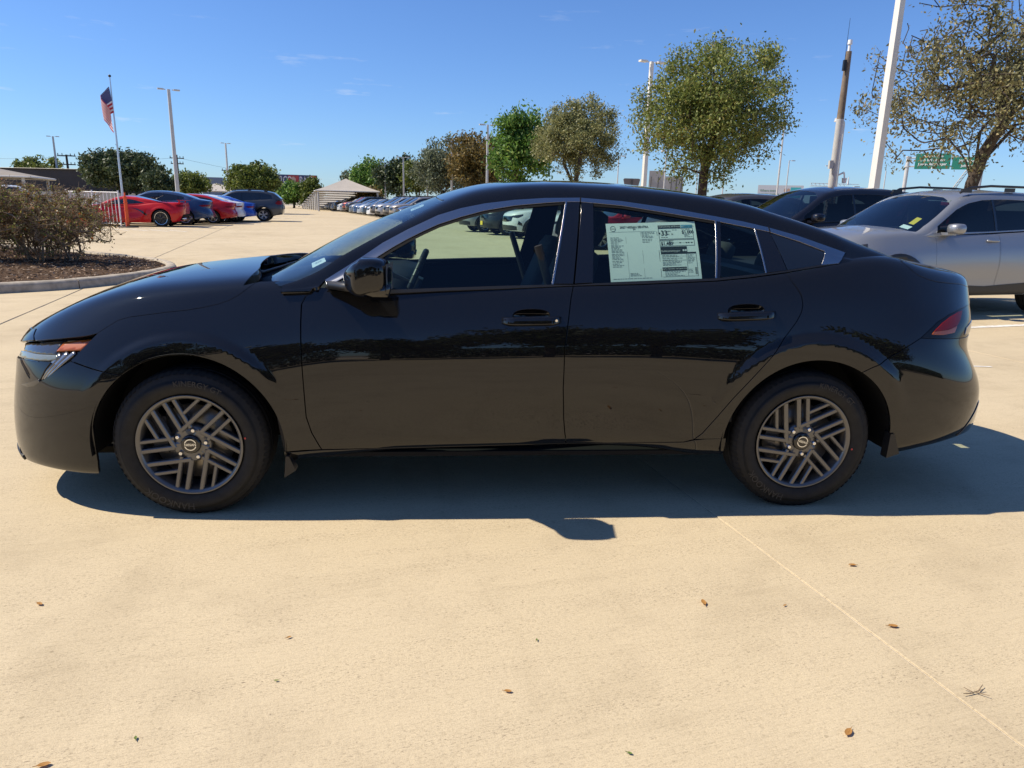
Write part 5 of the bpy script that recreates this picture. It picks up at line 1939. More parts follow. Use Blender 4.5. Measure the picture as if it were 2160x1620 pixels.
def shrub(label, x, y, rx, ry, h, seed, n_tip=900, n_leaf=13000):
    rng = np.random.default_rng(seed)
    z0 = zmulch(x, y)
    root = empty('shrub', (x, y, z0), 0, label, 'shrub', 'dry shrubs on the kerbed island')
    S = [np.array([0, 0, -.05])]; SP = [-1]
    ns = 26
    for i in range(ns):
        t = rng.uniform(0, 2 * math.pi); r = rng.uniform(.05, .36)
        base = np.array([math.cos(t) * r * rx, math.sin(t) * r * ry, -.03])
        S.append(base); SP.append(-1)
        out = np.array([math.cos(t) * rx * rng.uniform(.2, .55), math.sin(t) * ry * rng.uniform(.2, .55), h * rng.uniform(.28, .5)])
        S.append((base + out) / 2 + rng.normal(0, .04, 3)); SP.append(len(S) - 2)
        S.append(out); SP.append(len(S) - 2)
    T = []
    while len(T) < n_tip:
        v = rng.normal(size=3); v /= np.linalg.norm(v)
        k = rng.uniform(0, 1) ** .45 * rng.uniform(.85, 1.08)
        z = h * .52 + v[2] * h * .50 * k
        if z < h * .10:
            continue
        fl = 1.0 if z > h * .35 else .95
        T.append((v[0] * rx * k * fl, v[1] * ry * k * fl, z))
    P, par, load, tips = grow(rng, S, SP, np.array(T), .16, 0., .20)
    rad = np.clip(.0042 * load ** .36, .0034, .020)
    link('branches', limbs_mesh('branches', P, par, rad, 4), TWIG, root)
    tip = np.array(tips)
    zt = P[tip][:, 2] / h
    w = (.35 + 1.0 * np.clip(zt, 0, 1) ** 1.3) * rng.gamma(1.6, .6, len(tip))
    cnt = (n_leaf / len(tip) * w).astype(int)
    ti = np.repeat(tip, cnt)
    n = len(ti)
    u = rng.uniform(-.9, 1.15, n)[:, None]
    C = P[par[ti]] * (1 - u) + P[ti] * u + rng.normal(0, .030, (n, 3))
    a, b_ = rand_frames(n, rng)
    s = rng.uniform(.012, .028, n)[:, None]
    V, F = quads(C, a * s, b_ * s * .6)
    link('leaves', np_mesh('leaves', V, F, False), SHRUB, root)
    # fine dead twiglets
    nt = 4200
    j = rng.choice(tip, nt)
    A = P[j] + rng.normal(0, .02, (nt, 3))
    d = rng.normal(size=(nt, 3)); d[:, 2] = np.abs(d[:, 2]) * .6; d /= np.linalg.norm(d, axis=1, keepdims=True)
    B = A + d * rng.uniform(.05, .16, nt)[:, None]
    nodes_ = np.concatenate([A, B]); par2 = np.concatenate([np.full(nt, -1), np.arange(nt)])
    link('twigs', limbs_mesh('twigs', nodes_, par2, np.full(2 * nt, .0026), 3), TWIG, root)
    return root


shrub('dry brown shrub nearest the rounded kerb end, reaching toward the parking lane', -6.15, 10.55, 1.28, 1.2, 1.36, 5)
shrub('dry brown shrub with green and red leaves on top, front middle of the island', -7.35, 10.2, 1.3, 1.2, 1.55, 6)
shrub('dry brown shrub cut by the left picture edge on the island', -8.9, 10.9, 1.3, 1.25, 1.52, 7)
shrub('dry brown shrub behind the others toward the white railing', -7.2, 12.3, 1.3, 1.1, 1.25, 8, 500, 7000)

# fallen leaves and a twig on the concrete
DRY = leafmat('fallen_leaf', [(0, (.30, .13, .03)), (.5, (.42, .20, .05)), (1, (.36, .24, .10))], .2, .7)
GRN_BIT = leafmat('fallen_green_leaf', [(0, (.10, .16, .03)), (1, (.18, .24, .05))], .2, .7)
LV = [(2.67, -.56, .030, 'brown curled leaf on the concrete below the black sedan\'s rear bumper', 0), (1.99, -.80, .034, 'orange fallen leaf left of the thin concrete joint', 0), (2.58, -.97, .032, 'orange fallen leaf just right of the thin concrete joint', 0),
      (2.16, -1.44, .034, 'orange-brown fallen leaf near the bottom right picture edge', 0), (-.27, -.71, .026, 'brown fallen leaf at the left picture edge', 0), (.60, -.94, .016, 'tiny brown leaf on the concrete below the front door', 0),
      (1.27, -1.23, .022, 'small pale fallen leaf in the bottom middle of the concrete', 0), (.13, -1.44, .030, 'brown fallen leaf in the bottom left corner', 0), (2.27, -.83, .014, 'tiny dark leaf beside the thin concrete joint', 0),
      (1.38, -.99, .012, 'tiny green leaf scrap in the middle foreground', 1), (.31, -1.36, .014, 'tiny green leaf scrap in the lower left foreground', 1), (.61, -1.15, .012, 'tiny green leaf scrap below the front wheel', 1), (1.56, -1.48, .014, 'tiny green leaf scrap at the bottom picture edge', 1)]
for i, (x, y, s, lab, g) in enumerate(LV):
    s *= .55
    r_ = random.Random(i + 50)
    t = r_.uniform(0, 6.28)
    mb = MB()
    P = []
    for u in (-1, -.5, 0, .5, 1):
        for v in (-1, 0, 1):
            w = (1 - u * u) ** .6 * .45
            a, b = u * s, v * w * s
            P.append((a * math.cos(t) - b * math.sin(t), a * math.sin(t) + b * math.cos(t), .004 + s * (.18 * abs(v) * w / .45 + .16 * u * u)))
    F = [(3 * i_ + j, 3 * i_ + j + 1, 3 * i_ + 4 + j, 3 * i_ + 3 + j) for i_ in range(4) for j in range(2)]
    mb.add(P, F, True)
    mb.bar(P[7], (P[7][0] - 1.4 * s * math.cos(t), P[7][1] - 1.4 * s * math.sin(t), .006), .0008, n=4)
    ob = mb.obj('fallen_leaf', GRN_BIT if g else DRY)
    ob.location = (x, y, 0)
    tag(ob, lab, 'leaf', 'fallen leaves on the concrete')
mb = MB()
for a, b in (((0, 0), (.05, .012)), ((.02, .005), (.045, -.018)), ((.012, .003), (-.005, .022)), ((.03, .008), (.06, .03)), ((0, 0), (-.025, -.004))):
    mb.bar((a[0], a[1], .006), (b[0], b[1], .010), .0018, .001, n=5)
ob = mb.obj('twig', TWIG); ob.location = (2.60, -1.31, 0)
tag(ob, 'small forked dead twig on the concrete at the lower right', 'twig')
# ------------------------------------------------------------------ the other cars
SUV_LOW = dict(
    z0=[(-1., .30), (-.5, .27), (.4, .27), (2.3, .27), (3.1, .30), (3.8, .38)],
    z7=[(-1., .86), (-.88, .92), (-.7, 1.0), (-.4, 1.06), (0, 1.09), (.35, 1.11), (.6, 1.10), (1.5, 1.12), (2.4, 1.16), (2.9, 1.20), (3.4, 1.22), (3.8, 1.18)],
    zc=[(-1., .88), (-.88, .95), (-.7, 1.05), (-.4, 1.11), (0, 1.15), (.35, 1.175), (1., 1.17), (2.5, 1.2), (3.4, 1.22), (3.8, 1.18)],
    W=[(-1, .915), (0, .92), (1.3, .925), (2.7, .93), (3.8, .92)], v7=[(-.9, .17), (-.2, .16), (.3, .13), (.6, .11), (3., .11), (3.8, .15)],
    xf=[(.2, -.86), (.45, -.905), (.7, -.915), (.85, -.905), (.95, -.87), (1.05, -.76)], xr=[(.3, 3.60), (.55, 3.70), (.85, 3.70), (1.0, 3.65), (1.2, 3.60)],
    L=(.75, .5), nm=(2.4, 3.1, 2.6, 4.2), bumps=[(2.75, .72, .5, .28, .014), (1.4, .5, .8, .14, -.014)],
    flares=[(0, .36, .44, .50, .018, (10, 50), (120, 172)), (2.69, .36, .44, .52, .018, (10, 60), (120, 172))])
SUV_GREEN = dict(x=(.10, 3.62),
    zb=[(.1, 1.05), (.6, 1.075), (1.5, 1.10), (2.3, 1.14), (2.9, 1.19), (3.6, 1.21)],
    zt=[(.1, 1.06), (.45, 1.08), (.75, 1.26), (1.0, 1.41), (1.2, 1.495), (1.5, 1.55), (1.9, 1.565), (2.4, 1.555), (2.8, 1.52), (3.05, 1.46), (3.25, 1.36), (3.42, 1.26), (3.62, 1.2)],
    ze=[(.1, 1.07), (.35, 1.10), (.7, 1.30), (.95, 1.455), (1.15, 1.555), (1.4, 1.61), (1.9, 1.64), (2.5, 1.632), (2.9, 1.60), (3.18, 1.55), (3.34, 1.45), (3.5, 1.32), (3.62, 1.22)],
    zcg=[(.1, 1.08), (.22, 1.13), (.6, 1.35), (.9, 1.52), (1.1, 1.605), (1.4, 1.66), (1.9, 1.685), (2.5, 1.675), (2.9, 1.645), (3.2, 1.59), (3.36, 1.5), (3.5, 1.36), (3.62, 1.22)],
    ty=[(.1, .90), (.35, .95), (.55, 1.), (3.2, 1.), (3.62, .97)],
    wz=[(0, .88), (1.05, .835), (1.2, .78), (1.55, .655), (1.62, .61), (1.8, .5)])
CP_LOW = dict(
    z0=[(-1., .16), (-.4, .13), (.4, .14), (2.4, .15), (3.1, .17), (3.7, .24)],
    z7=[(-1., .50), (-.8, .60), (-.5, .72), (-.2, .80), (.1, .83), (.5, .82), (1.2, .84), (1.9, .88), (2.4, .955), (2.8, .985), (3.3, .985), (3.7, .96)],
    zc=[(-1., .50), (-.8, .58), (-.5, .66), (0, .74), (.5, .85), (2.2, .95), (3.2, 1.0), (3.7, .97)],
    W=[(-1, .92), (0, .94), (1.2, .93), (2.4, .965), (3.7, .96)], v7=[(-.9, .17), (0, .14), (1., .11), (2.2, .13), (3.6, .2)],
    xf=[(0, -1.0), (.3, -1.03), (.5, -.97), (.65, -.8), (.9, -.3)], xr=[(.1, 3.40), (.4, 3.58), (.75, 3.62), (.95, 3.62)],
    L=(.9, .45), nm=(2.3, 2.7, 2.6, 4.4), bumps=[(1.55, .55, .45, .16, -.05), (2.6, .75, .5, .25, .02)],
    flares=[(0, .34, .42, .50, .016, (10, 50), (120, 172)), (2.72, .34, .42, .50, .016, (10, 60), (120, 172))])
CP_GREEN = dict(x=(.15, 3.1),
    zb=[(.15, .81), (.8, .84), (1.6, .87), (2.1, .92), (2.6, .96), (3.1, .97)],
    zt=[(.15, .82), (.45, .86), (.75, .98), (1.0, 1.06), (1.3, 1.105), (1.55, 1.10), (1.8, 1.05), (2.05, .98), (2.25, .945), (2.6, .965), (3.1, .97)],
    ze=[(.15, .83), (.4, .89), (.75, 1.055), (1.05, 1.155), (1.35, 1.19), (1.75, 1.17), (2.25, 1.085), (2.75, 1.0), (3.1, .975)],
    zcg=[(.15, .85), (.35, .93), (.75, 1.10), (1.05, 1.195), (1.35, 1.225), (1.75, 1.205), (2.25, 1.115), (2.75, 1.015), (3.1, .975)],
    wz=[(0, .87), (.8, .85), (.95, .78), (1.12, .65), (1.2, .58), (1.4, .45)])


def scaled(t, s):
    return [(a * s[0] if k else a, b) for k, (a, b) in enumerate(t)]


def tab_at(t, x):
    t = sorted(t)
    return float(np.interp(x, [q[0] for q in t], [q[1] for q in t]))


KINDS_ = {
    'suv': dict(low=SUV_LOW, green=SUV_GREEN, wb=2.69, wz=.355, wr=.405, wx=(.0, 2.69), track=.90, wheel='suv', ws=(.36, .97), wst=1.10, bl=(3.32, 3.56), dlo=(.62, 3.16), splits=[1.66, 2.52], head=(-.80, -.42, .80, .92), tail=(3.3, .92, 1.14)),
    'sedan': dict(low=HERO_LOW, green=HERO_GREEN, wb=2.707, wz=.33, wr=.385, wx=(.0, 2.707), track=.88, wheel='sedan', ws=(.42, 1.02), wst=1.06, bl=(2.5, 3.16), dlo=(.70, 2.72), splits=[1.66, 2.46], head=(-.76, -.40, .66, .755), tail=(3.3, .80, .90)),
    'coupe': dict(low=CP_LOW, green=CP_GREEN, wb=2.72, wz=.345, wr=.39, wx=(.0, 2.72), track=.955, wheel='sport', ws=(.35, .98), wst=1.04, bl=(1.75, 2.95), dlo=(.72, 2.1), splits=[1.72], head=(-.80, -.40, .56, .68), tail=(3.3, .80, .90)),
}
_cars = {}


def car_template(kind, step, clear=False, doors=False):
    """meshes of a car kind: list of (part name, mesh, material key, parent part or None)"""
    key = (kind, step, clear, doors)
    if key in _cars:
        return _cars[key]
    kd = KINDS_[kind]
    lw = Lower(kd['low']); g = Green(kd['green'])
    out = []
    z0t = kd['low']['z0']; gz = kd['green']
    h = max(.03, step * .6)
    F1, F2 = kd['wx']; R_ = kd['wr']; zw = kd['wz']

    def two(loop, holes=(), nm='x', surf=lw, **k):
        Vn, Fn, Nn, V, F, N = panel_mesh(nm, surf, loop if isinstance(loop, np.ndarray) else path(surf, loop, h), [q if isinstance(q, np.ndarray) else path(surf, q, h) for q in holes], step=step, **k)
        return mesh_nrm(nm, np.concatenate([Vn, V]), np.concatenate([Fn, F + len(Vn)]), np.concatenate([Nn, N]))

    def one(loop, nm, surf=lw, **k):
        Vn, Fn, Nn, V, F, N = panel_mesh(nm, surf, loop if isinstance(loop, np.ndarray) else path(surf, loop, h), [], step=step, **k)
        return mesh_nrm(nm, Vn, Fn, Nn), mesh_nrm(nm, V, F, N)
    ua = lambda x, z: float(lw.inv([(x, z)])[0][0])
    zs = lambda x: tab_at(z0t, x) + .015
    a1 = arch(F1, zw, R_, -8, 188, 26); a2 = arch(F2, zw, R_, -8, 188, 26)
    cab0 = kd['ws'][0] - .12; cab1 = kd['bl'][1] - .04
    zb = lambda x: tab_at(gz['zb'], x)
    cabin = [(cab1, zb(cab1) - .015)] + [(x, zb(x) - .012) for x in np.linspace(cab1 - .1, cab0 + .1, 24)]
    body = [('uz', 0., tab_at(z0t, -.9) + .03), ('uz', .06, zs(-.85)), ('uz', ua(F1 - R_ - .06, zs(-.5) + .03), zs(F1 - R_ - .06))] + a1[::-1] + [(F1 + R_ + .03, zs(F1 + R_)), (1.0, zs(1.0)), (1.8, zs(1.8)), (F2 - R_ - .03, zs(F2 - R_))] + a2[::-1] + [('uz', ua(F2 + R_ + .06, zs(F2 + R_) + .03), zs(F2 + R_ + .06)), ('uz', .94, zs(3.5) + .02), ('uz', 1., zs(3.6) + .02), ('uv', 1., 1.), ('cx', cab1 + .02), ('uv', ua(cab1, zb(cab1) - .02), .80)] + cabin + [('uv', ua(cab0, zb(cab0) - .03), .80), ('cx', cab0 - .04), ('uv', 0., 1.)]
    holes = []
    dp = []
    if doors:
        zl = .345
        d1 = [(.60, zb(.60) - .022), (1.1, zb(1.1) - .022), (1.685, zb(1.685) - .022), (1.67, .9), (1.665, zl), (.66, zl), (.60, .45), (.585, .8)]
        d2 = [(1.695, zb(1.695) - .022), (2.2, zb(2.2) - .022), (2.66, zb(2.66) - .022), (2.66, 1.02), (2.58, .86), (2.40, .66), (2.26, .5), (2.22, zl), (1.675, zl), (1.68, .9)]
        holes = [inset_poly(d1, .0), inset_poly(d2, .0)]
        holes = [[tuple(p) for p in q] for q in holes]
        dp = [d1, d2]
    out.append(('body', two(body, holes, 'body', gap=0, flange=.03 if step < .1 else 0), 'PAINT', None))
    for d in dp:
        n_, f_ = one(d, 'door', gap=.004, flange=.012)
        out.append(('door', n_, 'PAINT', None)); out.append(('door', f_, 'PAINT', None))
    # glasshouse
    x0, x1 = kd['dlo']
    zt = lambda x: tab_at(gz['zt'], x)
    up = [(x, zt(x) - .018) for x in np.linspace(x0 + .03, x1 - .03, 22)]
    lo = [(x, zb(x) + .022) for x in np.linspace(x0 + .0, x1, 16)]
    up = [p for p in up if p[1] > zb(p[0]) + .03]
    dlo = up + lo[::-1]
    w0, wt = kd['ws'][0], kd['wst']
    ze = lambda x: tab_at(gz['ze'], x)
    se = lambda x: float(g.inv([(x, ze(x))], .42, .80)[0][1])
    xs = list(np.linspace(w0, kd['ws'][1], 6))
    wse = [('uv', float(x), se(x)) for x in xs]
    b0, b1 = kd['bl']
    bse = [('uv', float(x), se(x)) for x in np.linspace(b1, b0, 5)]
    wsl = wse + [('uv', wt - .02, .80), ('uv', wt - .03, 1.), ('uv', g.u0 + .06, 1.), ('uv', w0 - .10, .80)]
    bll = bse + [('uv', b0 - .03, .80), ('uv', b0 - .05, 1.), ('uv', g.u1 - .03, 1.), ('uv', b1 + .02, .8)]
    roof = [('uv', g.u0, .01), ('uv', g.u1, .01), ('uv', g.u1, .9), ('uv', b1 + .02, .8)] + bse + [('uv', b0 - .03, .80), ('uv', b0 - .05, 1.), ('uv', wt - .03, 1.), ('uv', wt - .02, .80)] + wse[::-1] + [('uv', w0 - .10, .80), ('uv', g.u0, .9)]
    out.append(('roof', two(roof, [dlo], 'roof', g, gap=0, flange=0.012 if step < .1 else 0), 'PAINT', None))
    out.append(('windshield', two(wsl, [], 'windshield', g, gap=0, flange=0, off=-.004), 'WS', None))
    out.append(('rear_glass', two(bll, [], 'rear_glass', g, gap=0, flange=0, off=-.004), 'SIDE', None))
    ed = [x0] + kd['splits'] + [x1]
    for i in range(len(ed) - 1):
        a, b = ed[i] + (.018 if i else 0), ed[i + 1] - (.018 if i < len(ed) - 2 else 0)
        pu = [(x, zt(x) - .020) for x in np.linspace(max(a, x0 + .03), min(b, x1 - .03), 12)]
        pu = [p for p in pu if p[1] > zb(p[0]) + .035]
        pl = [(x, zb(x) + .024) for x in np.linspace(a, b, 8)]
        n_, f_ = one(pu + pl[::-1], 'window', g, gap=0, flange=0, off=-.006)
        out.append(('window', n_, 'SIDE', None)); out.append(('window', f_, 'SIDE', None))
        if i:
            n_, f_ = one([(ed[i] - .018, zt(ed[i]) - .02), (ed[i] + .018, zt(ed[i]) - .02), (ed[i] + .018, zb(ed[i]) + .022), (ed[i] - .018, zb(ed[i]) + .022)], 'pillar', g, gap=0, flange=.006)
            out.append(('pillar', n_, 'gloss_black', None)); out.append(('pillar', f_, 'gloss_black', None))
    # lamps, trim
    hx0, hx1, hz0, hz1 = kd['head']
    n_, f_ = one([(hx0, hz0 + .02), (hx0 + .02, hz1 - .03), (hx1, hz1 + .03), (hx1 - .02, hz1 - .03), (hx0 + .16, hz0)], 'headlight', gap=0, flange=.006, off=.004)
    out.append(('headlight', n_, 'lens_smoke', None)); out.append(('headlight', f_, 'lens_smoke', None))
    tx, tz0, tz1 = kd['tail']
    n_, f_ = one([(tx, tz0 + .06), (tx + .12, tz1 - .01), ('uz', .96, tz1), ('uz', .96, tz0 + .03), (tx + .14, tz0)], 'taillight', gap=0, flange=.006, off=.004)
    out.append(('taillight', n_, 'lens_red', None)); out.append(('taillight', f_, 'lens_red', None))
    out.append(('grille', two([('uz', 0., hz0 - .16), ('uz', .07, hz0 - .12), ('uz', .09, hz1 - .04), ('uz', 0., hz1 - .03)], [], 'grille', gap=0, flange=.005, off=.004), 'gloss_black', None))
    if kind == 'suv':
        for cx in (F1, F2):
            n_, f_ = one(arch(cx, zw, R_ + .005, -6, 186, 20) + arch(cx, zw, R_ + .075, -6, 186, 20)[::-1], 'arch_cladding', gap=0, flange=.01, off=.009)
            out.append(('arch_cladding', n_, 'satin_black', None)); out.append(('arch_cladding', f_, 'satin_black', None))
        n_, f_ = one([(F1 + R_ + .06, .30), (F2 - R_ - .06, .30), (F2 - R_ - .06, .45), (1.5, .41), (F1 + R_ + .06, .45)], 'sill_cladding', gap=0, flange=.01, off=.011)
        out.append(('sill_cladding', n_, 'satin_black', None)); out.append(('sill_cladding', f_, 'satin_black', None))
        out.append(('lower_bumper', two([('uz', 0., .33), ('uz', .07, .33), ('uz', .12, .34), ('uz', .12, .48), ('uz', .07, .52), ('uz', 0., .52)], [], 'lower_bumper', gap=0, flange=.01, off=.010), 'satin_black', None))
        mb = MB()
        for s in (-1, 1):
            pass
        for s in (-1, 1):
            mb = MB()
            pr = [(1.18, 1.60), (1.32, 1.665), (1.7, 1.70), (2.4, 1.70), (2.8, 1.665), (2.95, 1.625)]
            mb.tube([(a, s * .575, b + .015) for a, b in pr], .016, 6)
            for a, b in ((1.28, 1.63), (2.05, 1.655), (2.85, 1.61)):
                mb.box((a, s * .575, b + .015), (.16, .03, .05))
            out.append(('roof_rail', mb.mesh('roof_rail'), 'satin_black', None))
    # underbody and mirrors
    zz = tab_at(z0t, 1.2)
    mb = MB(); mb.box((1.35, 0, zz + .05), (3.6, 1.5, .06)); mb.box((F1, 0, zw + .12), (.75, 1.35, .42)); mb.box((F2, 0, zw + .12), (.75, 1.35, .42))
    out.append(('underbody', mb.mesh('underbody'), 'matte_black', None))
    for s in (-1, 1):
        mb = MB()
        zc = zb(.8) + .075; wy = tab_at(kd['green']['wz'], zb(.8)) + .04
        secs = []
        for t, k in ((0, .55), (.12, .92), (.5, 1.), (.85, .95), (1., .6)):
            secs.append([(.80 + .10 * k * math.copysign(abs(math.cos(a)) ** .7, math.cos(a)), s * (wy + .17 * t), zc + .068 * k * math.copysign(abs(math.sin(a)) ** .7, math.sin(a))) for a in [2 * math.pi * i / 20 for i in range(20)]])
        hull(mb, secs if s > 0 else secs[::-1])
        mb.box((.76, s * (wy + .0), zc - .065), (.14, .12, .035))
        out.append(('door_mirror', mb.mesh('door_mirror'), 'PAINT', None))
    if clear:
        mb = MB()
        prof = [(.12, zb(.3)), (.3, zb(.3) + .01), (.6, zb(.5) + .0), (.85, zb(.5) - .02), (.85, .8), (.2, .8)]
        hull(mb, [[(a, y, b) for a, b in prof] for y in (-.76, .76)])
        out.append(('dashboard', mb.mesh('dashboard'), 'cabin', None))
        for y in (-.38, .38):
            mb = MB(); mb.box((1.35, y, .75), (.5, .5, .2)); mb.box((1.66, y, 1.08), (.14, .48, .62)); mb.box((1.74, y, 1.44), (.10, .26, .16))
            out.append(('seat', mb.mesh('seat'), 'seat', None))
        mb = MB(); mb.box((2.55, 0, 1.0), (.2, 1.3, .8))
        out.append(('rear_seat', mb.mesh('rear_seat'), 'seat', None))
        if doors:
            for s in (-1, 1):
                for x in (1.56, 2.50):
                    w = float(lw.P(*[np.array([q]) for q in lw.inv([(x, 1.0)])[0]])[0][1])
                    mb = MB()
                    secs = [[(x - .11 + .22 * t, s * (w + .004 + .028 * min(1, 4 * t * (1 - t) * 1.6) + .008 * math.cos(a)), 1.005 + .014 * math.sin(a)) for a in [2 * math.pi * i / 10 for i in range(10)]] for t in np.linspace(0, 1, 9)]
                    hull(mb, secs if s > 0 else secs[::-1])
                    out.append(('door_handle', mb.mesh('door_handle'), 'PAINT', None))
    _cars[key] = out
    return out


_paints = {}


def car_paint(col, metal=.0):
    k = (col, metal)
    if k not in _paints:
        _paints[k] = paint('car_paint', col, .0 if not metal else .03, .4, metal, .25)
        _paints[k].node_tree.nodes['Principled BSDF'].inputs['Coat IOR'].default_value = 1.36
    return _paints[k]


def place_car(name, kind, loc, yaw, col, label, group=None, step=.09, metal=0., clear=False, doors=False, sx=1., sz=1., far=False, sy=1., wheel_col=None, skip=()):
    """the nose points to local -x; loc is the front axle on the ground"""
    root = empty(name, loc, yaw, label, 'suv' if kind == 'suv' else ('sports car' if kind == 'coupe' else 'car'), group)
    root.scale = (sx, sy, sz)
    pm = car_paint(col, metal)
    kd = KINDS_[kind]
    for nm, me, mk, _ in car_template(kind, step, clear, doors):
        if nm in skip:
            continue
        if mk == 'PAINT': m_ = pm
        elif mk == 'WS': m_ = M['glass_ws'] if clear else M['far_ws']
        elif mk == 'SIDE': m_ = M['glass_tint'] if clear else M['glass_dark']
        else: m_ = M[mk]
        o = bpy.data.objects.new(nm, me)
        COL.objects.link(o)
        o.parent = root
        if not me.materials:
            me.materials.append(m_)
        o.material_slots[0].link = 'OBJECT'
        o.material_slots[0].material = m_
    for wx in kd['wx']:
        for s in (-1, 1):
            add_wheel(root, kd['wheel'], wx, s * kd['track'], kd['wz'], s, rot=.3 + wx * .4)
    return root


M['glass_tint'] = glass('tinted_side_glass', (.55, .62, .66), .32)

# right: three SUVs nose to the left
silver = place_car('silver_suv', 'suv', (6.55, 6.60, 0), math.radians(13.0), (.29, .30, .315), 'silver compact suv with roof rails parked beyond the black sedan\'s tail', 'suvs parked on the right', .05, .6, True, True)
dark_ = place_car('dark_suv', 'suv', (6.30, 9.75, 0), math.radians(11.5), (.006, .007, .013), 'dark blue-black suv with chrome mirror, between the silver and the grey suv', 'suvs parked on the right', .05, 0., True, True, sz=1.06, sx=1.04, skip=('roof_rail', 'arch_cladding', 'sill_cladding', 'lower_bumper'))
grey_ = place_car('grey_suv', 'suv', (6.65, 14.9, 0), math.radians(12), (.085, .082, .085), 'grey-brown suv, only its roof and windows showing over the black sedan\'s rear roof', 'suvs parked on the right', .07, .6, True, False, sz=1.03, skip=('roof_rail',))
# papers inside and on the silver SUV's windscreen
GS = Green(SUV_GREEN)
def on_ws(root, name, m_, uvs, off=-.012, kids=()):
    P = GS.P(np.array([a for a, b in uvs]), np.array([b for a, b in uvs])); Nn = GS.N(np.array([a for a, b in uvs]), np.array([b for a, b in uvs]))
    V = (P + Nn * off) * np.array([1, -1, 1])
    mb = MB(); mb.add(V, [tuple(range(len(V)))])
    return mb.obj(name, m_, root)
on_ws(silver, 'paper_card', M['yellow_print'], [(.46, .79), (.60, .79), (.60, .742), (.46, .742)])
on_ws(silver, 'paper_slip', M['paper'], [(.36, .81), (.425, .81), (.425, .725), (.36, .725)])
on_ws(silver, 'windscreen_sticker', M['lens_clear'], [(.99, .665), (1.05, .675), (1.05, .70), (.99, .70)], .003)

# left: row of six, tails towards us on the right
def left_car(name, kind, rw, yaw, col, label, **k):
    """rw: ground point under the rear wheel"""
    wb = KINDS_[kind]['wb'] * k.get('sx', 1.)
    c, s = math.cos(yaw), math.sin(yaw)
    tr = KINDS_[kind]['track']
    loc = (rw[0] - wb * c - tr * s, rw[1] - wb * s + tr * c, 0)
    return place_car(name, kind, loc, yaw, col, label, 'cars parked in the row on the left', **k)


Y0 = math.radians(8)
redc = left_car('red_sports_car', 'coupe', (-11.6, 30.0), Y0, (.50, .003, .006), 'bright red low sports car with black wheels, nearest in the left row', step=.06, sx=1.04, sz=1.07)
left_car('blue_sedan', 'sedan', (-11.5, 32.6), Y0, (.012, .045, .13), 'dark blue four-door sedan behind the red sports car', step=.07, metal=.3, sz=1.07, sx=1.08)
left_car('red_sedan', 'sedan', (-11.0, 35.0), Y0, (.40, .004, .008), 'red sedan between the dark blue sedan and the white one', step=.09, sx=1.0)
left_car('white_sedan', 'sedan', (-11.15, 37.0), Y0, (.72, .73, .74), 'white sedan, mostly hidden, next to the red sedan', step=.09, sx=1.0)
left_car('bright_blue_sedan', 'sedan', (-10.95, 38.6), Y0, (.010, .07, .42), 'bright blue sedan just before the dark grey suv', step=.09, metal=.2, sx=.98, sz=.97)
palis = left_car('dark_grey_suv', 'suv', (-9.9, 40.6), Y0, (.045, .053, .068), 'dark grey three-row suv with silver wheels, last in the left row', step=.07, metal=.5, sx=1.12, sz=1.05)
# dark side-scoop blade, black spoiler and exhausts of the sports car
CL = Lower(CP_LOW)
for s in (0, 1):
    pass
sc_ = panel('side_scoop', CL, [(1.58, .745), (1.78, .72), (2.08, .60), (2.17, .50), (2.22, .47), (2.14, .44), (2.04, .52), (1.92, .62), (1.74, .70)], M['gloss_black'], redc, side='pair', gap=0, flange=.01, off=.006, h=.03)
panel('rear_fascia', CL, [('uz', .90, .28), ('uz', 1., .30), ('uz', 1., .52), ('uz', .93, .50)], M['matte_black'], redc, side='both', gap=0, flange=.01, off=.008)
mb = MB()
for s in (-1, 1):
    mb.box((3.42, s * .62, 1.02), (.05, .03, .10))
mb.box((3.50, 0, 1.075), (.24, 1.62, .025))
mb.obj('rear_spoiler', car_paint((.50, .003, .006)), redc)
for y in (-.62, -.50, .50, .62):
    mb = MB(); mb.bar((3.45, y, .34), (3.66, y, .34), .045, n=12); mb.obj('exhaust_pipe', M['bright'], redc)

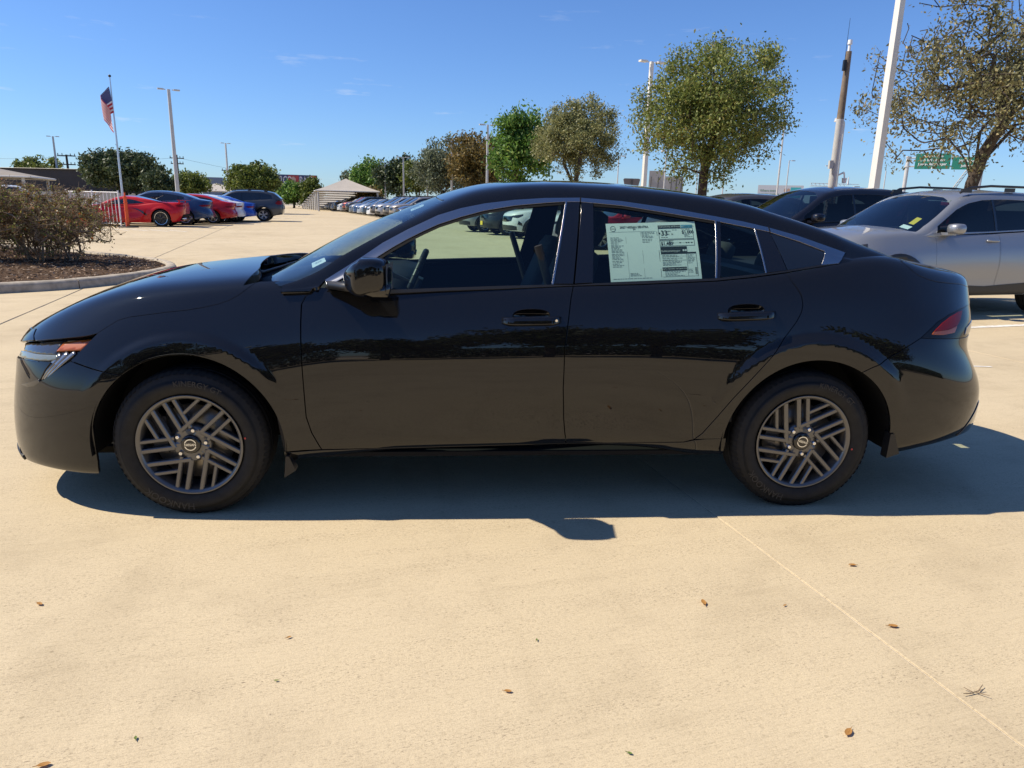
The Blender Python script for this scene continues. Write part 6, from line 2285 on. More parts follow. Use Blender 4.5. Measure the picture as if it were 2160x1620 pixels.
# middle: the long row with noses to the left
ROWC = [((.30, .012, .02), 'coupe red'), ((.66, .67, .68), 'white'), ((.66, .67, .68), 'white'), ((.035, .04, .05), 'black'), ((.30, .31, .33), 'silver'), ((.03, .05, .11), 'dark blue'),
        ((.28, .25, .22), 'bronze'), ((.13, .125, .12), 'grey'), ((.32, .33, .35), 'silver'), ((.10, .10, .11), 'dark grey'), ((.62, .63, .64), 'white'), ((.05, .06, .07), 'black'),
        ((.40, .42, .44), 'light silver'), ((.05, .08, .16), 'blue'), ((.16, .17, .18), 'grey'), ((.03, .035, .04), 'black'), ((.28, .05, .03), 'dark red'), ((.22, .22, .24), 'grey'), ((.5, .51, .52), 'white'), ((.04, .045, .05), 'black'), ((.2, .21, .22), 'grey')]
ROWL = ['dark red car seen through the black sedan\'s rear door window', 'white car with a yellow plate seen whole-nosed through the driver\'s window', 'white suv with black side vent, second nose in the driver\'s window', 'black suv with a yellow plate, third nose seen through the driver\'s window',
        'silver suv at the very near end of the long row above the sedan\'s windscreen', 'dark blue sedan between the silver suv and the bronze suv in the long row', 'bronze suv near the front of the long row beside a grey suv', 'grey suv right behind the bronze suv in the long row', 'silver suv past the grey suv in the long row', 'dark grey suv next to a white sedan in the long row', 'white sedan between a dark grey suv and a black sedan in the long row', 'black sedan after the white one in the long row',
        'light silver sedan in the middle of the long row', 'small blue sedan in the far half of the long row', 'grey sedan after the blue one in the far half of the long row', 'black suv before the dark red suv in the long row', 'dark red suv beside a grey car under the stepped canopies', 'grey car beyond the dark red suv in the long row', 'tiny white car beyond the dark red suv in the long row', 'tiny black car near the far end of the long row', 'tiny grey car beyond the tiny black one in the long row']
kinds = ['sedan', 'sedan', 'suv', 'suv', 'suv', 'sedan', 'suv', 'suv', 'suv', 'suv', 'sedan', 'sedan', 'sedan', 'sedan', 'sedan', 'suv', 'suv', 'sedan', 'sedan', 'suv', 'sedan']
RX = Vector((.965, .261, 0)); RY = Vector((-.261, .965, 0)); RZ_ = math.atan2(.261, .965)      # the long row stands a little off the paving grid
n0 = Vector((3.9, 22.8, 0))
for _ in range(9):
    cc, cw = rnd.choice([((.30, .31, .33), 'silver'), ((.03, .035, .04), 'black'), ((.55, .56, .57), 'white'), ((.12, .12, .13), 'grey'), ((.05, .07, .14), 'blue')])
    ROWC.append((cc, 'far'))
    ROWL.append('tiny %s car, %s of nine ending the long row by the canopies' % (cw, ['nearest', 'second nearest', 'third nearest', 'fourth nearest', 'middle', 'fourth farthest', 'third farthest', 'second farthest', 'farthest'][_])); kinds.append(rnd.choice(['sedan', 'suv']))
for i, ((c, cn), lab) in enumerate(zip(ROWC, ROWL)):
    k = i - 1
    d = 3.05 * k if k < 3 else (9.15 if k == 3 else 25.5 + 2.75 * (k - 4))
    p = n0 + RY * d + RX * (.95 + rnd.uniform(-.15, .15))
    r = place_car('parked_car', kinds[i], p, RZ_ + math.radians(rnd.uniform(-1.5, 1.5)), c, lab, 'cars parked in the long middle row', .08 if k < 3 else (.10 if k < 9 else .14), .5 if cn not in ('white', 'coupe red') else 0.)
    if k in (0, 2):
        mb = MB(); mb.box((-.955 if kinds[i] == 'sedan' else -.93, 0, .50), (.02, .32, .17)); mb.obj('front_plate', M['yellow_print'], r)
    if k == 1:
        LS = Lower(SUV_LOW)
        panel('side_vent', LS, [(-.62, .70), (-.50, .60), (-.47, .50), (-.66, .56)], M['gloss_black'], r, side='pair', gap=0, flange=.006, off=.006)
# white pickup roof under the left canopy
place_car('white_pickup', 'suv', (-39.5, 63.0, 0), math.radians(20), (.70, .71, .72), 'white truck cab showing over the shrubs under the left canopy', None, .14, sx=1.1, sz=1.14, skip=('roof_rail',))
place_car('parked_car', 'suv', (13.4, 18.2, 0), math.radians(12), (.5, .04, .03), 'red suv behind the silver suv, just its roof showing', None, .12, sz=1.03, skip=('roof_rail',))
# ------------------------------------------------------------------ poles, signs, canopies, buildings
def lamp_pole(name, label, x, y, h, r, head='double', m_=None, yaw=0., group='lamp poles', base=True, sq=True):
    m_ = m_ or M['galv']
    root = empty(name, (x, y, 0), yaw, label, 'lamp pole', group)
    mb = MB()
    mb.bar((0, 0, .0), (0, 0, h), r, r * .72, 4 if sq else 10, smooth=not sq)
    mb.obj('pole', m_, root)
    if base:
        mb = MB(); mb.bar((0, 0, 0), (0, 0, .7), r * 2.2, r * 2.2, 16); mb.obj('pole_base', M['kerb'], root)
    mh = MB()
    if head == 'double':
        for s in (-1, 1):
            mh = MB()
            mh.box((s * (.10 + r), 0, h - .02), (.16, .05, .05)); mh.box((s * (.32 + r), 0, h - .01), (.36, .24, .08))
            mh.obj('lamp_head', m_, root)
    elif head == 'single':
        mh.box((-.28, 0, h - .02), (.5, .05, .05)); mh.box((-.62, 0, h - .02), (.5, .26, .12))
        mh.obj('lamp_head', m_, root)
    elif head == 'right':
        mh.box((.28, 0, h - .02), (.5, .05, .05)); mh.box((.62, 0, h - .02), (.5, .26, .12))
        mh.obj('lamp_head', m_, root)
    elif head == 'hook':
        mh.tube([(0, 0, h), (-.02, 0, h + .12), (-.12, 0, h + .2)], r * .7, 8)
        mh.bar((-.32, 0, h + .12), (-.32, 0, h + .30), .24, .20, 14)
        mh.obj('lamp_head', m_, root)
    return root


lamp_pole('lamp_pole', 'tall grey double-headed lamp pole rising behind the blue sedan', -17.4, 48.3, 8.05, .17, yaw=.5)
lamp_pole('lamp_pole', 'slim lamp pole in front of the long dark building at far left', -47.4, 92.3, 8.0, .17, yaw=.3)
lamp_pole('lamp_pole', 'slim lamp pole rising left of the rounded green tree', -28.4, 96.9, 8.1, .15, yaw=.8)
lamp_pole('lamp_pole', 'lamp pole in front of the rust-coloured tree', 3.59, 51.2, 6.8, .12, yaw=.2)
lamp_pole('lamp_pole', 'lamp pole in front of the grey-green tree', 1.0, 59.2, 6.35, .12, yaw=.2)
lamp_pole('lamp_pole', 'lamp pole between the yellow-green tree and the grey-green tree', -1.39, 69.6, 6.1, .12, yaw=.2)
lamp_pole('lamp_pole', 'lamp pole in front of the dark spiky evergreen', -4.05, 74.9, 5.75, .12, yaw=.2)
lamp_pole('lamp_pole', 'faint lamp pole farthest away in the middle tree row', -6.57, 81.6, 5.5, .11, yaw=.2)
lamp_pole('lamp_pole', 'white square lamp pole at the left side of the olive-green tree', 10.41, 32.5, 7.95, .15, m_=M['pole_white'], yaw=.3)
lamp_pole('lamp_pole', 'thick white square lamp pole rising out of the picture top', 11.65, 14.77, 8.2, .138, m_=M['pole_white'], yaw=.25)
lamp_pole('lamp_pole', 'slim round-headed lamp pole touching the tall brown post', 22.4, 36.6, 5.95, .085, 'hook', sq=False, base=False)
lamp_pole('lamp_pole', 'short lamp pole with its head to the right, left of the white square pole', 21.7, 88.5, 7.4, .09, 'right', sq=False, base=False)
lamp_pole('lamp_pole', 'lamp pole standing before the grey backs of two road signs', 21.7, 67.8, 6.4, .085, 'hook', sq=False, base=False)
lamp_pole('lamp_pole', 'thin tall pole in front of the pale billboard', 28.2, 56.8, 8.4, .085, 'none', sq=False, base=False)
lamp_pole('lamp_pole', 'thin pole under the right half of the olive-green tree', 36.8, 92.3, 8.3, .10, 'none', sq=False, base=False)
lamp_pole('lamp_pole', 'small lamp pole between the pale billboard and the brown post', 58.6, 106., 8.0, .10, 'single', sq=False, base=False)
lamp_pole('lamp_pole', 'small lamp pole with a right-pointing head behind the pale billboard\'s thin pole', 50.5, 103., 8.4, .10, 'right', sq=False, base=False)
lamp_pole('lamp_pole', 'tiny far lamp pole left of the olive-green tree\'s trunk', 41.8, 117.8, 7.2, .10, 'hook', sq=False, base=False)
lamp_pole('lamp_pole', 'thin far pole below the green highway sign', 49.2, 76., 5.8, .07, 'none', sq=False, base=False)

# brown camera post
root = empty('camera_post', (14.80, 22.77, 0), 0, 'tall brown post with a grey foot, small cameras and a whip antenna on top', 'post')
mb = MB(); mb.bar((0, 0, 0), (0, 0, 4.5), .145, .130, 12); mb.obj('post_foot', M['galv'], root)
mb = MB(); mb.bar((0, 0, 4.5), (0, 0, 6.72), .125, .098, 12); mb.obj('post', varied('weathered_brown_pole', (.19, .145, .105), .85, .3, 4), root)
mb = MB(); mb.bar((0, 0, 6.72), (0, 0, 6.98), .05, .04, 8); mb.bar((0, 0, 6.95), (0, 0, 7.09), .08, .07, 10); mb.obj('camera', M['white_print'], root)
mb = MB(); mb.bar((-.16, -.1, 6.2), (-.16, -.1, 7.75), .012, .006, 6); mb.box((-.15, -.1, 6.25), (.1, .1, .35)); mb.obj('antenna', M['satin_black'], root)
mb = MB(); mb.tube([(.15, -.1, 2.6), (.32, -.15, 2.7), (.36, -.15, 2.5)], .03, 6); mb.bar((.36, -.15, 2.5), (.36, -.15, 2.32), .09, .07, 10); mb.obj('camera', M['white_print'], root)
mb = MB(); mb.box((-.2, -.12, 2.95), (.14, .12, .28)); mb.obj('junction_box', M['galv'], root)

# flag
fx, fy = -13.28, 30.4
root = empty('flagpole', (fx, fy, 0), 0, 'slim metal flagpole flying the stars and stripes beside the white railing', 'flagpole')
mb = MB(); mb.bar((0, 0, 0), (0, 0, 6.1), .055, .025, 12); mb.obj('pole', M['alu'], root)
mb = MB(); mb.lathe([(.001, 6.1), (.05, 6.12), (.06, 6.16), (.04, 6.2), (.001, 6.21)], 12, 'z'); mb.obj('finial', M['satin_black'], root)
W_F, H_F = 1.72, 1.02
flag_root = empty('flag', (fx, fy, 5.72), 0, 'limp flag with red and white stripes and a blue field of stars on the pole', 'flag')


def flag_pt(u, v):
    """u along the fly 0..1, v down the hoist 0..1; the cloth hangs slack and folds back past the pole"""
    fall = u ** 1.15
    sx_ = -.40 * math.sin(min(1., u * 1.9) * math.pi * .5) + .62 * max(0, u - .42) ** 1.05
    fold = .10 * math.sin(u * 9 + v * 2.2) * (.3 + u)
    z = -v * H_F * (1 - .10 * u) - .86 * fall * W_F * .62
    y = -.10 + .16 * math.sin(u * 6.0 + v * 1.1) * (.2 + u)
    return (sx_ + fold * .55 + .06 * v - .03, y, z)


nu, nv = 52, 26
stripes = {'red': MB(), 'white': MB(), 'blue': MB()}
for j in range(nv):
    for i in range(nu):
        u0, u1, v0, v1 = i / nu, (i + 1) / nu, j / nv, (j + 1) / nv
        st = int(j // 2)
        k = 'red' if st % 2 == 0 else 'white'
        if u1 <= .405 and v1 <= 7 / 13 + .001:
            k = 'blue'
        stripes[k].add([flag_pt(u0, v0), flag_pt(u1, v0), flag_pt(u1, v1), flag_pt(u0, v1)], [(0, 1, 2, 3)], True)
for k, c in (('red', (.50, .02, .04)), ('white', (.78, .76, .75)), ('blue', (.02, .03, .16))):
    m_ = mat('flag_' + k, c, .8)
    t, N, Lk, b = nodes(m_)
    tl_ = N.new('ShaderNodeBsdfTranslucent'); tl_.inputs['Color'].default_value = (*c, 1)
    mx = N.new('ShaderNodeMixShader'); mx.inputs['Fac'].default_value = .4
    Lk(b.outputs['BSDF'], mx.inputs[1]); Lk(tl_.outputs['BSDF'], mx.inputs[2]); Lk(mx.outputs['Shader'], N['Material Output'].inputs['Surface'])
    stripes[k].obj({'red': 'red_stripes', 'white': 'white_stripes', 'blue': 'blue_field'}[k], m_, flag_root)
st = MB()
for r_ in range(5):
    for c_ in range(6):
        u, v = .035 + c_ * .062, .05 + r_ * .102
        p = flag_pt(u, v)
        for dy in (-.012, .012):
            st.add([(p[0] + (.020 if i % 2 == 0 else .009) * math.sin(i * math.pi / 5), p[1] + dy, p[2] + (.020 if i % 2 == 0 else .009) * math.cos(i * math.pi / 5)) for i in range(10)], [tuple(range(10))])
tag(st.obj('stars', M['white_print'], flag_root), kind='stuff')

# white railing and orange post
root = empty('railing', (-14.0, 29.6, 0), 0, 'white metal railing with upright bars beside the orange post', 'railing')
d = Vector((-.955, .296, 0)); L_R = 2.6
P0 = Vector((.95, -.15, 0))
for k in range(int(L_R / .185) + 1):
    p = P0 + d * (.185 * k)
    mb = MB(); mb.bar((p.x, p.y, .10), (p.x, p.y, 1.42), .014, n=4)
    mb.obj('upright_bar', M['rail_white'], root)
for z in (.12, 1.42):
    q = P0 + d * L_R
    mb = MB(); mb.bar((P0.x, P0.y, z), (q.x, q.y, z), .026, n=4); mb.obj('rail', M['rail_white'], root)
for k in (0, L_R / 2, L_R):
    p = P0 + d * k
    mb = MB(); mb.bar((p.x, p.y, 0), (p.x, p.y, 1.5), .035, n=4); mb.obj('post', M['rail_white'], root)
root = empty('orange_post', (-12.55, 28.9, 0), 0, 'orange plastic marker post on a flat black base by the railing', 'marker post')
mb = MB(); mb.bar((0, 0, .03), (0, 0, 1.28), .075, .062, 12); mb.obj('post', M['orange'], root)
mb = MB()
for z in (.35, .7, 1.0, 1.2):
    mb.bar((0, 0, z), (0, 0, z + .025), .085, n=12)
mb.bar((0, 0, 1.28), (0, 0, 1.42), .03, n=8)
mb.obj('collar', M['orange'], root)
mb = MB(); mb.bar((0, 0, 0), (0, 0, .045), .42, .38, 8); mb.obj('base', M['rubber'], root)
root = empty('orange_barrier', (-14.4, 28.6, 0), 0, 'orange water-filled barrier half hidden behind the dry shrubs', 'barrier')
mb = MB(); mb.prism([(-.45, 0), (.45, 0), (.36, .3), (.33, .82), (-.33, .82), (-.36, .3)], -.16, .16, lambda a, b, c: (a, c, b)); mb.obj('barrier_body', M['orange'], root, bevel=.03)

# lot markings
for k in range(6):
    p = Vector((-9.6 + .1 * k, 27.6 + 2.55 * k, .004))
    marking((p.x - 5.2, p.y + .75, .004), (p.x + .6, p.y - .05, .004), .12, M['worn_white'])
for k in range(5):
    p = Vector((-13.2 + .75 * k, 27.2 - .06 * k, .004)); marking((p.x, p.y, .004), (p.x + 1.1, p.y - 1.0, .004), .12, M['worn_white'])
for (a, b) in (((-24, 56), (-4.0, 51.5)), ((-30, 69.5), (-5.0, 64.5)), ((-24, 46.5), (-12, 44.3))):
    marking((a[0], a[1], .004), (b[0], b[1], .004), .16, M['worn_yellow'])
for k in range(-1, 18):
    p = n0 + RY * (3.05 * k + 1.5)
    marking((p.x + .2, p.y, .004), (p.x + 5.3, p.y + 1.43, .004), .11, M['worn_white'])
for (x, y, l) in ((5.6, 4.7, 6.5), (5.3, 8.05, 5.2), (5.0, 11.4, 5.2)):
    q = Vector((x, y, .004)); e = q + Vector((math.cos(.24), math.sin(.24), 0)) * l
    marking((q.x, q.y, .004), (e.x, e.y, .004), .11, M['worn_white'])
for (x, y, a, l) in ((5.0, 3.3, .1, .8), (5.3, 3.05, -.12, .7), (4.9, 3.9, .05, .6)):
    q = Vector((x, y, .004)); e = q + Vector((math.cos(a), math.sin(a), 0)) * l
    marking((q.x, q.y, .004), (e.x, e.y, .004), .035, M['worn_white'], 'paint_scrape')

# shade canopies
CANV = varied('tan_shade_fabric', (.42, .38, .33), .9, .06, 1.5)


def canopy(label, c, yaw, w, l, z_eave, z_peak, post=.10, nposts=True, group=None, m_=CANV):
    root = empty('shade_canopy', c, yaw, label, 'canopy', group)
    mb = MB()
    n = 8
    P = []; F = []
    cx = [(-w / 2, -l / 2), (w / 2, -l / 2), (w / 2, l / 2), (-w / 2, l / 2)]
    for s in range(4):
        a = cx[s]; b = cx[(s + 1) % 4]
        for j in range(n + 1):
            for i in range(n + 1):
                u, v = i / n, j / n
                x = (a[0] + (b[0] - a[0]) * u) * (1 - v); y = (a[1] + (b[1] - a[1]) * u) * (1 - v)
                z = z_eave + (z_peak - z_eave) * (v ** 1.12) - .25 * math.sin(math.pi * u) * (1 - v) * .4
                P.append((x, y, z))
    for s in range(4):
        o = s * (n + 1) ** 2
        for j in range(n):
            for i in range(n):
                F.append((o + j * (n + 1) + i, o + j * (n + 1) + i + 1, o + (j + 1) * (n + 1) + i + 1, o + (j + 1) * (n + 1) + i))
    mb.add(P, F, True)
    mb.obj('canopy_fabric', m_, root)
    for s in range(4):
        a = cx[s]; b = cx[(s + 1) % 4]
        mb = MB(); mb.bar((a[0], a[1], z_eave - .08), (b[0], b[1], z_eave - .08), .07, n=6); mb.obj('eave_beam', M['galv'], root)
        if nposts:
            mb = MB(); mb.bar((a[0] * .93, a[1] * .93, 0), (a[0] * .93, a[1] * .93, z_eave), post, n=8); mb.obj('post', M['galv'], root)
    return root


canopy('peaked tan canopy nearest in the middle, at the end of the long car row', (-11.6, 86.0, 0), AZ, 7.2, 7.2, 2.35, 3.75, .12, group='tan shade canopies')
for i in range(7):
    e = 2.12 - .27 * i
    p = Vector((-12.6 - .52 * i, 90.3 + 1.35 * i, 0))
    canopy(['highest and nearest of the low tan canopies stacked left of the peaked one', 'low tan canopy just under the highest one of the stack', 'third low tan canopy down the stack left of the peaked one', 'middle low tan canopy of the descending stack', 'fifth low tan canopy down the stack left of the peaked one', 'last but one low tan canopy in the descending stack', 'lowest and farthest tan canopy of the stack, near the green tree'][i], p, AZ, 7.4, 1.3, max(.35, e), max(.35, e) + .16, .10, group='stepped shade canopies')
canopy('wide tan canopy at the left picture edge above the shrubs', (-38.3, 56.0, 0), .30, 15.0, 9.0, 2.5, 4.0, .12, m_=varied('tan_fabric_painted_shade', (.27, .24, .205), .9, .06, 1.5))  # tan fabric with its shaded look darkened into the colour
canopy('small tan canopy left of the rounded green tree', (-35.2, 114., 0), .2, 8.6, 8.0, 2.2, 3.35, .10)

# buildings
root = empty('dark_building', (-46.0, 90.5, 0), 0, 'long low dark brown building at far left behind the lamp pole', 'building')
dk = varied('dark_brown_cladding', (.028, .024, .026), .7, .15, 1.2)
mb = MB(); q0 = Vector((-8.4, -.4, 0)); q1 = Vector((6.2, -2.4, 0)); b_ = Vector((2.0, 14, 0))
mb.add([q0, q1, q1 + b_, q0 + b_] + [p + Vector((0, 0, 4.05 - .0)) for p in (q0, q1, q1 + b_, q0 + b_)], [(0, 1, 5, 4), (1, 2, 6, 5), (2, 3, 7, 6), (3, 0, 4, 7), (4, 5, 6, 7)])
mb.obj('wall', dk, root)
mb = MB(); mb.bar((q0.x, q0.y - .1, 4.08), (q1.x, q1.y - .1, 4.08), .09, n=4); mb.obj('parapet_cap', M['satin_black'], root)
root = empty('low_wall', (-38.0, 86.0, 0), 0, 'pale low wall running behind the shrubs below the dark building', 'wall')
mb = MB(); mb.box((0, 0, .75), (26, .25, 1.5), rz=-.13); mb.obj('wall', mat('pale_wall', (.42, .41, .38), .9), root)
root = empty('office_block', (-83, 264, 0), .25, 'far grey office block with dark window bands, left of the rounded tree', 'building')
mb = MB(); mb.box((0, 0, 3.9), (6.6, 8, 7.8)); mb.obj('tower', mat('grey_panel', (.20, .23, .28), .6), root)
mb = MB(); mb.box((5.2, 0, 3.4), (4.4, 8, 6.8)); mb.obj('wing', mat('grey_panel_light', (.30, .33, .38), .6), root)
for k in range(5):
    mb = MB(); mb.box((5.2, -4.02, 1.2 + 1.25 * k), (4.3, .08, .55)); mb.obj('window_band', M['far_ws'], root)

# utility poles with wires
def utility(label, x, y, h, arms, lean=0.):
    root = empty('utility_pole', (x, y, 0), .4, label, 'utility pole', 'utility poles on the left')
    mb = MB(); mb.bar((0, 0, 0), (lean, 0, h), .19, .14, 8); mb.obj('pole', M['bark_dark'], root)
    for z, w in arms:
        mb = MB(); mb.box((lean * z / h, 0, z), (w, .14, .14)); mb.obj('crossarm', M['bark_dark'], root)
        for s in (-.9, -.45, .45, .9):
            mb = MB(); mb.bar((lean + s * w / 2, 0, z + .07), (lean + s * w / 2, 0, z + .32), .05, n=6); mb.obj('insulator', M['dark_steel'], root)
    return root


utility('leaning dark utility pole with a crossarm left of the big oak', -52.2, 104.6, 6.5, [(6.35, 2.2), (5.2, 2.0)])
utility('short dark utility pole stump beside the leaning pole', -51.0, 105.6, 5.7, [])
utility('small utility pole with a wide crossarm over the left canopy', -78.0, 122.0, 7.4, [(6.7, 3.4)])
utility('utility pole standing between the oak and the double-headed lamp pole', -41.0, 114.5, 7.4, [(6.9, 2.0), (6.1, 1.8)])
utility('far utility pole right of the light green tree', -36.0, 124.0, 5.9, [(5.6, 2.6)])
def wire(label, a, b, sag):
    mb = MB()
    pts = [tuple(Vector(a).lerp(Vector(b), i / 14) - Vector((0, 0, sag * 4 * (i / 14) * (1 - i / 14)))) for i in range(15)]
    mb.tube(pts, .018, 4)
    tag(mb.obj('overhead_wire', M['satin_black']), label, 'wire', 'overhead wires')
wire('thin overhead wire running right from the leaning utility pole', (-52.2, 104.6, 6.5), (-41, 114.5, 7.0), .5)
wire('thin overhead wire over the left canopy', (-110, 118, 8.6), (-78, 122, 6.9), .3)
wire('thin overhead wire between the two left utility poles', (-78, 122, 6.9), (-52.2, 104.6, 6.3), .5)
wire('thin overhead wire beyond the double-headed lamp pole', (-41, 114.5, 7.0), (-24, 136, 4.2), .3)

# billboards
def billboard(label, c, yaw, w, h, z, m_face, m_back=None):
    root = empty('billboard', c, yaw, label, 'billboard')
    mb = MB(); mb.box((0, .15, z + h / 2), (w, .25, h)); mb.obj('panel', m_face, root)
    for s in (-.36, .36):
        mb = MB(); mb.bar((s * w, .3, 0), (s * w, .3, z + .2), .16, n=8); mb.obj('support', M['dark_steel'], root)
    mb = MB(); mb.box((0, -.25, z - .12), (w * 1.06, .8, .1)); mb.obj('catwalk', M['dark_steel'], root)
    return root


def print_text(parent, t, x, z, size, m_, y=-.0, bold=.0, name='lettering', sx=1., align='CENTER'):
    V, F = text_arrays(t, size, align, bold)
    mb = MB(); mb.add([(x + v[0] * sx, y, z + v[1]) for v in V], F)
    return mb.obj(name, m_, parent)


bb = billboard('billboard with big pale letters on dark blue behind the rounded tree', (-27.6, 134.2, 0), .18, 7.9, 2.75, 2.75, mat('navy_board', (.045, .06, .15), .6))
PALE = mat('pale_letters', (.62, .60, .66), .6)
REDB = mat('red_board', (.36, .05, .05), .6)
mb = MB(); mb.box((-.25, .01, 4.25), (1.9, .02, 2.3)); mb.obj('red_panel', REDB, bb)
mb = MB(); mb.box((3.3, .01, 4.4), (.9, .02, 2.1)); mb.obj('red_panel', REDB, bb)
print_text(bb, 'MARCO', -2.35, 4.45, 2.0, PALE, -.02, .02, sx=.52)
print_text(bb, 'BASS', 1.95, 4.45, 2.0, PALE, -.02, .02, sx=.55)
mb = MB(); mb.box((-2.3, .005, 3.38), (3.0, .02, .12)); mb.box((2.2, .005, 3.38), (2.6, .02, .12)); mb.obj('print_line', PALE, bb)
# generic head-and-shoulders print
mb = MB(); mb.add([(-.25 + .42 * math.sin(t), -.02, 4.62 + .55 * math.cos(t)) for t in [2 * math.pi * i / 20 for i in range(20)]], [tuple(range(20))]); mb.obj('portrait_print', mat('skin_print', (.50, .33, .27), .7), bb)
mb = MB(); mb.add([(-.95, -.018, 3.1), (.45, -.018, 3.1), (.25, -.018, 3.9), (-.25, -.018, 4.1), (-.75, -.018, 3.9)], [(0, 1, 2, 3, 4)]); mb.obj('portrait_print', mat('suit_print', (.04, .04, .06), .7), bb)
bb2 = billboard('pale billboard with two people printed on it and a teal square', (69.6, 146.6, 0), -.42, 9.0, 3.0, 3.3, mat('pale_board', (.52, .52, .53), .6))
TXT = mat('green_grey_letters', (.10, .22, .16), .6)
print_text(bb2, 'Where every', -2.4, 5.2, .62, TXT, -.02, .01)
print_text(bb2, 'moment matters.', -2.2, 4.5, .62, TXT, -.02, .01)
mb = MB(); mb.box((3.0, .01, 4.85), (2.0, .02, 2.1)); mb.obj('teal_panel', mat('teal_print', (.05, .36, .38), .6), bb2)
print_text(bb2, 'credit', 3.0, 4.9, .55, M['white_print'], -.02, .01)
print_text(bb2, 'human', 3.0, 4.4, .55, M['white_print'], -.02, .01)
for x, c in ((1.0, (.03, .06, .14)), (1.6, (.05, .09, .2))):
    mb = MB(); mb.add([(x - .5, -.012, 3.3), (x + .5, -.012, 3.3), (x + .42, -.012, 4.6), (x + .2, -.012, 4.9), (x - .2, -.012, 4.9), (x - .42, -.012, 4.6)], [tuple(range(6))]); mb.obj('portrait_print', mat('clothes_print', c, .7), bb2)
    mb = MB(); mb.add([(x + .3 * math.sin(t), -.014, 5.3 + .38 * math.cos(t)) for t in [2 * math.pi * i / 16 for i in range(16)]], [tuple(range(16))]); mb.obj('portrait_print', mat('skin_print_b', (.45, .28, .2), .7), bb2)

# highway signs
hw = empty('highway_sign', (48.35, 65.6, 0), -.62, 'green overhead highway sign with white lettering, half behind the thin-leaved tree', 'road sign')
GREEN = mat('highway_green', (.012, .17, .115), .5)
mb = MB(); mb.box((-.75, 0, 6.25), (3.0, .08, 1.45)); mb.obj('sign_panel', GREEN, hw)
mb = MB(); mb.box((2.2, .0, 6.05), (2.6, .08, 1.15)); mb.obj('sign_panel', GREEN, hw)
for i, (t, s) in enumerate((('Airport Blvd', .34), ('S A Intl Airport', .34), ('Jones-Maltsberger', .34))):
    print_text(hw, t, -.75, 6.74 - .38 * i, s, M['white_print'], -.06, .004, sx=.98)
mb = MB(); mb.add([(-.75 + a, -.06, 5.62 + b) for a, b in ((-.03, .1), (.03, .1), (.03, -.02), (.1, -.02), (0, -.11), (-.1, -.02), (-.03, -.02))], [tuple(range(7))]); mb.obj('arrow', M['white_print'], hw)
print_text(hw, '281 Airport', 2.2, 6.25, .32, M['white_print'], -.06, .004)
print_text(hw, 'Johnson', 2.2, 5.82, .32, M['white_print'], -.06, .004)
for x in (-2.9, 3.4):
    mb = MB(); mb.bar((x, .35, 0), (x, .35, 6.7), .20, .18, 12); mb.bar((x, .35, 5.75), (x, .35, 5.85), .27, n=12); mb.bar((x, .35, 6.65), (x, .35, 6.75), .25, n=12); mb.obj('support', M['galv'], hw)
for z in (5.8, 6.6):
    mb = MB(); mb.bar((-2.9, .35, z), (3.4, .35, z), .07, n=8); mb.obj('gantry_beam', M['galv'], hw)
SB = varied('sign_back_aluminium', (.33, .31, .29), .6, .08, 2)
sb = empty('road_sign_back', (30.6, 98.2, 0), -.2, 'grey backs of two joined road signs behind a lamp pole', 'road sign')
mb = MB(); mb.box((-1.1, 0, 4.9), (2.2, .08, 2.6)); mb.obj('sign_panel', SB, sb)
mb = MB(); mb.box((1.3, 0, 4.45), (2.5, .08, 2.1)); mb.obj('sign_panel', SB, sb)
for x in (-1.9, -.9, .9, 1.6, 2.3):
    mb = MB(); mb.bar((x, -.09, 3.4), (x, -.09, 5.4), .05, n=4); mb.obj('stiffener', M['dark_steel'], sb)
for x in (-1.3, 1.5):
    mb = MB(); mb.bar((x, .12, 0), (x, .12, 5.), .10, n=8); mb.obj('support', M['galv'], sb)
sb = empty('road_sign_back', (16.05, 58., 0), 0, 'small dark back of a round-cornered road sign above the sedan roof', 'road sign')
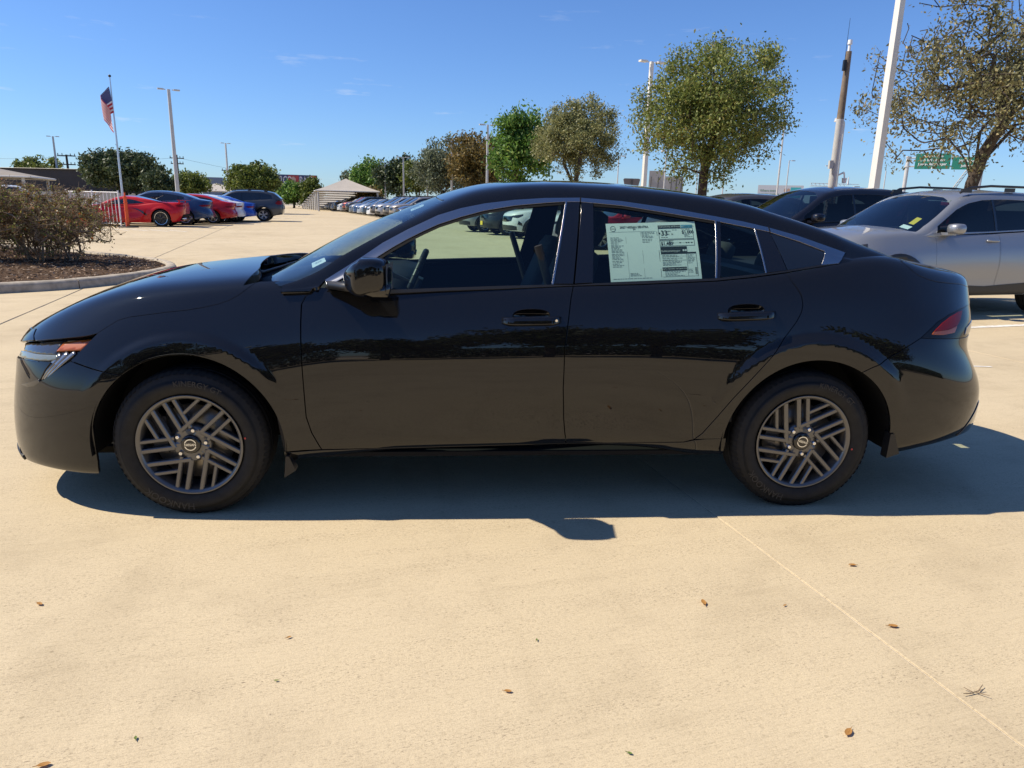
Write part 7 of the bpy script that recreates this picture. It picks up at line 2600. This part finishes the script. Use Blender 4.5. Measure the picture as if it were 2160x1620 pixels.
mb = MB(); mb.prism([(-.72, .42), (-.62, .5), (.62, .5), (.72, .42), (.55, -.25), (-.55, -.25)], 0, .05, lambda a, b, c: (a, c, b + 3.1)); mb.obj('sign_panel', mat('brown_grey_back', (.16, .14, .13), .6), sb)
mb = MB(); mb.bar((0, -.05, 0), (0, -.05, 3.5), .06, n=8); mb.obj('support', M['dark_steel'], sb)
# cranes
def crane(label, c, yaw, h, jib, back, m_):
    root = empty('tower_crane', c, yaw, label, 'crane')
    mb = MB()
    for s in ((-1, -1), (1, -1), (1, 1), (-1, 1)):
        mb.bar((s[0] * .9, s[1] * .9, 0), (s[0] * .9, s[1] * .9, h), .22, n=4)
    for k in range(int(h / 2.2)):
        mb.bar((-.9, -.9, 2.2 * k), (.9, -.9, 2.2 * k + 2.2), .15, n=4)
    mb.obj('mast', m_, root)
    mb = MB()
    for z, y in ((h, -.7), (h, .7), (h + 1.5, 0)):
        mb.bar((-jib, y, z), (back, y, z), .2, n=4)
    for k in range(int(jib / 2.5)):
        mb.bar((-2.5 * k, 0, h + 1.5), (-2.5 * k - 1.25, .7, h), .13, n=4); mb.bar((-2.5 * k - 1.25, .7, h), (-2.5 * k - 2.5, 0, h + 1.5), .13, n=4)
    mb.obj('jib', m_, root)
    mb = MB(); mb.box((back - 1.5, 0, h - .6), (3, 2, 2.2)); mb.obj('counterweight', M['galv'], root)
    mb = MB(); mb.bar((0, 0, h + 1), (0, 0, h + 5.5), .5, .2, 4); mb.obj('tower_top', m_, root)
    return root


CR = mat('crane_white', (.62, .62, .62), .6)
crane('far white tower crane with its jib pointing left, right of the pale billboard', (221., 393., 0), .1, 14.5, 23., 7., CR)
root = empty('boom_crane', (120, 170, 0), 0, 'far pale lattice crane boom slanting under the green highway sign', 'crane')
mb = MB()
for o in (-.35, .35):
    mb.bar((o, 0, 0), (7.5 + o, 0, 12), .09, n=4)
for k in range(14):
    a = k / 14; mb.bar((-.35 + 7.5 * a, 0, 12 * a), (.35 + 7.5 * (a + .06), 0, 12 * (a + .06)), .06, n=4)
mb.obj('boom', mat('crane_tan', (.55, .48, .38), .6), root)
